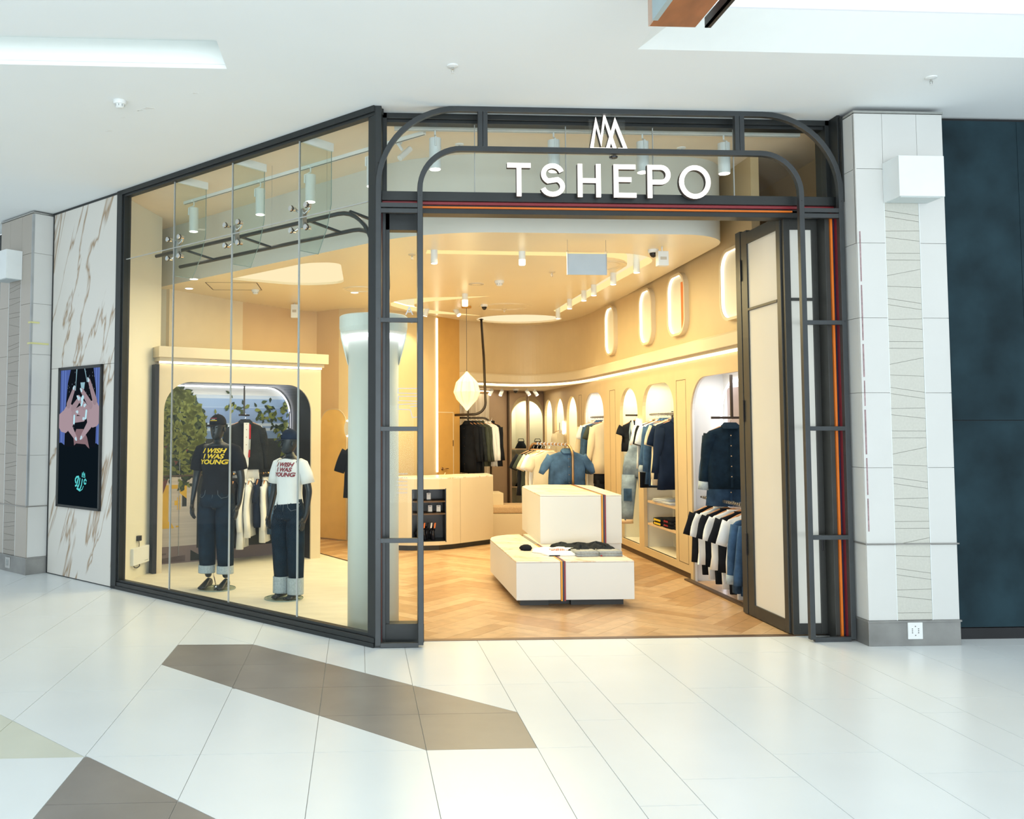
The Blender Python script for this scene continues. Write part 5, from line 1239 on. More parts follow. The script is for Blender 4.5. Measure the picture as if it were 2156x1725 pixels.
MB().tube([(1.7, 15.12, .80), (2.28, 15.04, .84)], .014, 8).build('lower_rail', 'bronze', tk2); MB().tube([(1.90, 15.10, 0), (1.90, 15.10, 2.1)], .014, 8).build('rear_post', 'bronze', tk2)

# ================================================================ SOFFIT FITTINGS
k_names = ['nearest', 'second', 'third', 'fourth', 'fifth', 'sixth', 'seventh', 'eighth']
def S2(x, y): return (x*1.048, y*1.048) if False else (x, y)
KS = (SOF-EYE)/(3.5-EYE)
front_spots = [(.757, 8.672, 'white downlight at the left end of the front ceiling slot'), (1.648, 8.699, 'white downlight in the middle of the front ceiling slot')]
for x, y, lb in front_spots: spot(x*KS, y*KS, SOF+.10, .24, .036, 0, 0, lb, 'downlights in the right-hand ceiling slot', stem=0, power=30, size=95)
rs = [(2.944, 9.088), (2.921, 9.861), (2.922, 10.698), (2.915, 11.152), (2.911, 11.907), (3.0, 13.0)]
for k, (x, y) in enumerate(rs):
    spot(x*KS, y*KS, SOF+.10, .24, .036, 0, 0, '%s white downlight along the right ceiling slot, counted from the entrance' % k_names[k], 'downlights in the right-hand ceiling slot', stem=0, power=(26 if k % 2 == 0 else 20), size=100)
spot(1.412*KS, 11.50*KS, SOF, .17, .042, 0, 0, 'short white downlight on the soffit beside the left ceiling slot', 'soffit downlights', stem=0, power=22, size=80)
spot(1.03*KS, 13.0*KS, SOF+.05, .18, .04, .35, 2.4, 'tilted white spot above the cash counter, nearer the pillar', 'counter spots', stem=.03, power=30, size=90)
spot(1.46*KS, 13.10*KS, SOF+.03, .17, .04, .7, -.9, 'tilted white spot above the cash counter, next to the pendant rose', 'counter spots', stem=.02, power=16, size=90)
smoke_detector(1.70*KS, 10.45*KS, SOF, 'white smoke detector in the middle of the shop soffit', s=1.15)
smoke_detector(-1.32*KS, 11.3*KS, SOF, 'white smoke detector on the soffit behind the display window', s=1.0)
sprinkler(1.18*KS, 13.35*KS, SOF, 'small sprinkler on the soffit beyond the ceiling slot') if False else None
sprinkler(2.205*KS, 9.834*KS, SOF, 'small sprinkler on the shop soffit near the ring vent', m='cream')
sprinkler(2.18*KS, 12.95*KS, SOF, 'small sprinkler on the shop soffit in front of the round light', m='cream')
sprinkler(.55*KS, 8.9*KS, SOF, 'small sprinkler on the soffit next to the left doorway post', m='cream')
def ring_vent(x, y, r_, label):
    t = thing('ring_vent', (x, y, SOF), label, 'ceiling vent')
    for a in (1.0, .80):
        mb = MB(); P = [[(x+rr*r_*a*math.cos(2*PI*j/36), y+rr*r_*a*math.sin(2*PI*j/36), z) for j in range(36)] for rr, z in ((1, SOF-.0005), (.995, SOF-.006), (.93, SOF-.006), (.925, SOF-.0005))]; mb.loft(P, cap=False); mb.build('ring', 'soffit', t, smooth=False, fix=True)
ring_vent(2.61*KS, 9.43*KS, .34, 'painted ring vent on the soffit behind the hanging sign')
ring_vent(2.15*KS, 12.7*KS, .40, 'painted ring vent on the soffit before the round light')
ring_vent(.02, 11.7, .24, 'painted ring vent on the soffit seen above the cylinder pillar')
t = thing('ceiling_speaker', (1.455*KS, 10.70*KS, SOF), 'flat round speaker grille on the shop soffit', 'speaker')
MB().lathe([(.10, 0), (.098, -.006), (.085, -.008)], (1.455*KS, 10.70*KS, SOF), 24).build('grille', mat('grille_grey', (.55, .50, .42), .6, var=.1), t)
MB().lathe([(.06, -.008), (.0602, -.0095)], (1.455*KS, 10.70*KS, SOF), 20).build('grille_centre', 'soffit', t)
# small white sensor boxes hanging from the soffit
for x, y, z, lb, sz in ((3.12, 8.80, SOF-.20, 'small white sensor box under the soffit at the right corner', (.055, .04, .15)), (3.70, 15.3, SOF-.20, 'small white sensor box at the back corner of the soffit', (.10, .05, .17)), (-.95, 13.1, SOF-.22, 'small white sensor box on the soffit over the window cabinet', (.05, .04, .2))):
    t = thing('sensor_box', (x, y, z), lb, 'sensor')
    MB().box((x-sz[0], y-sz[1], z), (x+sz[0], y+sz[1], z+sz[2])).build('housing', 'white_plastic', t, bevel=.004); MB().cyl((x, y, z+sz[2]), (x, y, SOF), .008, 6).build('stem', 'white_plastic', t)
    MB().box((x-sz[0]*.6, y-sz[1]-.002, z+sz[2]*.4), (x+sz[0]*.6, y-sz[1], z+sz[2]*.6)).build('marking', 'grille_grey' if 'grille_grey' in M else bpy.data.materials['grille_grey'], t)
# hatch lines
t = thing('ceiling_hatch', (-1.75, 11.6, SOF), 'square access hatch in the soffit behind the display window', 'ceiling hatch')
mb = MB(); HP = [(-1.95, 11.25), (-1.3, 11.25), (-1.3, 11.85), (-1.95, 11.85)]
for i in range(4): mb.bar((*HP[i], SOF-.0012), (*HP[(i+1) % 4], SOF-.0012), .012, .002)
mb.build('hatch_joint', 'brown_kick', t)
# blank hanging sign on chains
t = thing('hanging_sign', (2.45, 8.98, 3.30), 'blank pale sign board hanging on two hooks inside the entrance', 'sign')
MB().box((2.06, 8.50, 3.235), (2.455, 8.515, 3.445)).build('board', mat('pale_blue_grey_board', (.50, .56, .60), .4, var=.03), t, bevel=.002)
mb = MB()
for x in (2.063, 2.452): mb.box((x-.004, 8.495, 3.235), (x+.004, 8.52, 3.445))
mb.build('side_trim', 'steel', t)
for x in (2.065, 2.45):
    mb = MB(); mb.tube([(x+.012*math.cos(a), 8.507, 3.462+.012*math.sin(a)) for a in [2*PI*i/10 for i in range(11)]], .002, 5); mb.cyl((x, 8.507, 3.472), (x, 8.507, SOF), .002, 5); mb.build('hook', 'steel', t)

# ---- tracks with white cylinder spots
tt = thing('lighting_track', FW.p(1.8, CEIL-.03, .75), 'white lighting track behind the display window', 'lighting track')
mb = MB(); FW.box(mb, .1, 3.75, CEIL-.032, CEIL, .72, .755); mb.build('track_rail', 'white_metal', tt)
mb = MB(); FW.box(mb, .1, 3.75, CEIL-.034, CEIL-.0318, .734, .741); mb.build('track_slot', 'black_plastic', tt)
tt2 = thing('lighting_track', (2.1, 7.9, CEIL-.03), 'white lighting track behind the transom glass', 'lighting track')
MB().box((.31, 7.48, CEIL-.034), (3.92, 7.52, CEIL)).build('track_rail', 'white_metal', tt2); MB().box((.31, 7.497, CEIL-.036), (3.92, 7.503, CEIL-.0338)).build('track_slot', 'grey_cloth', tt2)
def track_spot(p, label, group, face, ln=.27, r_=.052, power=0):
    x, y, z = p; t = thing('track_spotlight', (x, y, z), label, 'spotlight', group)
    f_ = Vector(face).normalized()
    mb = MB(); mb.box((x-.03, y-.016, z-.018), (x+.03, y+.016, z)); mb.build('adapter', 'white_metal', t)
    q = Vector(p)+f_*(r_+.008)
    mb = MB(); mb.tube([Vector(p)-Vector((0, 0, .015)), Vector(p)-Vector((0, 0, .06)), q-Vector((0, 0, .09)), q-Vector((0, 0, .17))], .008, 6); mb.build('arm', 'white_metal', t)
    mb = MB(); mb.cyl((x, y, z-.09), (x, y, z-.09-ln), r_, 24); mb.build('barrel', 'white_metal', t)
    mb = MB(); mb.cyl((x, y, z-.09-ln), (x, y, z-.094-ln), r_*.88, 24); mb.build('lamp_face', 'lamp_face', t)
    if power:
        l = bpy.data.lights.new('spot_beam', 'SPOT'); l.energy = power; l.color = (1, .88, .70); l.spot_size = math.radians(85); l.spot_blend = .8; l.shadow_soft_size = .05
        o = bpy.data.objects.new('spot_beam', l); COL.objects.link(o); o.parent = t; o.location = (0, 0, -.12-ln)
    return t
nmz = ['window track spotlight nearest the marble panel', 'second window track spotlight from the marble panel', 'third window track spotlight from the marble panel', 'window track spotlight beside the corner post']
for k, s_ in enumerate((3.57, 2.375, 1.594, .746)): track_spot(FW.p(s_, CEIL-.015, .74), nmz[k], 'window track spotlights', (FW.d-FW.n), power=26)
nmz = ['leftmost of four track spotlights behind the transom', 'second of four track spotlights behind the transom, left of the crown', 'third of four track spotlights behind the transom, right of the crown', 'rightmost of four track spotlights behind the transom']
for k, x in enumerate((.665, 1.709, 2.50, 3.232)): track_spot((x, 7.5, CEIL-.015), nmz[k], 'transom track spotlights', (0, -1, 0), power=12)
sprinkler(.93, 7.95, CEIL, 'small sprinkler behind the transom near its left end')
sprinkler(3.02, 7.95, CEIL, 'small sprinkler behind the transom near its right end')
t = thing('bullet_camera', (.36, 7.9, CEIL), 'white bullet camera behind the left end of the transom', 'security camera')
MB().lathe([(.04, 0), (.04, -.02)], (.36, 7.9, CEIL), 14).build('base', 'white_plastic', t); MB().cyl((.36, 7.9, CEIL-.02), (.40, 7.88, CEIL-.09), .014, 8).build('arm', 'white_plastic', t)
MB().cyl((.47, 7.86, CEIL-.08), (.37, 7.80, CEIL-.19), .026, 14).build('barrel', 'white_plastic', t)
for k, (x, y) in enumerate(((-2.05, 11.0), (-2.25, 11.75), (-.05, 12.0))): 
    t = thing('recessed_downlight', (x, y, SOF), ['round recessed downlight over the window cabinet', 'round recessed downlight at the left corner of the soffit', 'round recessed downlight near the cylinder pillar'][k], 'downlight')
    MB().lathe([(.065, 0), (.062, -.004)], (x, y, SOF), 20).build('trim_ring', 'white_plastic', t); MB().lathe([(.05, -.004), (.0498, -.0055)], (x, y, SOF), 20).build('lamp_face', 'lamp_face', t)

# dark tube rails curving down behind the display glass
tq = thing('curved_display_rail', FW.p(.6, 2.4, .55), 'pair of dark steel rails running behind the window and curving down at the corner', 'display rail')
for k, (dd, zz, se) in enumerate(((.50, 3.70, .50), (.82, 3.62, .62))):
    pts = [FW.p(3.95, zz, dd), FW.p(se+.45, zz, dd)] + [FW.p(se+.45-.45*math.sin(a), zz-.45+.45*math.cos(a), dd) for a in [PI/2*i/9 for i in range(1, 10)]] + [FW.p(se, 2.2 if k == 0 else 3.0, dd)]
    MB().tube(pts, .021, 8).build('bent_tube', 'arch', tq, smooth=True)
mb = MB()
for s_ in (3.4, 2.4, 1.35, .8): mb.bar(FW.p(s_, 3.70, .50), FW.p(s_-.12, 3.62, .82), .03, .02)
mb.build('cross_tie', 'arch', tq)
mb = MB()
for s_ in (1.9, 3.0, 1.1): mb.cyl(FW.p(s_, 3.7, .5), FW.p(s_, CEIL, .5), .0015, 4)
mb.build('hanging_wire', 'steel', tq)

# ================================================================ DISPLAY WINDOW CONTENTS
# cylinder pillar with lit capital
tpl = thing('cylinder_pillar', (.10, 7.74, 0), 'pale rounded pillar with a lit bowl capital behind the corner of the shopfront', 'pillar')
pcx, pcy = .135, 7.72
MB().lathe([(.222, 0), (.222, 2.50)], (pcx, pcy, 0), 40).build('shaft', mat('pale_sage_white_paint', (.72, .75, .68), .5, var=.01), tpl, smooth=True)
MB().lathe([(.262, 2.30), (.285, 2.50), (.288, 2.555), (.272, 2.56), (.225, 2.56), (.225, 2.55), (.262, 2.54)] if False else [(.245, 2.54), (.288, 2.56), (.300, 2.60), (.300, 2.70), (.285, 2.71), (.1, 2.71)], (pcx, pcy, 0), 40).build('capital', 'pale_sage_white_paint' if 'pale_sage_white_paint' in M else bpy.data.materials['pale_sage_white_paint'], tpl)
MB().lathe([(.2225, 2.505), (.240, 2.505), (.240, 2.54), (.2225, 2.54)], (pcx, pcy, 0), 40, cap=False).build('led_ring', 'led_cool', tpl)
R_ = []
for k in range(17):
    a = -.15+(PI+.3)*k/16; R_.append([(pcx+rr*math.cos(a), pcy+rr*math.sin(a), z) for rr, z in ((.296, 2.60), (.29, 2.52), (.26, 2.40), (.228, 2.28), (.224, 2.28), (.25, 2.40), (.28, 2.52), (.284, 2.60))])
MB().loft(R_).build('bowl_flare', 'pale_sage_white_paint' if 'pale_sage_white_paint' in M else bpy.data.materials['pale_sage_white_paint'], tpl, smooth=False)

# wall socket, adapter and router on the left return wall
WS = Fr((-2.69, 9.87), (.25, 1.10), (-1.10, .25))
t = thing('power_socket', WS.p(.55, .40, -.01), 'white wall socket with black adapter on the display side wall', 'socket')
mb = MB(); WS.box(mb, .50, .66, .40, .54, -.008, 0); mb.build('cover_plate', 'white_plastic', t, bevel=.002)
mb = MB(); WS.box(mb, .54, .61, .42, .48, -.05, -.008); mb.build('adapter', 'black_plastic', t, bevel=.003)
t = thing('router_box', WS.p(.62, .14, -.03), 'white router box with cable under the wall socket', 'router')
mb = MB(); WS.box(mb, .40, .80, .155, .35, -.055, -.002); mb.build('housing', 'white_plastic', t, bevel=.006)
mb = MB(); WS.box(mb, .68, .76, .18, .186, -.057, -.0545); mb.build('small_mark', 'grey_cloth', t)
mb = MB(); mb.tube([WS.p(.45, .155, -.03), WS.p(.46, .13, -.04), WS.p(.52, .12, -.04), WS.p(.58, .13, -.04), WS.p(.60, .15, -.03)], .006, 6); mb.tube([WS.p(.58, .42, -.03), WS.p(.585, .38, -.03), WS.p(.58, .35, -.03)], .004, 6); mb.build('cable', 'black_plastic', t)

# cabinet with the mural niche
FC = Fr((-2.355, 10.692), (1.858, 1.116), (-1.116, 1.858))
tcab = thing('window_cabinet', FC.p(1.08, 0, .3), 'cream display cabinet with black niche and tree mural in the window', 'cabinet')
NH = arch_outline(.03, 2.025, .0, 2.290, .34, .36, 10)
mb = MB(); arch_wall(FC, mb, -.04, 2.168, 0, 2.50, NH, 0, .025); mb.build('front_panel', 'cream', tcab)
mb = MB(); FC.box(mb, -.075, 2.23, 2.575, 2.705, -.10, .70); mb.build('cornice', 'cream', tcab, bevel=.003)
mb = MB(); FC.box(mb, -.05, 2.19, 2.53, 2.575, -.05, .70); mb.build('cornice_step', 'cream', tcab)
mb = MB(); FC.box(mb, -.04, 2.16, 2.505, 2.53, -.035, -.005); mb.build('led_strip', 'led', tcab)
mb = MB(); FC.box(mb, 2.143, 2.168, 0, 2.5, .025, .72); mb.build('side_panel', 'cream', tcab); mb = MB(); FC.box(mb, -.04, -.015, 0, 2.5, .025, .72); mb.build('side_panel', 'cream', tcab)
mb = MB(); FC.box(mb, -.09, -.041, 0, 2.49, -.02, .3); mb.build('painted_gap_shade', 'black_plastic', tcab)  # black strip paints the shade of the gap left of the cabinet
mb = MB(); niche(FC, mb, NH, .025, .64, .014, False); mb.build('niche_lining', 'black_niche', tcab)
mb = MB(); FC.box(mb, -.01, 2.14, 0, 2.5, .64, .66); mb.build('mural_board', None or mat('mural_base', (.3, .3, .3)), tcab)
mbase = bpy.data.materials['mural_base']; nt = mbase.node_tree
for n_ in list(nt.nodes):
    if n_.type in ('TEX_NOISE', 'VALTORGB', 'MAPPING', 'TEX_COORD'): nt.nodes.remove(n_)
b = nt.nodes['Principled BSDF']; tcn = nt.nodes.new('ShaderNodeTexCoord'); sp = nt.nodes.new('ShaderNodeSeparateXYZ'); rp = nt.nodes.new('ShaderNodeValToRGB'); mr = nt.nodes.new('ShaderNodeMapRange')
mr.inputs['From Max'].default_value = 2.4; nt.links.new(tcn.outputs['Object'], sp.inputs[0]); nt.links.new(sp.outputs['Z'], mr.inputs['Value']); nt.links.new(mr.outputs[0], rp.inputs[0]); nt.links.new(rp.outputs[0], b.inputs['Base Color'])
rp.color_ramp.interpolation = 'CONSTANT'; cols = [(0, (.23, .17, .16)), (.09, (.36, .28, .26)), (.13, (.50, .42, .36)), (.38, (.55, .47, .40)), (.50, (.03, .035, .03)), (.66, (.16, .24, .38)), (.70, (.40, .46, .54)), (.715, (.17, .25, .40)), (.73, (.42, .48, .55)), (.745, (.18, .26, .42)), (.83, (.30, .38, .52)), (.835, (.22, .31, .46)), (.88, (.42, .48, .55)), (.90, (.60, .60, .58))]
e = rp.color_ramp.elements; e[0].position, e[0].color = cols[0][0], (*cols[0][1], 1); e[1].position, e[1].color = 1.0, (.66, .64, .6, 1)
for p_, c in cols[1:]: q = e.new(p_); q.color = (*c, 1)
def mur(polys, name, m, dep, kind=None):
    mb = MB()
    for P in polys: mb.slab([FC.p(a, z, .64-dep) for a, z in P], FC.n, .0006)
    return mb.build(name, m, tcab, kind=kind)
# printed building, doorway, ground
mur([[(.06, .22), (.70, .22), (.70, 1.02), (.58, 1.12), (.06, 1.12)]], 'printed_facade', mat('printed_facade', (.56, .49, .42), .6, var=.1, scale=4, stretch=(.2, .2, 9)), .002)
mur([[(.70, .18), (1.05, .18), (1.05, 1.18), (.70, 1.18)], [(1.30, .16), (2.1, .16), (2.1, 1.55), (1.30, 1.55)], [(.50, .72), (.56, .72), (.56, 1.15), (.50, 1.15)], [(.62, .02), (.85, .02), (.62, .16)]], 'printed_doorway', mat('printed_dark', (.018, .022, .02), .5, var=.3), .003)
mur([[(.03, .02), (.55, .02), (.55, .10), (.03, .06)], [(.03, .10), (.30, .12), (.30, .14), (.03, .13)]], 'printed_ground', mat('printed_ground', (.12, .085, .08), .6, var=.3), .003)
yel = mat('printed_ochre', (.72, .42, .03), .6, var=.1)
mur([[(.07, .45), (.40, .45), (.36, .52), (.32, .54), (.32, 1.0), (.18, 1.0), (.18, .54), (.12, .50)], [(.36, .95), (.44, .95), (.44, 1.0), (.36, 1.0)], [(.46, .90), (.56, .82), (.56, 1.0), (.46, 1.0)], [(.40, .74), (.44, .74), (.44, .80), (.40, .80)], [(.46, .68), (.475, .68), (.475, .86), (.46, .86)], [(.435, .68), (.445, .68), (.445, .84), (.435, .84)], [(.35, .45), (.37, .45), (.37, .50), (.35, .50)], [(.42, .46), (.46, .46), (.46, .48), (.42, .48)]], 'printed_letter', yel, .004)
brn = mat('printed_bark', (.12, .032, .022), .6, var=.3)
mur([[(.03, .62), (.09, .72), (.20, .98), (.26, 1.15), (.34, 1.28), (.40, 1.32), (.44, 1.3), (.34, 1.16), (.28, .98), (.22, .82), (.12, .64), (.03, .46)], [(.15, .88), (.04, 1.16), (.03, 1.22), (.06, 1.16), (.19, .95)], [(.38, 1.28), (.50, 1.42), (.62, 1.50), (.48, 1.34)], [(.20, 1.3), (.30, 1.62), (.36, 1.75), (.30, 1.5)]], 'printed_branch', brn, .007)
rnd = random.Random(11); L = [[], [], []]
def leaf(x, z, s_, a):
    return [(x+s_*(c*math.cos(a)-d_*math.sin(a)), z+s_*(c*math.sin(a)+d_*math.cos(a))) for c, d_ in ((-.5, 0), (-.2, .28), (.1, .22), (.55, .02), (.15, -.2), (-.2, -.26))]
def crown(x, z):
    w1 = ((x-.18)/.62)**2+((z-1.72)/.62)**2
    w2 = ((x-.62)/.30)**2+((z-1.30)/.20)**2
    return w1 < 1 or w2 < 1
base_leaf = []
for k in range(1500):
    x = rnd.uniform(.02, 1.0); z = rnd.uniform(1.05, 2.34)
    if crown(x, z):
        ci = rnd.choice([0, 0, 1, 2] if z < 1.9 or x < .25 else [0, 1, 2, 2]); L[ci].append(leaf(x, z, rnd.uniform(.07, .14), rnd.uniform(0, 6.28)))
for cx_, cz_, n_ in ((1.12, 2.05, 10), (.95, 1.86, 10), (1.30, 1.98, 8), (1.72, 1.95, 26), (1.92, 1.75, 40), (2.0, 2.05, 24), (1.98, 1.5, 30), (1.05, 1.7, 14), (.5, 1.05, 22), (.22, 1.12, 16), (1.6, 1.90, 10)):
    for k in range(n_): L[k % 3].append(leaf(cx_+rnd.gauss(0, .06), cz_+rnd.gauss(0, .07), rnd.uniform(.05, .10), rnd.uniform(0, 6.28)))
P = [[(.03, 1.32), (.2, 1.2), (.5, 1.16), (.72, 1.3), (.72, 1.6), (.66, 1.95), (.5, 2.2), (.2, 2.33), (.03, 2.33)]]
mur(P, 'printed_foliage_mass', mat('print_green_deep', (.010, .022, .008), .6, var=.4), .0045)
for i, c in enumerate(((.008, .020, .006), (.030, .050, .010), (.14, .16, .025))): mur(L[i], 'printed_leaves', mat('print_green_%s' % 'abc'[i], c, .6, var=.2), .006+.0012*i, kind='stuff')
mb = MB()
for s_ in (.17, .46, .80): FC.box(mb, s_-.003, s_+.003, .1, 1.95, .632, .636)
mb.build('slotted_upright', 'grey_cloth', tcab)
mb = MB(); mb.box((0,0,0),(0,0,0)) if False else None
FC.box(mb, 1.85, 1.862, .1, 1.95, .30, .312); FC.box(mb, 2.006, 2.010, .25, 1.95, .33, .35); mb.build('side_slot', 'black_plastic', tcab)
# LED line around the rear edge of the niche
pl_ = [(a, z) for a, z in arch_outline(.05, 2.005, .1, 2.272, .34, .36, 10) if not (a < .2 and z < 2.2)]
MB().tube([FC.p(a, z, .60) for a, z in pl_], .010, 6).build('led_line', 'led_cool', tcab)
l = bpy.data.lights.new('niche_light', 'AREA'); l.shape = 'RECTANGLE'; l.size = 1.7; l.size_y = .1; l.energy = 7; l.color = (1, .97, .92)
o = bpy.data.objects.new('niche_light', l); COL.objects.link(o); o.location = FC.p(1.0, 2.24, .40); o.rotation_euler = (0, 0, math.atan2(FC.d.y, FC.d.x))
# drop arm and rails
t = thing('display_arm', FC.p(1.22, 1.9, .35), 'dark drop arm with short cross bar above the hanging jacket', 'display arm')
mb = MB(); mb.bar(FC.p(1.22, 1.90, .35), FC.p(1.22, 2.28, .35), .02, .02, (1, 0, 0)); mb.build('drop_post', 'bronze', t)
mb = MB(); mb.bar(FC.p(1.22-.10, 1.895, .28), FC.p(1.22+.10, 1.895, .42), .022, .022); mb.build('cross_arm', 'bronze', t, bevel=.003)
t = thing('hanging_rail', FC.p(1.1, 1.12, .32), 'dark rail across the window cabinet holding jackets and white shirts', 'hanging rail')
MB().cyl(FC.p(.03, 1.13, .33), FC.p(2.0, 1.13, .33), .012, 8).build('bar', 'bronze', t)
mb = MB()
for i in range(12): mb.cyl(FC.p(1.06+.07*i, 1.13, .33), FC.p(1.075+.07*i, 1.13, .33), .019, 8)
mb.build('spacer_ring', 'brass', t)

# arched golden niche in the wall behind, with sconce and hanging black tee
FB = Fr((-.66, 14.0), (.36, -.32), (.32, .36))
t = thing('arched_wall_panel', FB.p(.38, 0, -.01), 'golden arched panel on the wall between cabinet and pillar', 'wall panel')
H = arch_outline(.10, .66, .02, 2.02, .24, .26, 8)
mb = MB(); mb.slab([FB.p(a, z, -.016) for a, z in H], FB.n, .014); mb.build('panel', mat('amber_lacquer', (.80, .55, .20), .4, var=.05), t)
mb = MB(); mb.ribbon([FB.p(a, z, -.020) for a, z in H], FB.n, .014, .01); mb.build('panel_edge', 'cream', t)
t = thing('wall_sconce', FB.p(.78, 1.55, -.05), 'oval glowing sconce half hidden behind the cylinder pillar', 'wall lamp')
mb = MB(); mb.loft([[FB.p(.70+.05*math.cos(a), 1.72+.13*math.sin(a), d_) for a in [2*PI*i/20 for i in range(20)]] for d_ in (-.012, -.04)]); mb.build('glow_ring', 'sconce_glow' if 'sconce_glow' in M else bpy.data.materials['sconce_glow'], t)
mb = MB(); mb.loft([[FB.p(.72+.05*math.cos(a), 1.72+.11*math.sin(a), d_) for a in [2*PI*i/20 for i in range(20)]] for d_ in (-.07, -.078)]); mb.build('disc', 'white_plastic', t)

# ================================================================ GARMENTS
def hanger_at(P, ang, label, group=None, wd=.21, m='hanger'):
    """P = point on the rail; garment plane direction angle ang (about z)"""
    x, y, z = P; t = thing('clothes_hanger', P, label, 'hanger', group); c, s_ = math.cos(ang), math.sin(ang)
    def w(a, zz, b=0): return (x+a*c-b*s_, y+a*s_+b*c, z+zz)
    hook = [w(-.018, 0), w(-.010, .016), w(.006, .016), w(.016, .0), w(.010, -.018), w(0, -.04), w(0, -.075)]
    MB().tube(hook, .0022, 4).build('hook', 'chrome', t)
    pts = [w(-wd, -.145), w(-wd*.55, -.105), w(0, -.07), w(wd*.55, -.105), w(wd, -.145)]
    MB().tube(pts, [.008, .012, .014, .012, .008], 6, r2=[.012, .016, .02, .016, .012]).build('shoulder_bar', m, t, smooth=True)
    return t
def garment(P, ang, name, label, cat, m, kind='tee', group=None, wd=.25, ln=.68, th=.05, slv=None, hanger=True, seed=0, collar=None, open_front=None, cuff=None, hlabel=None, spread=None, hgroup=None, hw=.2):
    x, y, z = P; rnd = random.Random(seed+int(abs(x*1000+y*777))); c, s_ = math.cos(ang), math.sin(ang)
    z0 = z-.085
    t = thing(name, (x, y, z-.085-ln), label, cat, group)
    def w(a, b, zz): return (x+a*c-b*s_, y+a*s_+b*c, z0+zz)
    ph = [rnd.uniform(0, 6.28) for _ in range(4)]
    rows = [(.012, .055, .5), (0, .075, .7), (-.022, wd*.52, .8), (-.052, wd*.84, .9), (-.085, wd*.97, 1), (-.15, wd*.97, 1), (-.24, wd*.94, 1.05), (-ln*.55, wd*.95, 1.1), (-ln*.78, wd*.97, 1.2), (-ln, wd, 1.25)]
    n = 22; rings = []
    for k, (zz, hw_, tf) in enumerate(rows):
        dn = k/(len(rows)-1); R = []
        for j in range(n):
            a = 2*PI*j/n; ca_, sa_ = math.cos(a), math.sin(a)
            fold = (.007+.016*dn)*math.sin(4*a+ph[0]+zz*3)*dn + .006*dn*math.sin(7*a+ph[1]-zz*5)
            R.append(w(hw_*(abs(ca_)**.75)*(1 if ca_ >= 0 else -1)+.006*dn*math.sin(3*zz*8+ph[2]), (th*tf)*(abs(sa_)**.7)*(1 if sa_ >= 0 else -1)*.5+fold, zz))
        rings.append(R)
    MB().loft(rings).build('torso', m, t, smooth=True, fix=False)
    if slv is None: slv = {'tee': .21, 'shirt': .56, 'jacket': .58, 'vest': 0}[kind]
    if slv:
        sp = spread if spread is not None else (.62 if kind == 'tee' else .20)
        for sg in (-1, 1):
            a0 = sp+rnd.uniform(-.05, .05); pts = []; rr = []; r2 = []
            st = (sg*wd*.80, -.085)
            nseg = 5
            for k in range(nseg+1):
                u_ = k/nseg; bend = a0*(1-.25*u_); ax = st[0]+sg*math.sin(bend)*slv*u_*1.0; az = st[1]-math.cos(bend)*slv*u_
                pts.append(w(ax, .012*math.sin(u_*5+ph[3]) , az)); rr.append((.075-.015*u_) if kind == 'tee' else (.072-.030*u_+.006*math.sin(u_*9+ph[1]))); r2.append(th*.55*(1-.25*u_))
            # tube cross-section: wide in garment plane, thin across
            R = []
            for k, p in enumerate(pts):
                q0, q1 = Vector(pts[max(k-1, 0)]), Vector(pts[min(k+1, nseg)]); tt = (q1-q0).normalized(); pl = Vector((c, s_, 0)); nn = Vector((-s_, c, 0)); inpl = nn.cross(tt).normalized()
                R.append([Vector(p)+inpl*rr[k]*math.cos(2*PI*j/12)+nn*(r2[k]*math.sin(2*PI*j/12)+.004*math.sin(3*2*PI*j/12+k+ph[0])) for j in range(12)])
            sl = MB().loft(R).build('sleeve', m, t, smooth=True, fix=False)
            if cuff:
                p, q0 = Vector(pts[-1]), Vector(pts[-2]); tt = (p-q0).normalized(); nn = Vector((-s_, c, 0)); inpl = nn.cross(tt).normalized()
                R = [[p+tt*dd+inpl*(rr[-1]+.006)*math.cos(2*PI*j/12)+nn*(r2[-1]+.006)*math.sin(2*PI*j/12) for j in range(12)] for dd in (-.075, .012)]
                MB().loft(R).build('cuff', cuff, t, smooth=True)
    cm = collar or m
    if kind in ('shirt', 'jacket'):
        R = []
        for k, (zz, rx, ry) in enumerate(((-.012, .085, th*.55), (.030, .062, th*.6), (.036, .060, th*.6), (.0, .098, th*.72))):
            R.append([w(rx*math.cos(a), ry*math.sin(a)-(.01 if k == 3 else 0), zz-(.03 if (k in (3,) and math.sin(a) < -.4) else 0)) for a in [2*PI*j/16 for j in range(16)]])
        MB().loft(R, cap=False).build('collar', cm, t, smooth=True)
        mb = MB(); mb.slab([w(-.012, -th*.55-.006, -.05), w(.012, -th*.55-.006, -.05), w(.014, -th*.66-.012, -ln*.97), (w(-.010, -th*.66-.012, -ln*.97))], (s_, -c, 0), .003); mb.build('placket', m, t)
        mb = MB()
        for k in range(5):
            zz = -.10-k*(ln-.18)/4.5; p = Vector(w(0, -th*.66-.016, zz)); mb.cyl(p, p+Vector((s_, -c, 0))*.004, .006, 8)
        mb.build('button', 'brass', t)
    else:
        R = [[w(rx*math.cos(a), ry*math.sin(a), zz) for a in [2*PI*j/16 for j in range(16)]] for zz, rx, ry in ((-.004, .082, th*.45), (.014, .070, th*.42), (.010, .058, th*.34))]
        MB().loft(R, cap=False).build('neck_rib', cm, t, smooth=True)
    if hanger: hanger_at(P, ang, hlabel or ' '.join(('wooden hanger of the ' + label).split()[:15]), hgroup, hw if hw < wd else wd*.8)
    return t
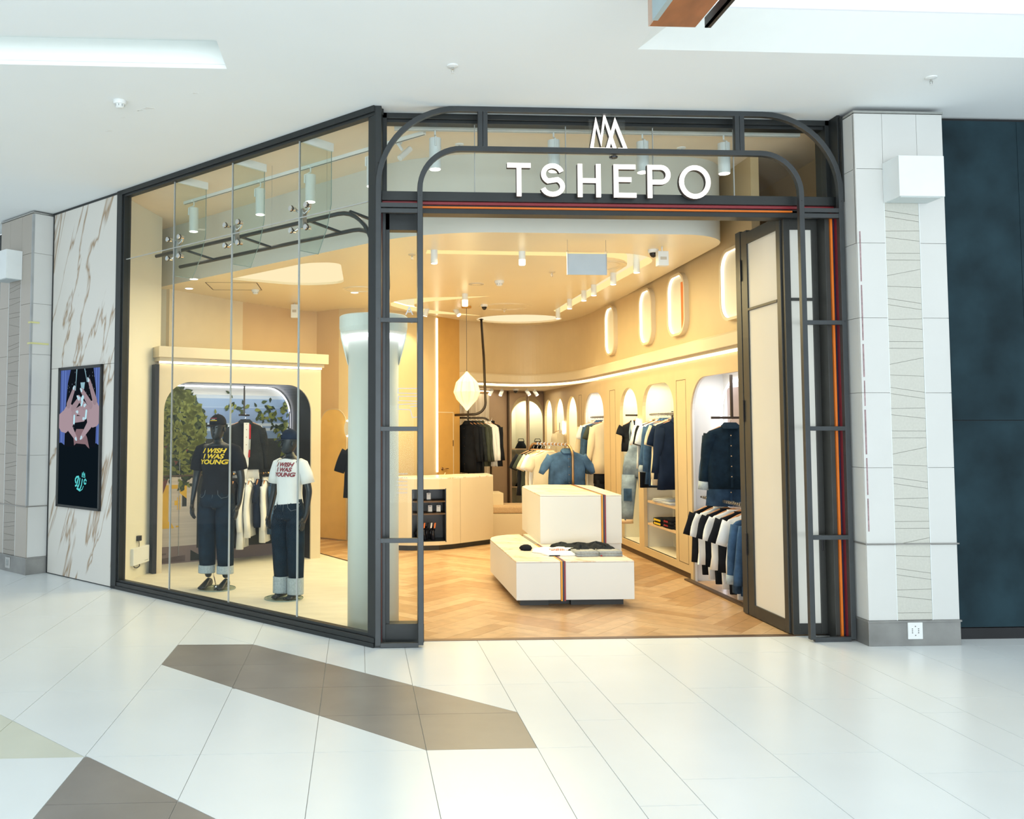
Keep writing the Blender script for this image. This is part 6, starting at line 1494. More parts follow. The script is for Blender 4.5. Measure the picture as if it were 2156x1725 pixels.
def trousers(P, ang, label, m, wd=.17, ln=.85, group=None, cuff=None, seed=0, th=.05):
    x, y, z = P; c, s_ = math.cos(ang), math.sin(ang); t = thing('trousers', (x, y, z-ln), label, 'trousers', group); rnd = random.Random(seed+5)
    def w(a, b, zz): return (x+a*c-b*s_, y+a*s_+b*c, z+zz)
    n = 14; R = []
    for zz, hw_ in ((0, wd), (-.04, wd), (-.14, wd*1.08), (-.26, wd*1.1)):
        R.append([w(hw_*math.cos(2*PI*j/n), th*.6*math.sin(2*PI*j/n), zz) for j in range(n)])
    MB().loft(R).build('waist', m, t, smooth=True)
    for sg in (-1, 1):
        R = []
        for k in range(6):
            u_ = k/5; R.append([w(sg*wd*(.52-.03*u_)+wd*(.55-.16*u_)*math.cos(2*PI*j/n), th*(.55-.1*u_)*math.sin(2*PI*j/n)+.005*math.sin(4*j+k), -.2-(ln-.2)*u_) for j in range(n)])
        MB().loft(R).build('leg', m, t, smooth=True)
        if cuff:
            R = [[w(sg*wd*.49+wd*.44*math.cos(2*PI*j/n), th*.55*math.sin(2*PI*j/n), zz) for j in range(n)] for zz in (-ln+.08, -ln-.005)]
            MB().loft(R).build('turn_up', cuff, t, smooth=True)
    return t

# --- first bay: T-shirts on the low rail (planes across the bay)
GX = 3.885
seq = [('tee_black', 'tee', 'black T-shirt at the far end of the low rail'), ('tee_white', 'tee', 'white T-shirt second from the far end of the low rail'), ('tee_black', 'tee', 'black T-shirt third from the far end of the low rail'),
       ('tee_white', 'tee', 'white T-shirt in the middle of the low rail'), ('tee_black', 'tee', 'black T-shirt in the middle of the low rail, before the last white one'), ('tee_white', 'tee', 'white T-shirt nearest the blue denim shirt on the low rail')]
for k, (m, kd, lb) in enumerate(seq): garment((GX, 9.50-.175*k, .95), .06, 'tee_shirt', lb, 'T-shirt', m, 'tee', 'T-shirts on the low rail', .25, .60, .055, seed=k, spread=.5, slv=.24, hgroup='hangers on the low rail')
garment((GX, 8.44, .95), .05, 'denim_shirt', 'mid-blue denim shirt with rolled cuffs at the near end of the low rail', 'shirt', 'denim_mid', 'shirt', 'T-shirts on the low rail', .26, .74, .07, cuff='denim_cuff', seed=9, hgroup='hangers on the low rail')
garment((GX, 8.27, .95), .05, 'denim_shirt', 'second denim shirt half hidden by the folded door', 'shirt', 'denim_mid', 'shirt', 'T-shirts on the low rail', .25, .74, .06, seed=10, hgroup='hangers on the low rail')
for k, (m, lb) in enumerate((('tee_black', 'black trousers hanging under the far black T-shirt'), ('tee_white', 'white trousers hanging under the second white T-shirt'), ('tee_black', 'black trousers under the third black T-shirt'), ('tee_white', 'long white trousers under the middle white T-shirt'), ('tee_black', 'long black trousers under the middle black T-shirt'), ('tee_white', 'white trousers under the last white T-shirt'))):
    trousers((GX-.05, 9.42-.175*k, .80), .06, lb, m, .13, .66+.02*k, 'trousers under the T-shirts', seed=k)
garment((3.90, 9.04, 1.83), -.35, 'denim_jacket', 'dark denim jacket with turned-up cuffs hanging face out in the first bay', 'jacket', 'denim_dark', 'jacket', None, .25, .66, .11, cuff='denim_cuff', seed=1, collar='denim_dark')
garment((3.95, 9.18, 1.80), -.35, 'denim_shirt', 'light denim shirt showing below the dark jacket', 'shirt', 'denim_mid', 'shirt', None, .25, .82, .09, cuff='denim_cuff', seed=2, hanger=False)
# --- second bay
seq = [('tee_white', 'tee', 'white T-shirt at the far end of the upper rail', .62), ('tee_black', 'tee', 'black long top second on the upper rail', .86), ('tee_white', 'tee', 'white T-shirt between the black and denim tops', .60), ('denim_mid', 'shirt', 'mid-blue denim shirt with rolled cuffs on the upper rail', .80),
       ('denim_mid', 'shirt', 'second denim shirt on the upper rail', .82), ('tee_cream', 'tee', 'cream T-shirt before the navy jackets', .80), ('navy_cloth', 'tee', 'navy T-shirt before the navy jacket', .72), ('navy_cloth', 'jacket', 'navy jacket at the near end of the upper rail', .84)]
for k, (m, kd, lb, ln) in enumerate(seq): garment((GX, 11.34-.115*k, 1.90), .05, 'tee_shirt' if kd == 'tee' else ('denim_shirt' if 'denim' in m else 'jacket'), lb, 'T-shirt' if kd == 'tee' else ('shirt' if 'denim' in m else 'jacket'), m, kd, 'tops on the upper rail of the second bay', .26, ln, .06, seed=20+k, spread=.5 if kd == 'tee' else .2, slv=.24 if kd == 'tee' else .56, cuff='denim_cuff' if k == 3 else None, hgroup='hangers on the upper rail of the second bay')
# --- dungarees
td_ = thing('dungarees', (3.92, 12.02, .42), 'long light denim dungarees with patch pockets over a black top', 'dungarees')
garment((3.86, 12.06, 1.90), -.3, 'tee_shirt', 'black sleeveless top under the dungarees', 'T-shirt', 'tee_black', 'tee', None, .20, .42, .07, seed=31, slv=.12)
trw = []
def dw(a, b, zz, ang=-.3): return (3.85+a*math.cos(ang)-b*math.sin(ang), 12.0+a*math.sin(ang)+b*math.cos(ang), zz)
R = [[dw(hw_*math.cos(2*PI*j/16), .05*math.sin(2*PI*j/16), z) for j in range(16)] for z, hw_ in ((1.55, .10), (1.42, .115), (1.34, .16), (1.2, .19), (1.05, .20))]
MB().loft(R).build('bib', 'denim_light', td_, smooth=True)
for sg in (-1, 1):
    R = [[dw(sg*(.10+.01*k)+(.105-.004*k)*math.cos(2*PI*j/14), (.055)*math.sin(2*PI*j/14)+.006*math.sin(3*j+k), 1.08-.125*k) for j in range(14)] for k in range(6)]
    MB().loft(R).build('leg', 'denim_light', td_, smooth=True)
    R = [[dw(sg*.15+.09*math.cos(2*PI*j/14), .056*math.sin(2*PI*j/14), z) for j in range(14)] for z in (.47, .41)]
    MB().loft(R).build('turn_up', 'wood_light', td_, smooth=True)
    MB().tube([dw(sg*.08, -.05, 1.52), dw(sg*.09, -.04, 1.66), dw(sg*.07, 0, 1.80)], .012, 5).build('shoulder_strap', 'denim_light', td_)
    MB().obox(dw(sg*.13-.055, -.062, .72), Vector(dw(.11, 0, 0))-Vector(dw(0, 0, 0)), Vector(dw(0, .006, 0))-Vector(dw(0, 0, 0)), (0, 0, .17)).build('patch_pocket', 'denim_mid', td_)
    MB().cyl(dw(sg*.08, -.055, 1.50), dw(sg*.08, -.062, 1.50), .014, 10).build('buckle', 'brass', td_)
hanger_at((3.93, 12.03, 1.90), -.3, 'wooden hanger holding the dungarees') if False else None
# --- fourth bay
seq = [('tee_cream', 'shirt', 'cream long-sleeved shirt at the far end behind the plinth rack', .72), ('tee_white', 'tee', 'white T-shirt next to the cream shirt behind the rack', .6), ('denim_mid', 'shirt', 'blue denim shirt behind the plinth rack', .82), ('denim_mid', 'shirt', 'second blue denim shirt behind the plinth rack', .82), ('olive', 'tee', 'dark green top between denim and ivory shirts', .6), ('tee_cream', 'shirt', 'ivory long-sleeved shirt at the near end behind the plinth rack', .80)]
for k, (m, kd, lb, ln) in enumerate(seq): garment((GX, 14.28-.15*k, 1.90), .05, 'tee_shirt' if kd == 'tee' else 'shirt', lb, 'T-shirt' if kd == 'tee' else 'shirt', m, kd, 'tops behind the plinth rack', .27, ln, .07, seed=40+k, hgroup='hangers behind the plinth rack')
for k in range(2): trousers((GX-.06, 13.62-.1*k, 1.12), .05, ['black trousers under the ivory shirt, farther pair', 'black trousers under the ivory shirt, nearer pair'][k], 'tee_black', .14, .85, seed=50+k)
# --- deepest arches
garment((3.88, 16.3, 1.78), -.2, 'shirt', 'ivory shirt hanging alone in the deepest glowing arch', 'shirt', 'tee_cream', 'shirt', None, .22, .70, .08, seed=60)
mb = MB(); mb.box((3.86, 15.1, 1.30), (4.1, 15.35, 1.42)); mb.build('storage_box', 'olive', label='dark olive box on the shelf of the glowing arch', cat='box', bevel=.004)
mb = MB(); mb.box((3.80, 14.96, 1.285), (4.22, 15.76, 1.30)); mb.build('shelf', 'wood_light', label='thin shelf carrying the olive box', cat='shelf')
# stacks seen in the left mirror arch side: shelves with bags at the back wall
# --- rack behind the plinth
ang = 0.10
hnd = [('tee_black', 'black top at the back of the brass rack', 8), ('olive', 'olive top on the brass rack', 7), ('tee_cream', 'cream top on the brass rack', 6), ('tee_white', 'white top on the brass rack', 5), ('tee_cream', 'second cream top on the brass rack', 4)]
for m, lb, k in hnd:
    p = rp_(.14+.095*k, 1.48); garment((p[0], p[1], 1.48), ang, 'tee_shirt', lb, 'T-shirt', m, 'tee', 'tops on the brass rack', .25, .64, .05, seed=70+k, spread=.75, hgroup='hangers on the brass rack')
p = rp_(.10, 1.48)
GS = garment((p[0]-.01, p[1]+.02, 1.50), ang, 'denim_shirt', 'oversized washed denim short-sleeved shirt facing out on the brass rack', 'shirt', 'denim_mid', 'shirt', None, .27, .66, .10, slv=.26, spread=.80, seed=80, hw=.17)
# --- jackets on the dark rack at the back left
seq = [('tee_black', 'black jacket at the left end of the back rack', 'jacket'), ('tee_black', 'second black jacket on the back rack', 'jacket'), ('denim_black', 'third charcoal jacket on the back rack', 'jacket'), ('olive', 'dark olive bomber jacket on the back rack', 'jacket'), ('olive', 'second olive jacket on the back rack', 'jacket'), ('tee_white', 'white shirt on the back rack', 'shirt'), ('tee_white', 'second white shirt on the back rack', 'shirt'), ('tee_black', 'black shirt at the right end of the back rack', 'shirt')]
for k, (m, lb, kd) in enumerate(seq): garment((1.88+.060*k, 15.08, 1.90), -1.05, 'jacket' if kd == 'jacket' else 'shirt', lb, kd, m, kd, 'jackets and shirts on the back rack', .27, .74 if k > 2 else .86, .07, seed=90+k, hgroup='hangers on the back rack')
# --- black tee behind the pillar
garment((.09, 10.3, 1.62), 0, 'tee_shirt', 'black T-shirt with white trim half hidden behind the cylinder pillar', 'T-shirt', 'tee_black', 'tee', None, .26, .62, .09, seed=110, collar='tee_white', slv=.26, spread=.55)
t = thing('floor_stand', (.09, 10.3, 0), 'slim stand holding the black T-shirt behind the pillar', 'stand')
MB().cyl((.09, 10.36, 0.02), (.09, 10.36, 1.65), .012, 8).build('post', 'bronze', t); MB().tube([(.09, 10.36, 1.64), (.09, 10.29, 1.64)], .010, 6).build('arm', 'bronze', t); MB().lathe([(.10, .004), (.10, .018), (.02, .022)], (.09, 10.36, 0), 20).build('foot', 'bronze', t)
# --- window cabinet
def fc(s_, z, d_): v = FC.p(s_, z, d_); return (v.x, v.y, v.z)
FA = math.atan2(FC.d.y, FC.d.x)
garment(fc(1.24, 1.89, .36), FA-.25, 'tee_shirt', 'white T-shirt inside the charcoal jacket, with a small dark print', 'T-shirt', 'tee_white', 'tee', None, .19, .80, .08, seed=120, hanger=False, slv=.1)
GJ = garment(fc(1.24, 1.89, .36), FA-.25, 'denim_jacket', 'charcoal denim jacket with crimson facing hanging above the window rail', 'jacket', 'denim_black', 'jacket', None, .25, .62, .13, seed=121, slv=.54)
c_, s_ = math.cos(FA-.25), math.sin(FA-.25); jx, jy, jz = fc(1.24, 1.89, .36)
def jw(a, b, zz): return (jx+a*c_-b*s_, jy+a*s_+b*c_, jz-.085+zz)
MB().slab([jw(-.035, -.098, -.01), jw(.035, -.098, -.01), jw(.03, -.108, -.55), jw(-.015, -.108, -.76), jw(-.035, -.104, -.5)], (s_, -c_, 0), .003).build('tee_panel', 'tee_white', GJ)
MB().slab([jw(.035, -.099, -.02), jw(.058, -.096, -.04), jw(.055, -.104, -.22), jw(.033, -.106, -.22)], (s_, -c_, 0), .005).build('facing', 'red_cloth', GJ)
MB().slab([jw(.033, -.104, -.225), jw(.055, -.104, -.225), jw(.05, -.108, -.36), jw(.030, -.108, -.36)], (s_, -c_, 0), .005).build('facing', 'grey_cloth', GJ)
MB().slab([jw(.030, -.106, -.365), jw(.05, -.106, -.365), jw(.045, -.110, -.46), jw(.022, -.110, -.46)], (s_, -c_, 0), .005).build('facing', 'red_cloth', GJ)
seq = [(.98, 'denim_black', 'jacket', 'charcoal jacket on the window rail, behind the taller mannequin', .86), (1.08, 'tee_black', 'jacket', 'black jacket on the window rail with a small tag', .84), (1.20, 'tee_white', 'shirt', 'white long-sleeved shirt on the window rail', .86), (1.30, 'tee_white', 'shirt', 'second white shirt on the window rail', .72), (1.42, 'navy_cloth', 'tee', 'dark navy top on the window rail', .60), (1.52, 'tee_white', 'shirt', 'white shirt left of the shorter mannequin', .80), (1.64, 'denim_mid', 'shirt', 'blue denim shirt behind the shorter mannequin', .70), (1.78, 'denim_mid', 'shirt', 'second denim shirt behind the shorter mannequin', .70), (1.88, 'tee_black', 'jacket', 'black bomber jacket at the right end of the window rail', .66)]
for k, (s1, m, kd, lb, ln) in enumerate(seq): garment(fc(s1, 1.13, .33), FA+PI/2-.55 if k < 8 else FA+PI/2-.8, 'jacket' if kd == 'jacket' else ('tee_shirt' if kd == 'tee' else 'shirt'), lb, kd if kd != 'tee' else 'T-shirt', m, kd, 'clothes on the window rail', .25, ln, .075, seed=130+k, hgroup='hangers on the window rail')

# --- clothes laid on the low plinth
TZ = .4435
t = thing('laid_tee_shirt', (2.12, 9.0, TZ), 'white cropped T-shirt with small red print laid flat on the low plinth', 'T-shirt')
P = [(1.90, 8.78), (2.24, 8.78), (2.28, 8.80), (2.40, 9.02), (2.36, 9.20), (2.27, 9.34), (2.14, 9.36), (2.10, 9.31), (2.02, 9.31), (1.98, 9.35), (1.84, 9.22), (1.79, 9.05), (1.86, 8.95)]
mb = MB(); rings = []
cxp, cyp = sum(p[0] for p in P)/len(P), sum(p[1] for p in P)/len(P)
for z, sc_ in ((0, 1), (.012, 1.005), (.02, .95), (.027, .6), (.024, .2)): rings.append([(cxp+(x-cxp)*sc_, cyp+(y-cyp)*sc_, TZ+z+(.004*math.sin(i*2.1) if z > .01 else 0)) for i, (x, y) in enumerate(P)])
mb.loft(rings); mb.build('cloth', 'tee_white', t, smooth=True)
mb = MB(); rnd = random.Random(8)
for k in range(16):
    x = 1.98+.022*(k % 9); y = 8.98+.09*(k//9)+rnd.uniform(-.01, .01); mb.box((x, y, TZ+.0285), (x+.014, y+.035, TZ+.0305))
mb.build('red_print', 'red_cloth', t)
MB().box((2.03, 9.27, TZ+.022), (2.09, 9.295, TZ+.03)).build('neck_tag', 'tee_black', t)
MB().loft([[(x, y, TZ+z) for x, y in ((1.91, 8.772), (2.02, 8.775), (2.0, 8.80), (1.93, 8.80))] for z in (0, .01)]).build('hem_opening', 'tee_black', t)
t = thing('rolled_cap', (1.76, 9.22, TZ), 'small bunched black cloth left of the white T-shirt on the low plinth', 'cloth')
MB().loft([[(1.765+r_*(1+.25*math.sin(3*a))*math.cos(a), 9.22+r_*(1+.2*math.cos(2*a))*math.sin(a), TZ+z) for a in [2*PI*i/12 for i in range(12)]] for z, r_ in ((0, .05), (.02, .065), (.045, .05), (.06, .02))]).build('cloth', 'tee_black', t, smooth=True)
t = thing('laid_jacket', (2.45, 9.25, TZ), 'crumpled charcoal denim garment lying behind the folded jeans', 'jacket')
def crumple(cx_, cy_, a_, b_, h_, n=26, m_=9, ph=0): 
    R = []
    for k in range(m_):
        u_ = k/(m_-1); 
        R.append([(cx_+a_*(1-u_**2.2)*(1+.22*math.sin(3*t_+ph)+.08*math.sin(7*t_))*math.cos(t_), cy_+b_*(1-u_**2.2)*(1+.2*math.sin(2*t_+ph))*math.sin(t_), TZ+h_*(u_**.7)*(1+.25*math.sin(4*t_+k+ph))) for t_ in [2*PI*i/n for i in range(n)]])
    return MB().loft(R)
crumple(2.34, 9.33, .22, .12, .055, ph=1).build('body', 'denim_black', t, smooth=True); crumple(2.48, 9.12, .17, .13, .085, ph=2.3).build('body', 'denim_black', t, smooth=True); crumple(2.18, 9.42, .10, .08, .05, ph=.3).build('sleeve', 'denim_black', t, smooth=True)
for k, (x, lb) in enumerate(((2.29, 'folded black jeans with grey turned hem, left of the pair on the low plinth'), (2.53, 'folded black jeans with grey turned hem, right of the pair on the low plinth'))):
    def ex(t, x=x): 
        MB().box((x-.112, 8.728, TZ+.004), (x-.095, 8.745, TZ+.014)).build('selvedge_red', 'red_cloth', t)
    t = folded((x, 8.84, TZ), .23, .22, .052, 'grey_cloth', 'folded_jeans', lb, 'jeans', 'folded jeans on the low plinth', rz=.05*(1-2*k), layers=2, extra=ex)
    crumple(x-.01, 8.94, .12, .085, .075, ph=k*2).build('black_leg', 'denim_black', t, smooth=True)

# ================================================================ MANNEQUINS
def mannequin(cx, cy, H, face, head_yaw, label, tee_m, print_m, fem, cap_lines, cuff_h, tee_len, lx):
    """face = direction angle the body faces (plan); local x = figure's left, y = forward"""
    f_ = Vector((math.cos(face), math.sin(face), 0)); l_ = Vector((-f_.y, f_.x, 0))
    def w(a, b, z): return Vector((cx, cy, 0))+l_*a+f_*b+Vector((0, 0, z))
    t = thing('mannequin', (cx, cy, 0), label, 'mannequin')
    k = H/1.80; sh = (.185 if not fem else .160)*k; hip = (.105)*k
    # skeleton for a skin-modified continuous body
    V = []; E = []; R = []
    def v(p, r_, par=None):
        V.append(w(*p)); R.append(r_); 
        if par is not None: E.append((par, len(V)-1))
        return len(V)-1
    z = lambda h: .02+h*k
    pel = v((0, 0, z(.93)), (.135*k, .10*k)); wst = v((0, .005, z(1.08)), (.118*k*(1 if not fem else .86), .088*k), pel); ch = v((0, .005, z(1.28)), (.15*k*(1 if not fem else .86), .105*k), wst)
    up = v((0, -.01, z(1.42)), (.12*k, .08*k), ch); nk = v((0, -.01, z(1.50)), (.055*k, .055*k), up); nk2 = v((0, .0, z(1.56)), (.050*k, .050*k), nk)
    for sg in (-1, 1):
        s1 = v((sg*sh, -.01, z(1.425)), (.062*k*(1 if not fem else .82),)*2, up)
        el = v((sg*(sh+.075*k), -.035, z(1.13)), (.042*k*(1 if not fem else .85),)*2, s1)
        wr = v((sg*(sh+.085*k), .03, z(.885)), (.027*k, .022*k), el)
        hd = v((sg*(sh+.075*k), .055, z(.83)), (.036*k, .016*k), wr); v((sg*(sh+.065*k), .065, z(.80)), (.036*k, .014*k), hd)
        hp = v((sg*hip, 0, z(.86)), (.088*k, .088*k), pel); kn = v((sg*(hip+lx*.3), .02, z(.49)), (.058*k, .060*k), hp)
        an = v((sg*(hip*.9+lx*.4), -.02, z(.09)), (.034*k, .038*k), kn)
    me = bpy.data.meshes.new('body'); me.from_pydata([tuple(p-ORG[t.name]) for p in V], E, [])
    o = bpy.data.objects.new('body', me); COL.objects.link(o); o.parent = t; ORG[o.name] = ORG[t.name]
    sk = o.modifiers.new('skin', 'SKIN'); sd = o.modifiers.new('sub', 'SUBSURF'); sd.levels = 2; sd.render_levels = 2
    for i, r_ in enumerate(R): me.skin_vertices[0].data[i].radius = r_
    me.skin_vertices[0].data[0].use_root = True
    me.materials.append(M['skin_black']); sk.use_smooth_shade = True
    # fingers
    for sg in (-1, 1):
        for q in range(4):
            a = sg*(sh+.068*k); b = .035+.020*q; L_ = [.075, .085, .08, .06][q]*k*(1 if not fem else .9)
            pts = [w(a, b, z(.815)), w(a-sg*.004, b+.008, z(.79)-L_*.35), w(a-sg*.014, b+.006, z(.79)-L_*.75), w(a-sg*.026, b-.004, z(.79)-L_)]
            MB().tube(pts, [.0105*k, .010*k, .009*k, .0065*k], 7).build('finger', 'skin_black', t, smooth=True)
        pts = [w(sg*(sh+.074*k), .075, z(.85)), w(sg*(sh+.062*k), .108, z(.82)), w(sg*(sh+.050*k), .115, z(.785))]
        MB().tube(pts, [.013*k, .0115*k, .008*k], 7).build('thumb', 'skin_black', t, smooth=True)
    # feet: lofted, with toes
    for sg in (-1, 1):
        fx = sg*(hip*.9+lx*.4); R_ = []; n = 14
        for yy, hw_, h_, zb in ((-.075, .018, .05, .012), (-.06, .030, .085, .006), (-.02, .034, .095, .006), (.03, .036, .075, .006), (.08, .042, .050, .006), (.12, .044, .034, .004), (.145, .040, .026, .004)):
            R_.append([w(fx+hw_*k*math.cos(2*PI*j/n), yy*k+.0, .012+zb*k+(h_*k*.5)*(1+math.sin(2*PI*j/n))) for j in range(n)])
        MB().loft(R_).build('foot', 'skin_black', t, smooth=True)
        mb = MB()
        for q in range(5):
            a = fx+sg*(-.032+.0165*q)*k; yy = (.150-.012*q**1.2*.6)*k; r0 = (.0125 if q == 0 else .0085)*k
            mb.tube([w(a, yy-.03*k, .018+r0), w(a, yy, .018+r0*1.1), w(a, yy+.018*k, .016+r0)], [r0, r0*1.05, r0*.6], 7)
        mb.build('toes', 'skin_black', t, smooth=True)
    # head
    hy = head_yaw; hf = Vector((math.cos(hy), math.sin(hy), 0)); hl = Vector((-hf.y, hf.x, 0)); hc = w(0, .01, z(1.655))
    def hwp(a, b, zz): return hc+hl*a*k+hf*b*k+Vector((0, 0, zz*k))
    R_ = []; n = 20
    for zz, hw_, fr, bk in ((-.125, .022, .055, -.0), (-.115, .040, .075, .03), (-.09, .052, .088, .055), (-.06, .060, .088, .075), (-.025, .068, .088, .092), (.0, .072, .084, .100), (.03, .075, .088, .103), (.06, .074, .086, .100), (.09, .064, .072, .086), (.112, .042, .05, .058), (.122, .015, .02, .02)):
        row = []
        for j in range(n):
            a = 2*PI*j/n; cb = math.cos(a); row.append(hwp(hw_*math.sin(a), (fr if cb > 0 else bk)*cb, zz))
        R_.append(row)
    MB().loft(R_).build('head', 'skin_black', t, smooth=True)
    MB().loft([[hwp(.006+wd_*math.cos(a), .082+pr_+.008*math.sin(a), zz) for a in [PI*i/4 for i in range(8)]] for zz, wd_, pr_ in ((.02, .006, -.004), (-.01, .008, .008), (-.035, .013, .018), (-.045, .012, .006))]).build('nose', 'skin_black', t, smooth=True)
    mb = MB(); mb.tube([hwp(-.022, .080, -.066), hwp(0, .091, -.064), hwp(.022, .080, -.066)], [.003, .006, .003], 6); mb.tube([hwp(-.018, .078, -.076), hwp(0, .090, -.075), hwp(.018, .078, -.076)], [.003, .007, .003], 6); mb.build('lips', 'skin_black', t, smooth=True)
    for sg in (-1, 1):
        MB().loft([[hwp(sg*.030+.015*s2*math.cos(a), .076+d_, .0+.007*s2*math.sin(a)) for a in [PI*i/5 for i in range(10)]] for s2, d_ in ((1, 0), (.6, .005))]).build('eye', 'skin_black', t, smooth=True)
        MB().loft([[hwp(sg*(.070+d_), -.01+.016*s2*math.cos(a), -.02+.030*s2*math.sin(a)) for a in [PI*i/6 for i in range(12)]] for s2, d_ in ((.8, 0), (1, .008), (.7, .014))]).build('ear', 'skin_black', t, smooth=True)
    # T-shirt: torso shell + sleeves
    mt = .012; zt_, zb_ = z(1.475), z(tee_len)
    prof = [(zt_+.008, .062, .062), (zt_-.002, .085, .070), (z(1.462), .13, .078), (z(1.435), sh*.95/k if False else sh/k*.88, .092), (z(1.39), sh/k*1.02, .112), (z(1.30), (.178 if not fem else .150), .130 if not fem else .128), (z(1.20), (.162 if not fem else .140), .120), (z(1.10), (.156 if not fem else .138), .118), (z(1.02), (.168 if not fem else .150), .124), (zb_, (.170 if not fem else .155), .128)]
    n = 32; R_ = []
    def surf(a, zz_, hw_, dp_): return hw_*k*(abs(math.cos(a))**.85)*(1 if math.cos(a) >= 0 else -1), dp_*k*(abs(math.sin(a))**.9)*(1 if math.sin(a) >= 0 else -1)
    for i, (zz, hw_, dp_) in enumerate(prof):
        dn = max(0, (i-5)/4); row = []
        for j in range(n):
            a = 2*PI*j/n; ax, by = surf(a, zz, hw_, dp_); fo = .008*dn*math.sin(6*a+i*1.3)+.004*dn*math.sin(11*a)
            row.append(w(ax*(1+fo*3), by+fo, zz+(.02*math.sin(a*1+1.2) if i == len(prof)-1 and fem else 0)))
        R_.append(row)
    MB().loft(R_, cap=False).build('tee_torso', tee_m, t, smooth=True, fix=True)
    for sg in (-1, 1):
        pts = [w(sg*sh*.72, -.01, z(1.425)), w(sg*sh*1.02, -.012, z(1.405)), w(sg*(sh+.045*k), -.022, z(1.31)), w(sg*(sh+.062*k), -.03, z(1.215))]
        rr = [.075*k, .080*k, .075*k, .078*k] if not fem else [.062*k, .068*k, .068*k, .074*k]
        MB().tube(pts, rr, 16).build('tee_sleeve', tee_m, t, smooth=True)
    R_ = [[w(r_*k*math.cos(a), r_*k*math.sin(a)-.006, zt_+dz) for a in [2*PI*j/20 for j in range(20)]] for r_, dz in ((.070, .0), (.064, .014), (.058, .010))]
    MB().loft(R_, cap=False).build('neck_rib', tee_m, t, smooth=True)
    # print on the chest
    cur = bpy.data.curves.new('print', 'FONT'); cur.body = 'I WISH\nI WAS\nYOUNG'; cur.align_x = 'CENTER'; cur.size = .064*k*(1 if not fem else .92); cur.shear = .22; cur.offset = .0026; cur.space_line = .90; cur.space_character = 1.02; cur.space_word = 1.0
    tmp = bpy.data.objects.new('print_tmp', cur); COL.objects.link(tmp)
    dg = bpy.context.evaluated_depsgraph_get(); pm = bpy.data.meshes.new_from_object(tmp.evaluated_get(dg)); bpy.data.objects.remove(tmp)
    bm = bmesh.new(); bm.from_mesh(pm); bmesh.ops.subdivide_edges(bm, edges=[e for e in bm.edges if e.calc_length() > .02], cuts=2); bmesh.ops.triangulate(bm, faces=bm.faces)
    zc = z(1.395)
    for vv in bm.verts:
        X, Zt = vv.co.x*(1.28 if not fem else 1.14)+.004, vv.co.y+zc
        for i in range(len(prof)-1):
            if prof[i][0] >= Zt >= prof[i+1][0]: break
        u_ = (prof[i][0]-Zt)/(prof[i][0]-prof[i+1][0]); hw_ = prof[i][1]+(prof[i+1][1]-prof[i][1])*u_; dp_ = prof[i][2]+(prof[i+1][2]-prof[i][2])*u_
        q = min(.98, abs(X)/(hw_*k))**(1/.85); yv = dp_*k*(math.sqrt(max(0, 1-q*q))**.9)+.006
        p = w(X, yv, Zt)-ORG[t.name]; vv.co = p
    me2 = bpy.data.meshes.new('chest_print'); bm.to_mesh(me2); bm.free(); me2.materials.append(M[print_m]); o2 = bpy.data.objects.new('chest_print', me2); COL.objects.link(o2); o2.parent = t; ORG[o2.name] = ORG[t.name]
    # jeans
    n = 24
    R_ = [[w(hw_*k*math.cos(a), dp_*k*math.sin(a), z(zz)) for a in [2*PI*j/n for j in range(n)]] for zz, hw_, dp_ in ((1.045, .150, .114), (1.0, .160, .122), (.93, .184, .136), (.86, .193, .140), (.83, .190, .134))]
    MB().loft(R_).build('jeans_seat', 'denim_dark', t, smooth=True)
    for sg in (-1, 1):
        R_ = []
        for i, (zz, r_) in enumerate(((.87, .092), (.74, .100), (.6, .098), (.45, .092), (.3, .086), (cuff_h+.06, .080))):
            u_ = (.86-zz)/.8; R_.append([w(sg*(hip+ (lx*.35)*u_ - .004)+r_*k*math.cos(a)*(1+.04*math.sin(5*a+i*2)), .012+.01*math.sin(i)+r_*k*1.02*math.sin(a), z(zz)+.01*math.sin(a)) for a in [2*PI*j/18 for j in range(18)]])
        MB().loft(R_).build('jeans_leg', 'denim_dark', t, smooth=True)
        ch_ = .075 if not fem else .17
        fx = sg*(hip+lx*.35*.9-.004)
        R_ = [[w(fx+.088*k*math.cos(a), .010+.090*k*math.sin(a), z(zz)) for a in [2*PI*j/18 for j in range(18)]] for zz in (cuff_h+.075, cuff_h+.07, cuff_h+.07-ch_, cuff_h+.075-ch_)]
        MB().loft(R_).build('turn_up', 'denim_cuff', t, smooth=False)
        MB().obox(w(sg*.0+fx-.089*k if sg > 0 else fx-.09*k, .0, z(cuff_h+.075-ch_)), l_*.003, f_*.016, (0, 0, ch_)).build('selvedge', 'red_cloth', t)
        mb = MB(); mb.tube([w(sg*.16*k, .02, z(.99)), w(sg*.155*k, .085*k, z(.94)), w(sg*.11*k, .125*k, z(.93)), w(sg*.075*k, .133*k, z(.965)), w(sg*.07*k, .128*k, z(1.01))], .0014, 4); mb.build('pocket_stitch', 'stitch', t)
    mb = MB(); mb.tube([w(.012, .116*k, z(1.03)), w(.012, .134*k, z(.93)), w(.004, .136*k, z(.84))], .0014, 4); mb.tube([w(-.025, .116*k, z(1.03)), w(-.025, .134*k, z(.9)), w(-.004, .136*k, z(.845))], .0014, 4); mb.build('fly_stitch', 'stitch', t)
    MB().cyl(w(0, .112*k, z(1.03)), w(0, .122*k, z(1.03)), .009, 10).build('button', 'steel', t)
    # cap
    R_ = []; n = 24
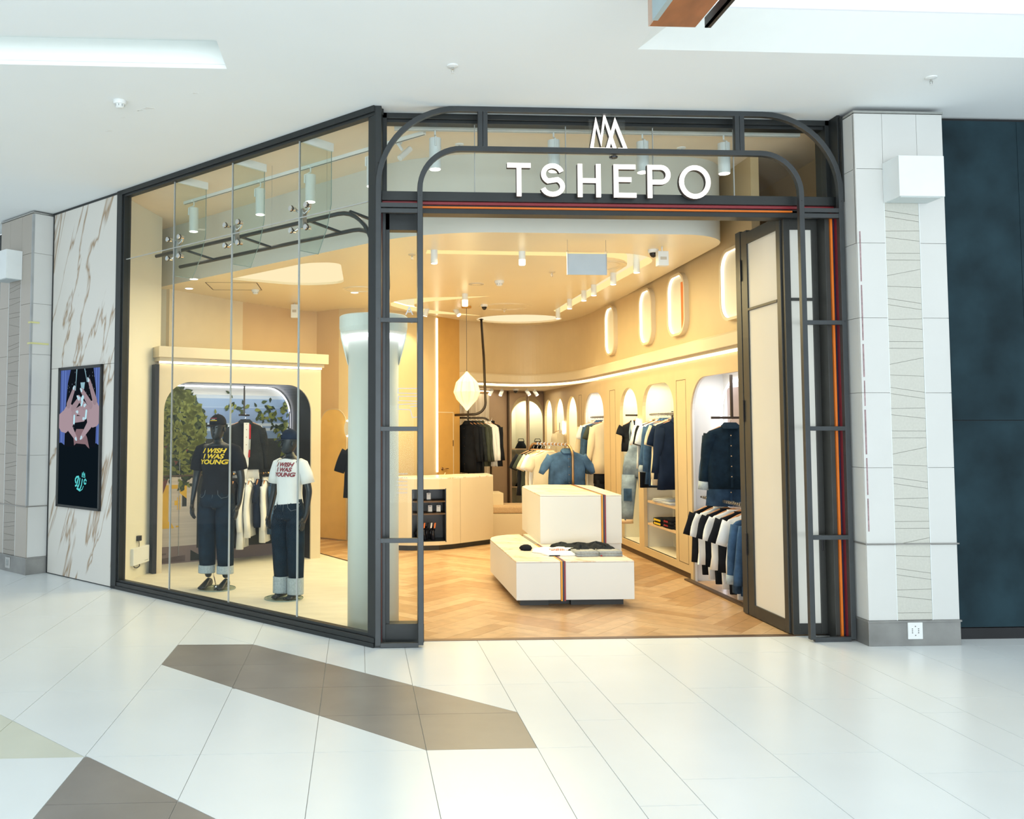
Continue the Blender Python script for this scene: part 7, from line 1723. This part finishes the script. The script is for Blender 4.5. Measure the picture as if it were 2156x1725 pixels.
    for zz, r_ in ((.028, .090), (.045, .091), (.075, .088), (.105, .074), (.128, .050), (.140, .020), (.142, .004)):
        R_.append([hwp(r_*.92*math.sin(2*PI*j/n), r_*1.12*math.cos(2*PI*j/n)-.008, zz) for j in range(n)])
    tcap = thing('baseball_cap', hwp(0, 0, .03), label.split(' mannequin')[0].replace('taller', 'black cap with red and yellow stripes on the taller').replace('shorter', 'navy cap with small white lettering on the shorter') + ' mannequin', 'cap')
    cm = 'tee_black' if not fem else 'navy_cloth'
    MB().loft(R_).build('crown', cm, tcap, smooth=True)
    R_ = []
    for s2, dz in ((1, 0), (1, -.004)):
        R_.append([hwp(-.075+.15*i/12, .080+.080*math.sin(PI*i/12)**.6, .030-.018*math.sin(PI*i/12)+dz) for i in range(13)]+[hwp(.075-.15*i/12, .060+.030*math.sin(PI*i/12), .032+dz) for i in range(13)])
    MB().loft(R_).build('brim', cm, tcap, smooth=False)
    MB().lathe([(.006, 0), (.006, .005), (.002, .008)], hwp(0, -.008, .141), 10).build('top_button', cm, tcap)
    for (zz, c, hw_, hh) in cap_lines:
        mb = MB(); N = 6; mb.loft([[hwp(q*hw_-0*hw_/2, 1.12*.091*math.sqrt(max(0, 1-(q*hw_/.084)**2))-.006-(zz-.05)*.12, zz), hwp(q*hw_, 1.12*.091*math.sqrt(max(0, 1-(q*hw_/.084)**2))-.006-(zz+hh-.05)*.12, zz+hh), hwp(q*hw_, 1.12*.091*math.sqrt(max(0, 1-(q*hw_/.084)**2))-.002-(zz+hh-.05)*.12, zz+hh), hwp(q*hw_, 1.12*.091*math.sqrt(max(0, 1-(q*hw_/.084)**2))-.002-(zz-.05)*.12, zz)] for q in [-1+2*i/N for i in range(N+1)]]); mb.build('embroidery', c, tcap)
    # glass disc and spigot
    td0 = t; dx_ = cx-(.05 if fem else -.01)
    MB().lathe([(.196, 0), (.196, .010)], (dx_, cy, .005), 48).build('glass_base', 'glass_fin', td0, label='round green glass base plate')
    MB().lathe([(.1965, .001), (.1975, .005), (.1965, .009)], (dx_, cy, .005), 48, cap=False).build('disc_edge', 'glass_edge', td0)
    mb = MB(); mb.cyl(w(-.03, -.06, .015), w(-.05, -.03, .16), .006, 8); mb.lathe([(.03, 0), (.028, .008)], w(-.03, -.06, .015), 14); mb.build('spigot', 'chrome', td0)
    return t
mannequin(-1.515, 9.63, 1.86, math.radians(252), math.radians(250), 'taller black mannequin in black printed T-shirt and dark jeans', 'tee_black', 'print_yellow', False,
          [(.095, 'red_cloth', .035, .005), (.083, 'print_white', .020, .005), (.070, 'print_yellow', .037, .007)], .155, .965, .01)
mannequin(-.695, 9.05, 1.70, math.radians(238), math.radians(205), 'shorter black mannequin in white printed T-shirt and dark jeans', 'tee_white', 'print_maroon', True,
          [(.082, 'print_white', .020, .006)], .14, .985, -.02)

# ================================================================ TIDY: far-apart pieces of one mesh become parts of their own
import numpy as np
bpy.context.view_layer.update()
def split_far(o):
    me = o.data; nv = len(me.vertices)
    if nv == 0 or nv > 60000 or o.modifiers.get('skin') or o.get('kind') == 'stuff': return
    par = list(range(nv))
    def find(a):
        while par[a] != a: par[a] = par[par[a]]; a = par[a]
        return a
    for e in me.edges:
        a, b = find(e.vertices[0]), find(e.vertices[1])
        if a != b: par[b] = a
    root = [find(i) for i in range(nv)]; ids = sorted(set(root)); k = len(ids)
    if k < 2 or k > 700: return
    idx = {r_: i for i, r_ in enumerate(ids)}; isl = np.array([idx[r_] for r_ in root]); co = np.array([v.co[:] for v in me.vertices])
    lo = np.full((k, 3), 1e9); hi = np.full((k, 3), -1e9); np.minimum.at(lo, isl, co); np.maximum.at(hi, isl, co); size = (hi-lo).max(axis=1)
    gap = np.maximum(0, np.maximum(lo[:, None]-hi[None], lo[None]-hi[:, None])); near = np.sqrt((gap**2).sum(axis=2)) <= np.maximum(.02, .5*np.maximum(size[:, None], size[None]))
    comp = list(range(k))
    def f2(a):
        while comp[a] != a: a = comp[a]
        return a
    for a, b in zip(*np.nonzero(near)):
        ra_, rb2 = f2(int(a)), f2(int(b))
        if ra_ != rb2: comp[max(ra_, rb2)] = min(ra_, rb2)
    groups = sorted(set(f2(i) for i in range(k)))
    if len(groups) < 2: return
    if o.parent is None or len(groups) > 24:
        if o.parent is not None: o['kind'] = 'stuff'
        return
    piece = [f2(isl[i]) for i in range(nv)]; base = o.name.split('.')[0]; sm = me.polygons[0].use_smooth
    for gi, g in enumerate(groups):
        vm = {}; vs = []; fs = []
        for p in me.polygons:
            if piece[p.vertices[0]] == g:
                fs.append([vm.setdefault(v, len(vm)) for v in p.vertices])
        vs = [None]*len(vm)
        for v, i in vm.items(): vs[i] = me.vertices[v].co[:]
        m2 = bpy.data.meshes.new(base); m2.from_pydata(vs, [], fs); 
        for mm in me.materials: m2.materials.append(mm)
        if sm: m2.polygons.foreach_set('use_smooth', [True]*len(m2.polygons))
        if gi == 0: first = m2; continue
        c = o.copy(); c.data = m2; COL.objects.link(c)
    o.data = first
for o in [q for q in bpy.data.objects if q.type == 'MESH' and q.users_collection]: split_far(o)
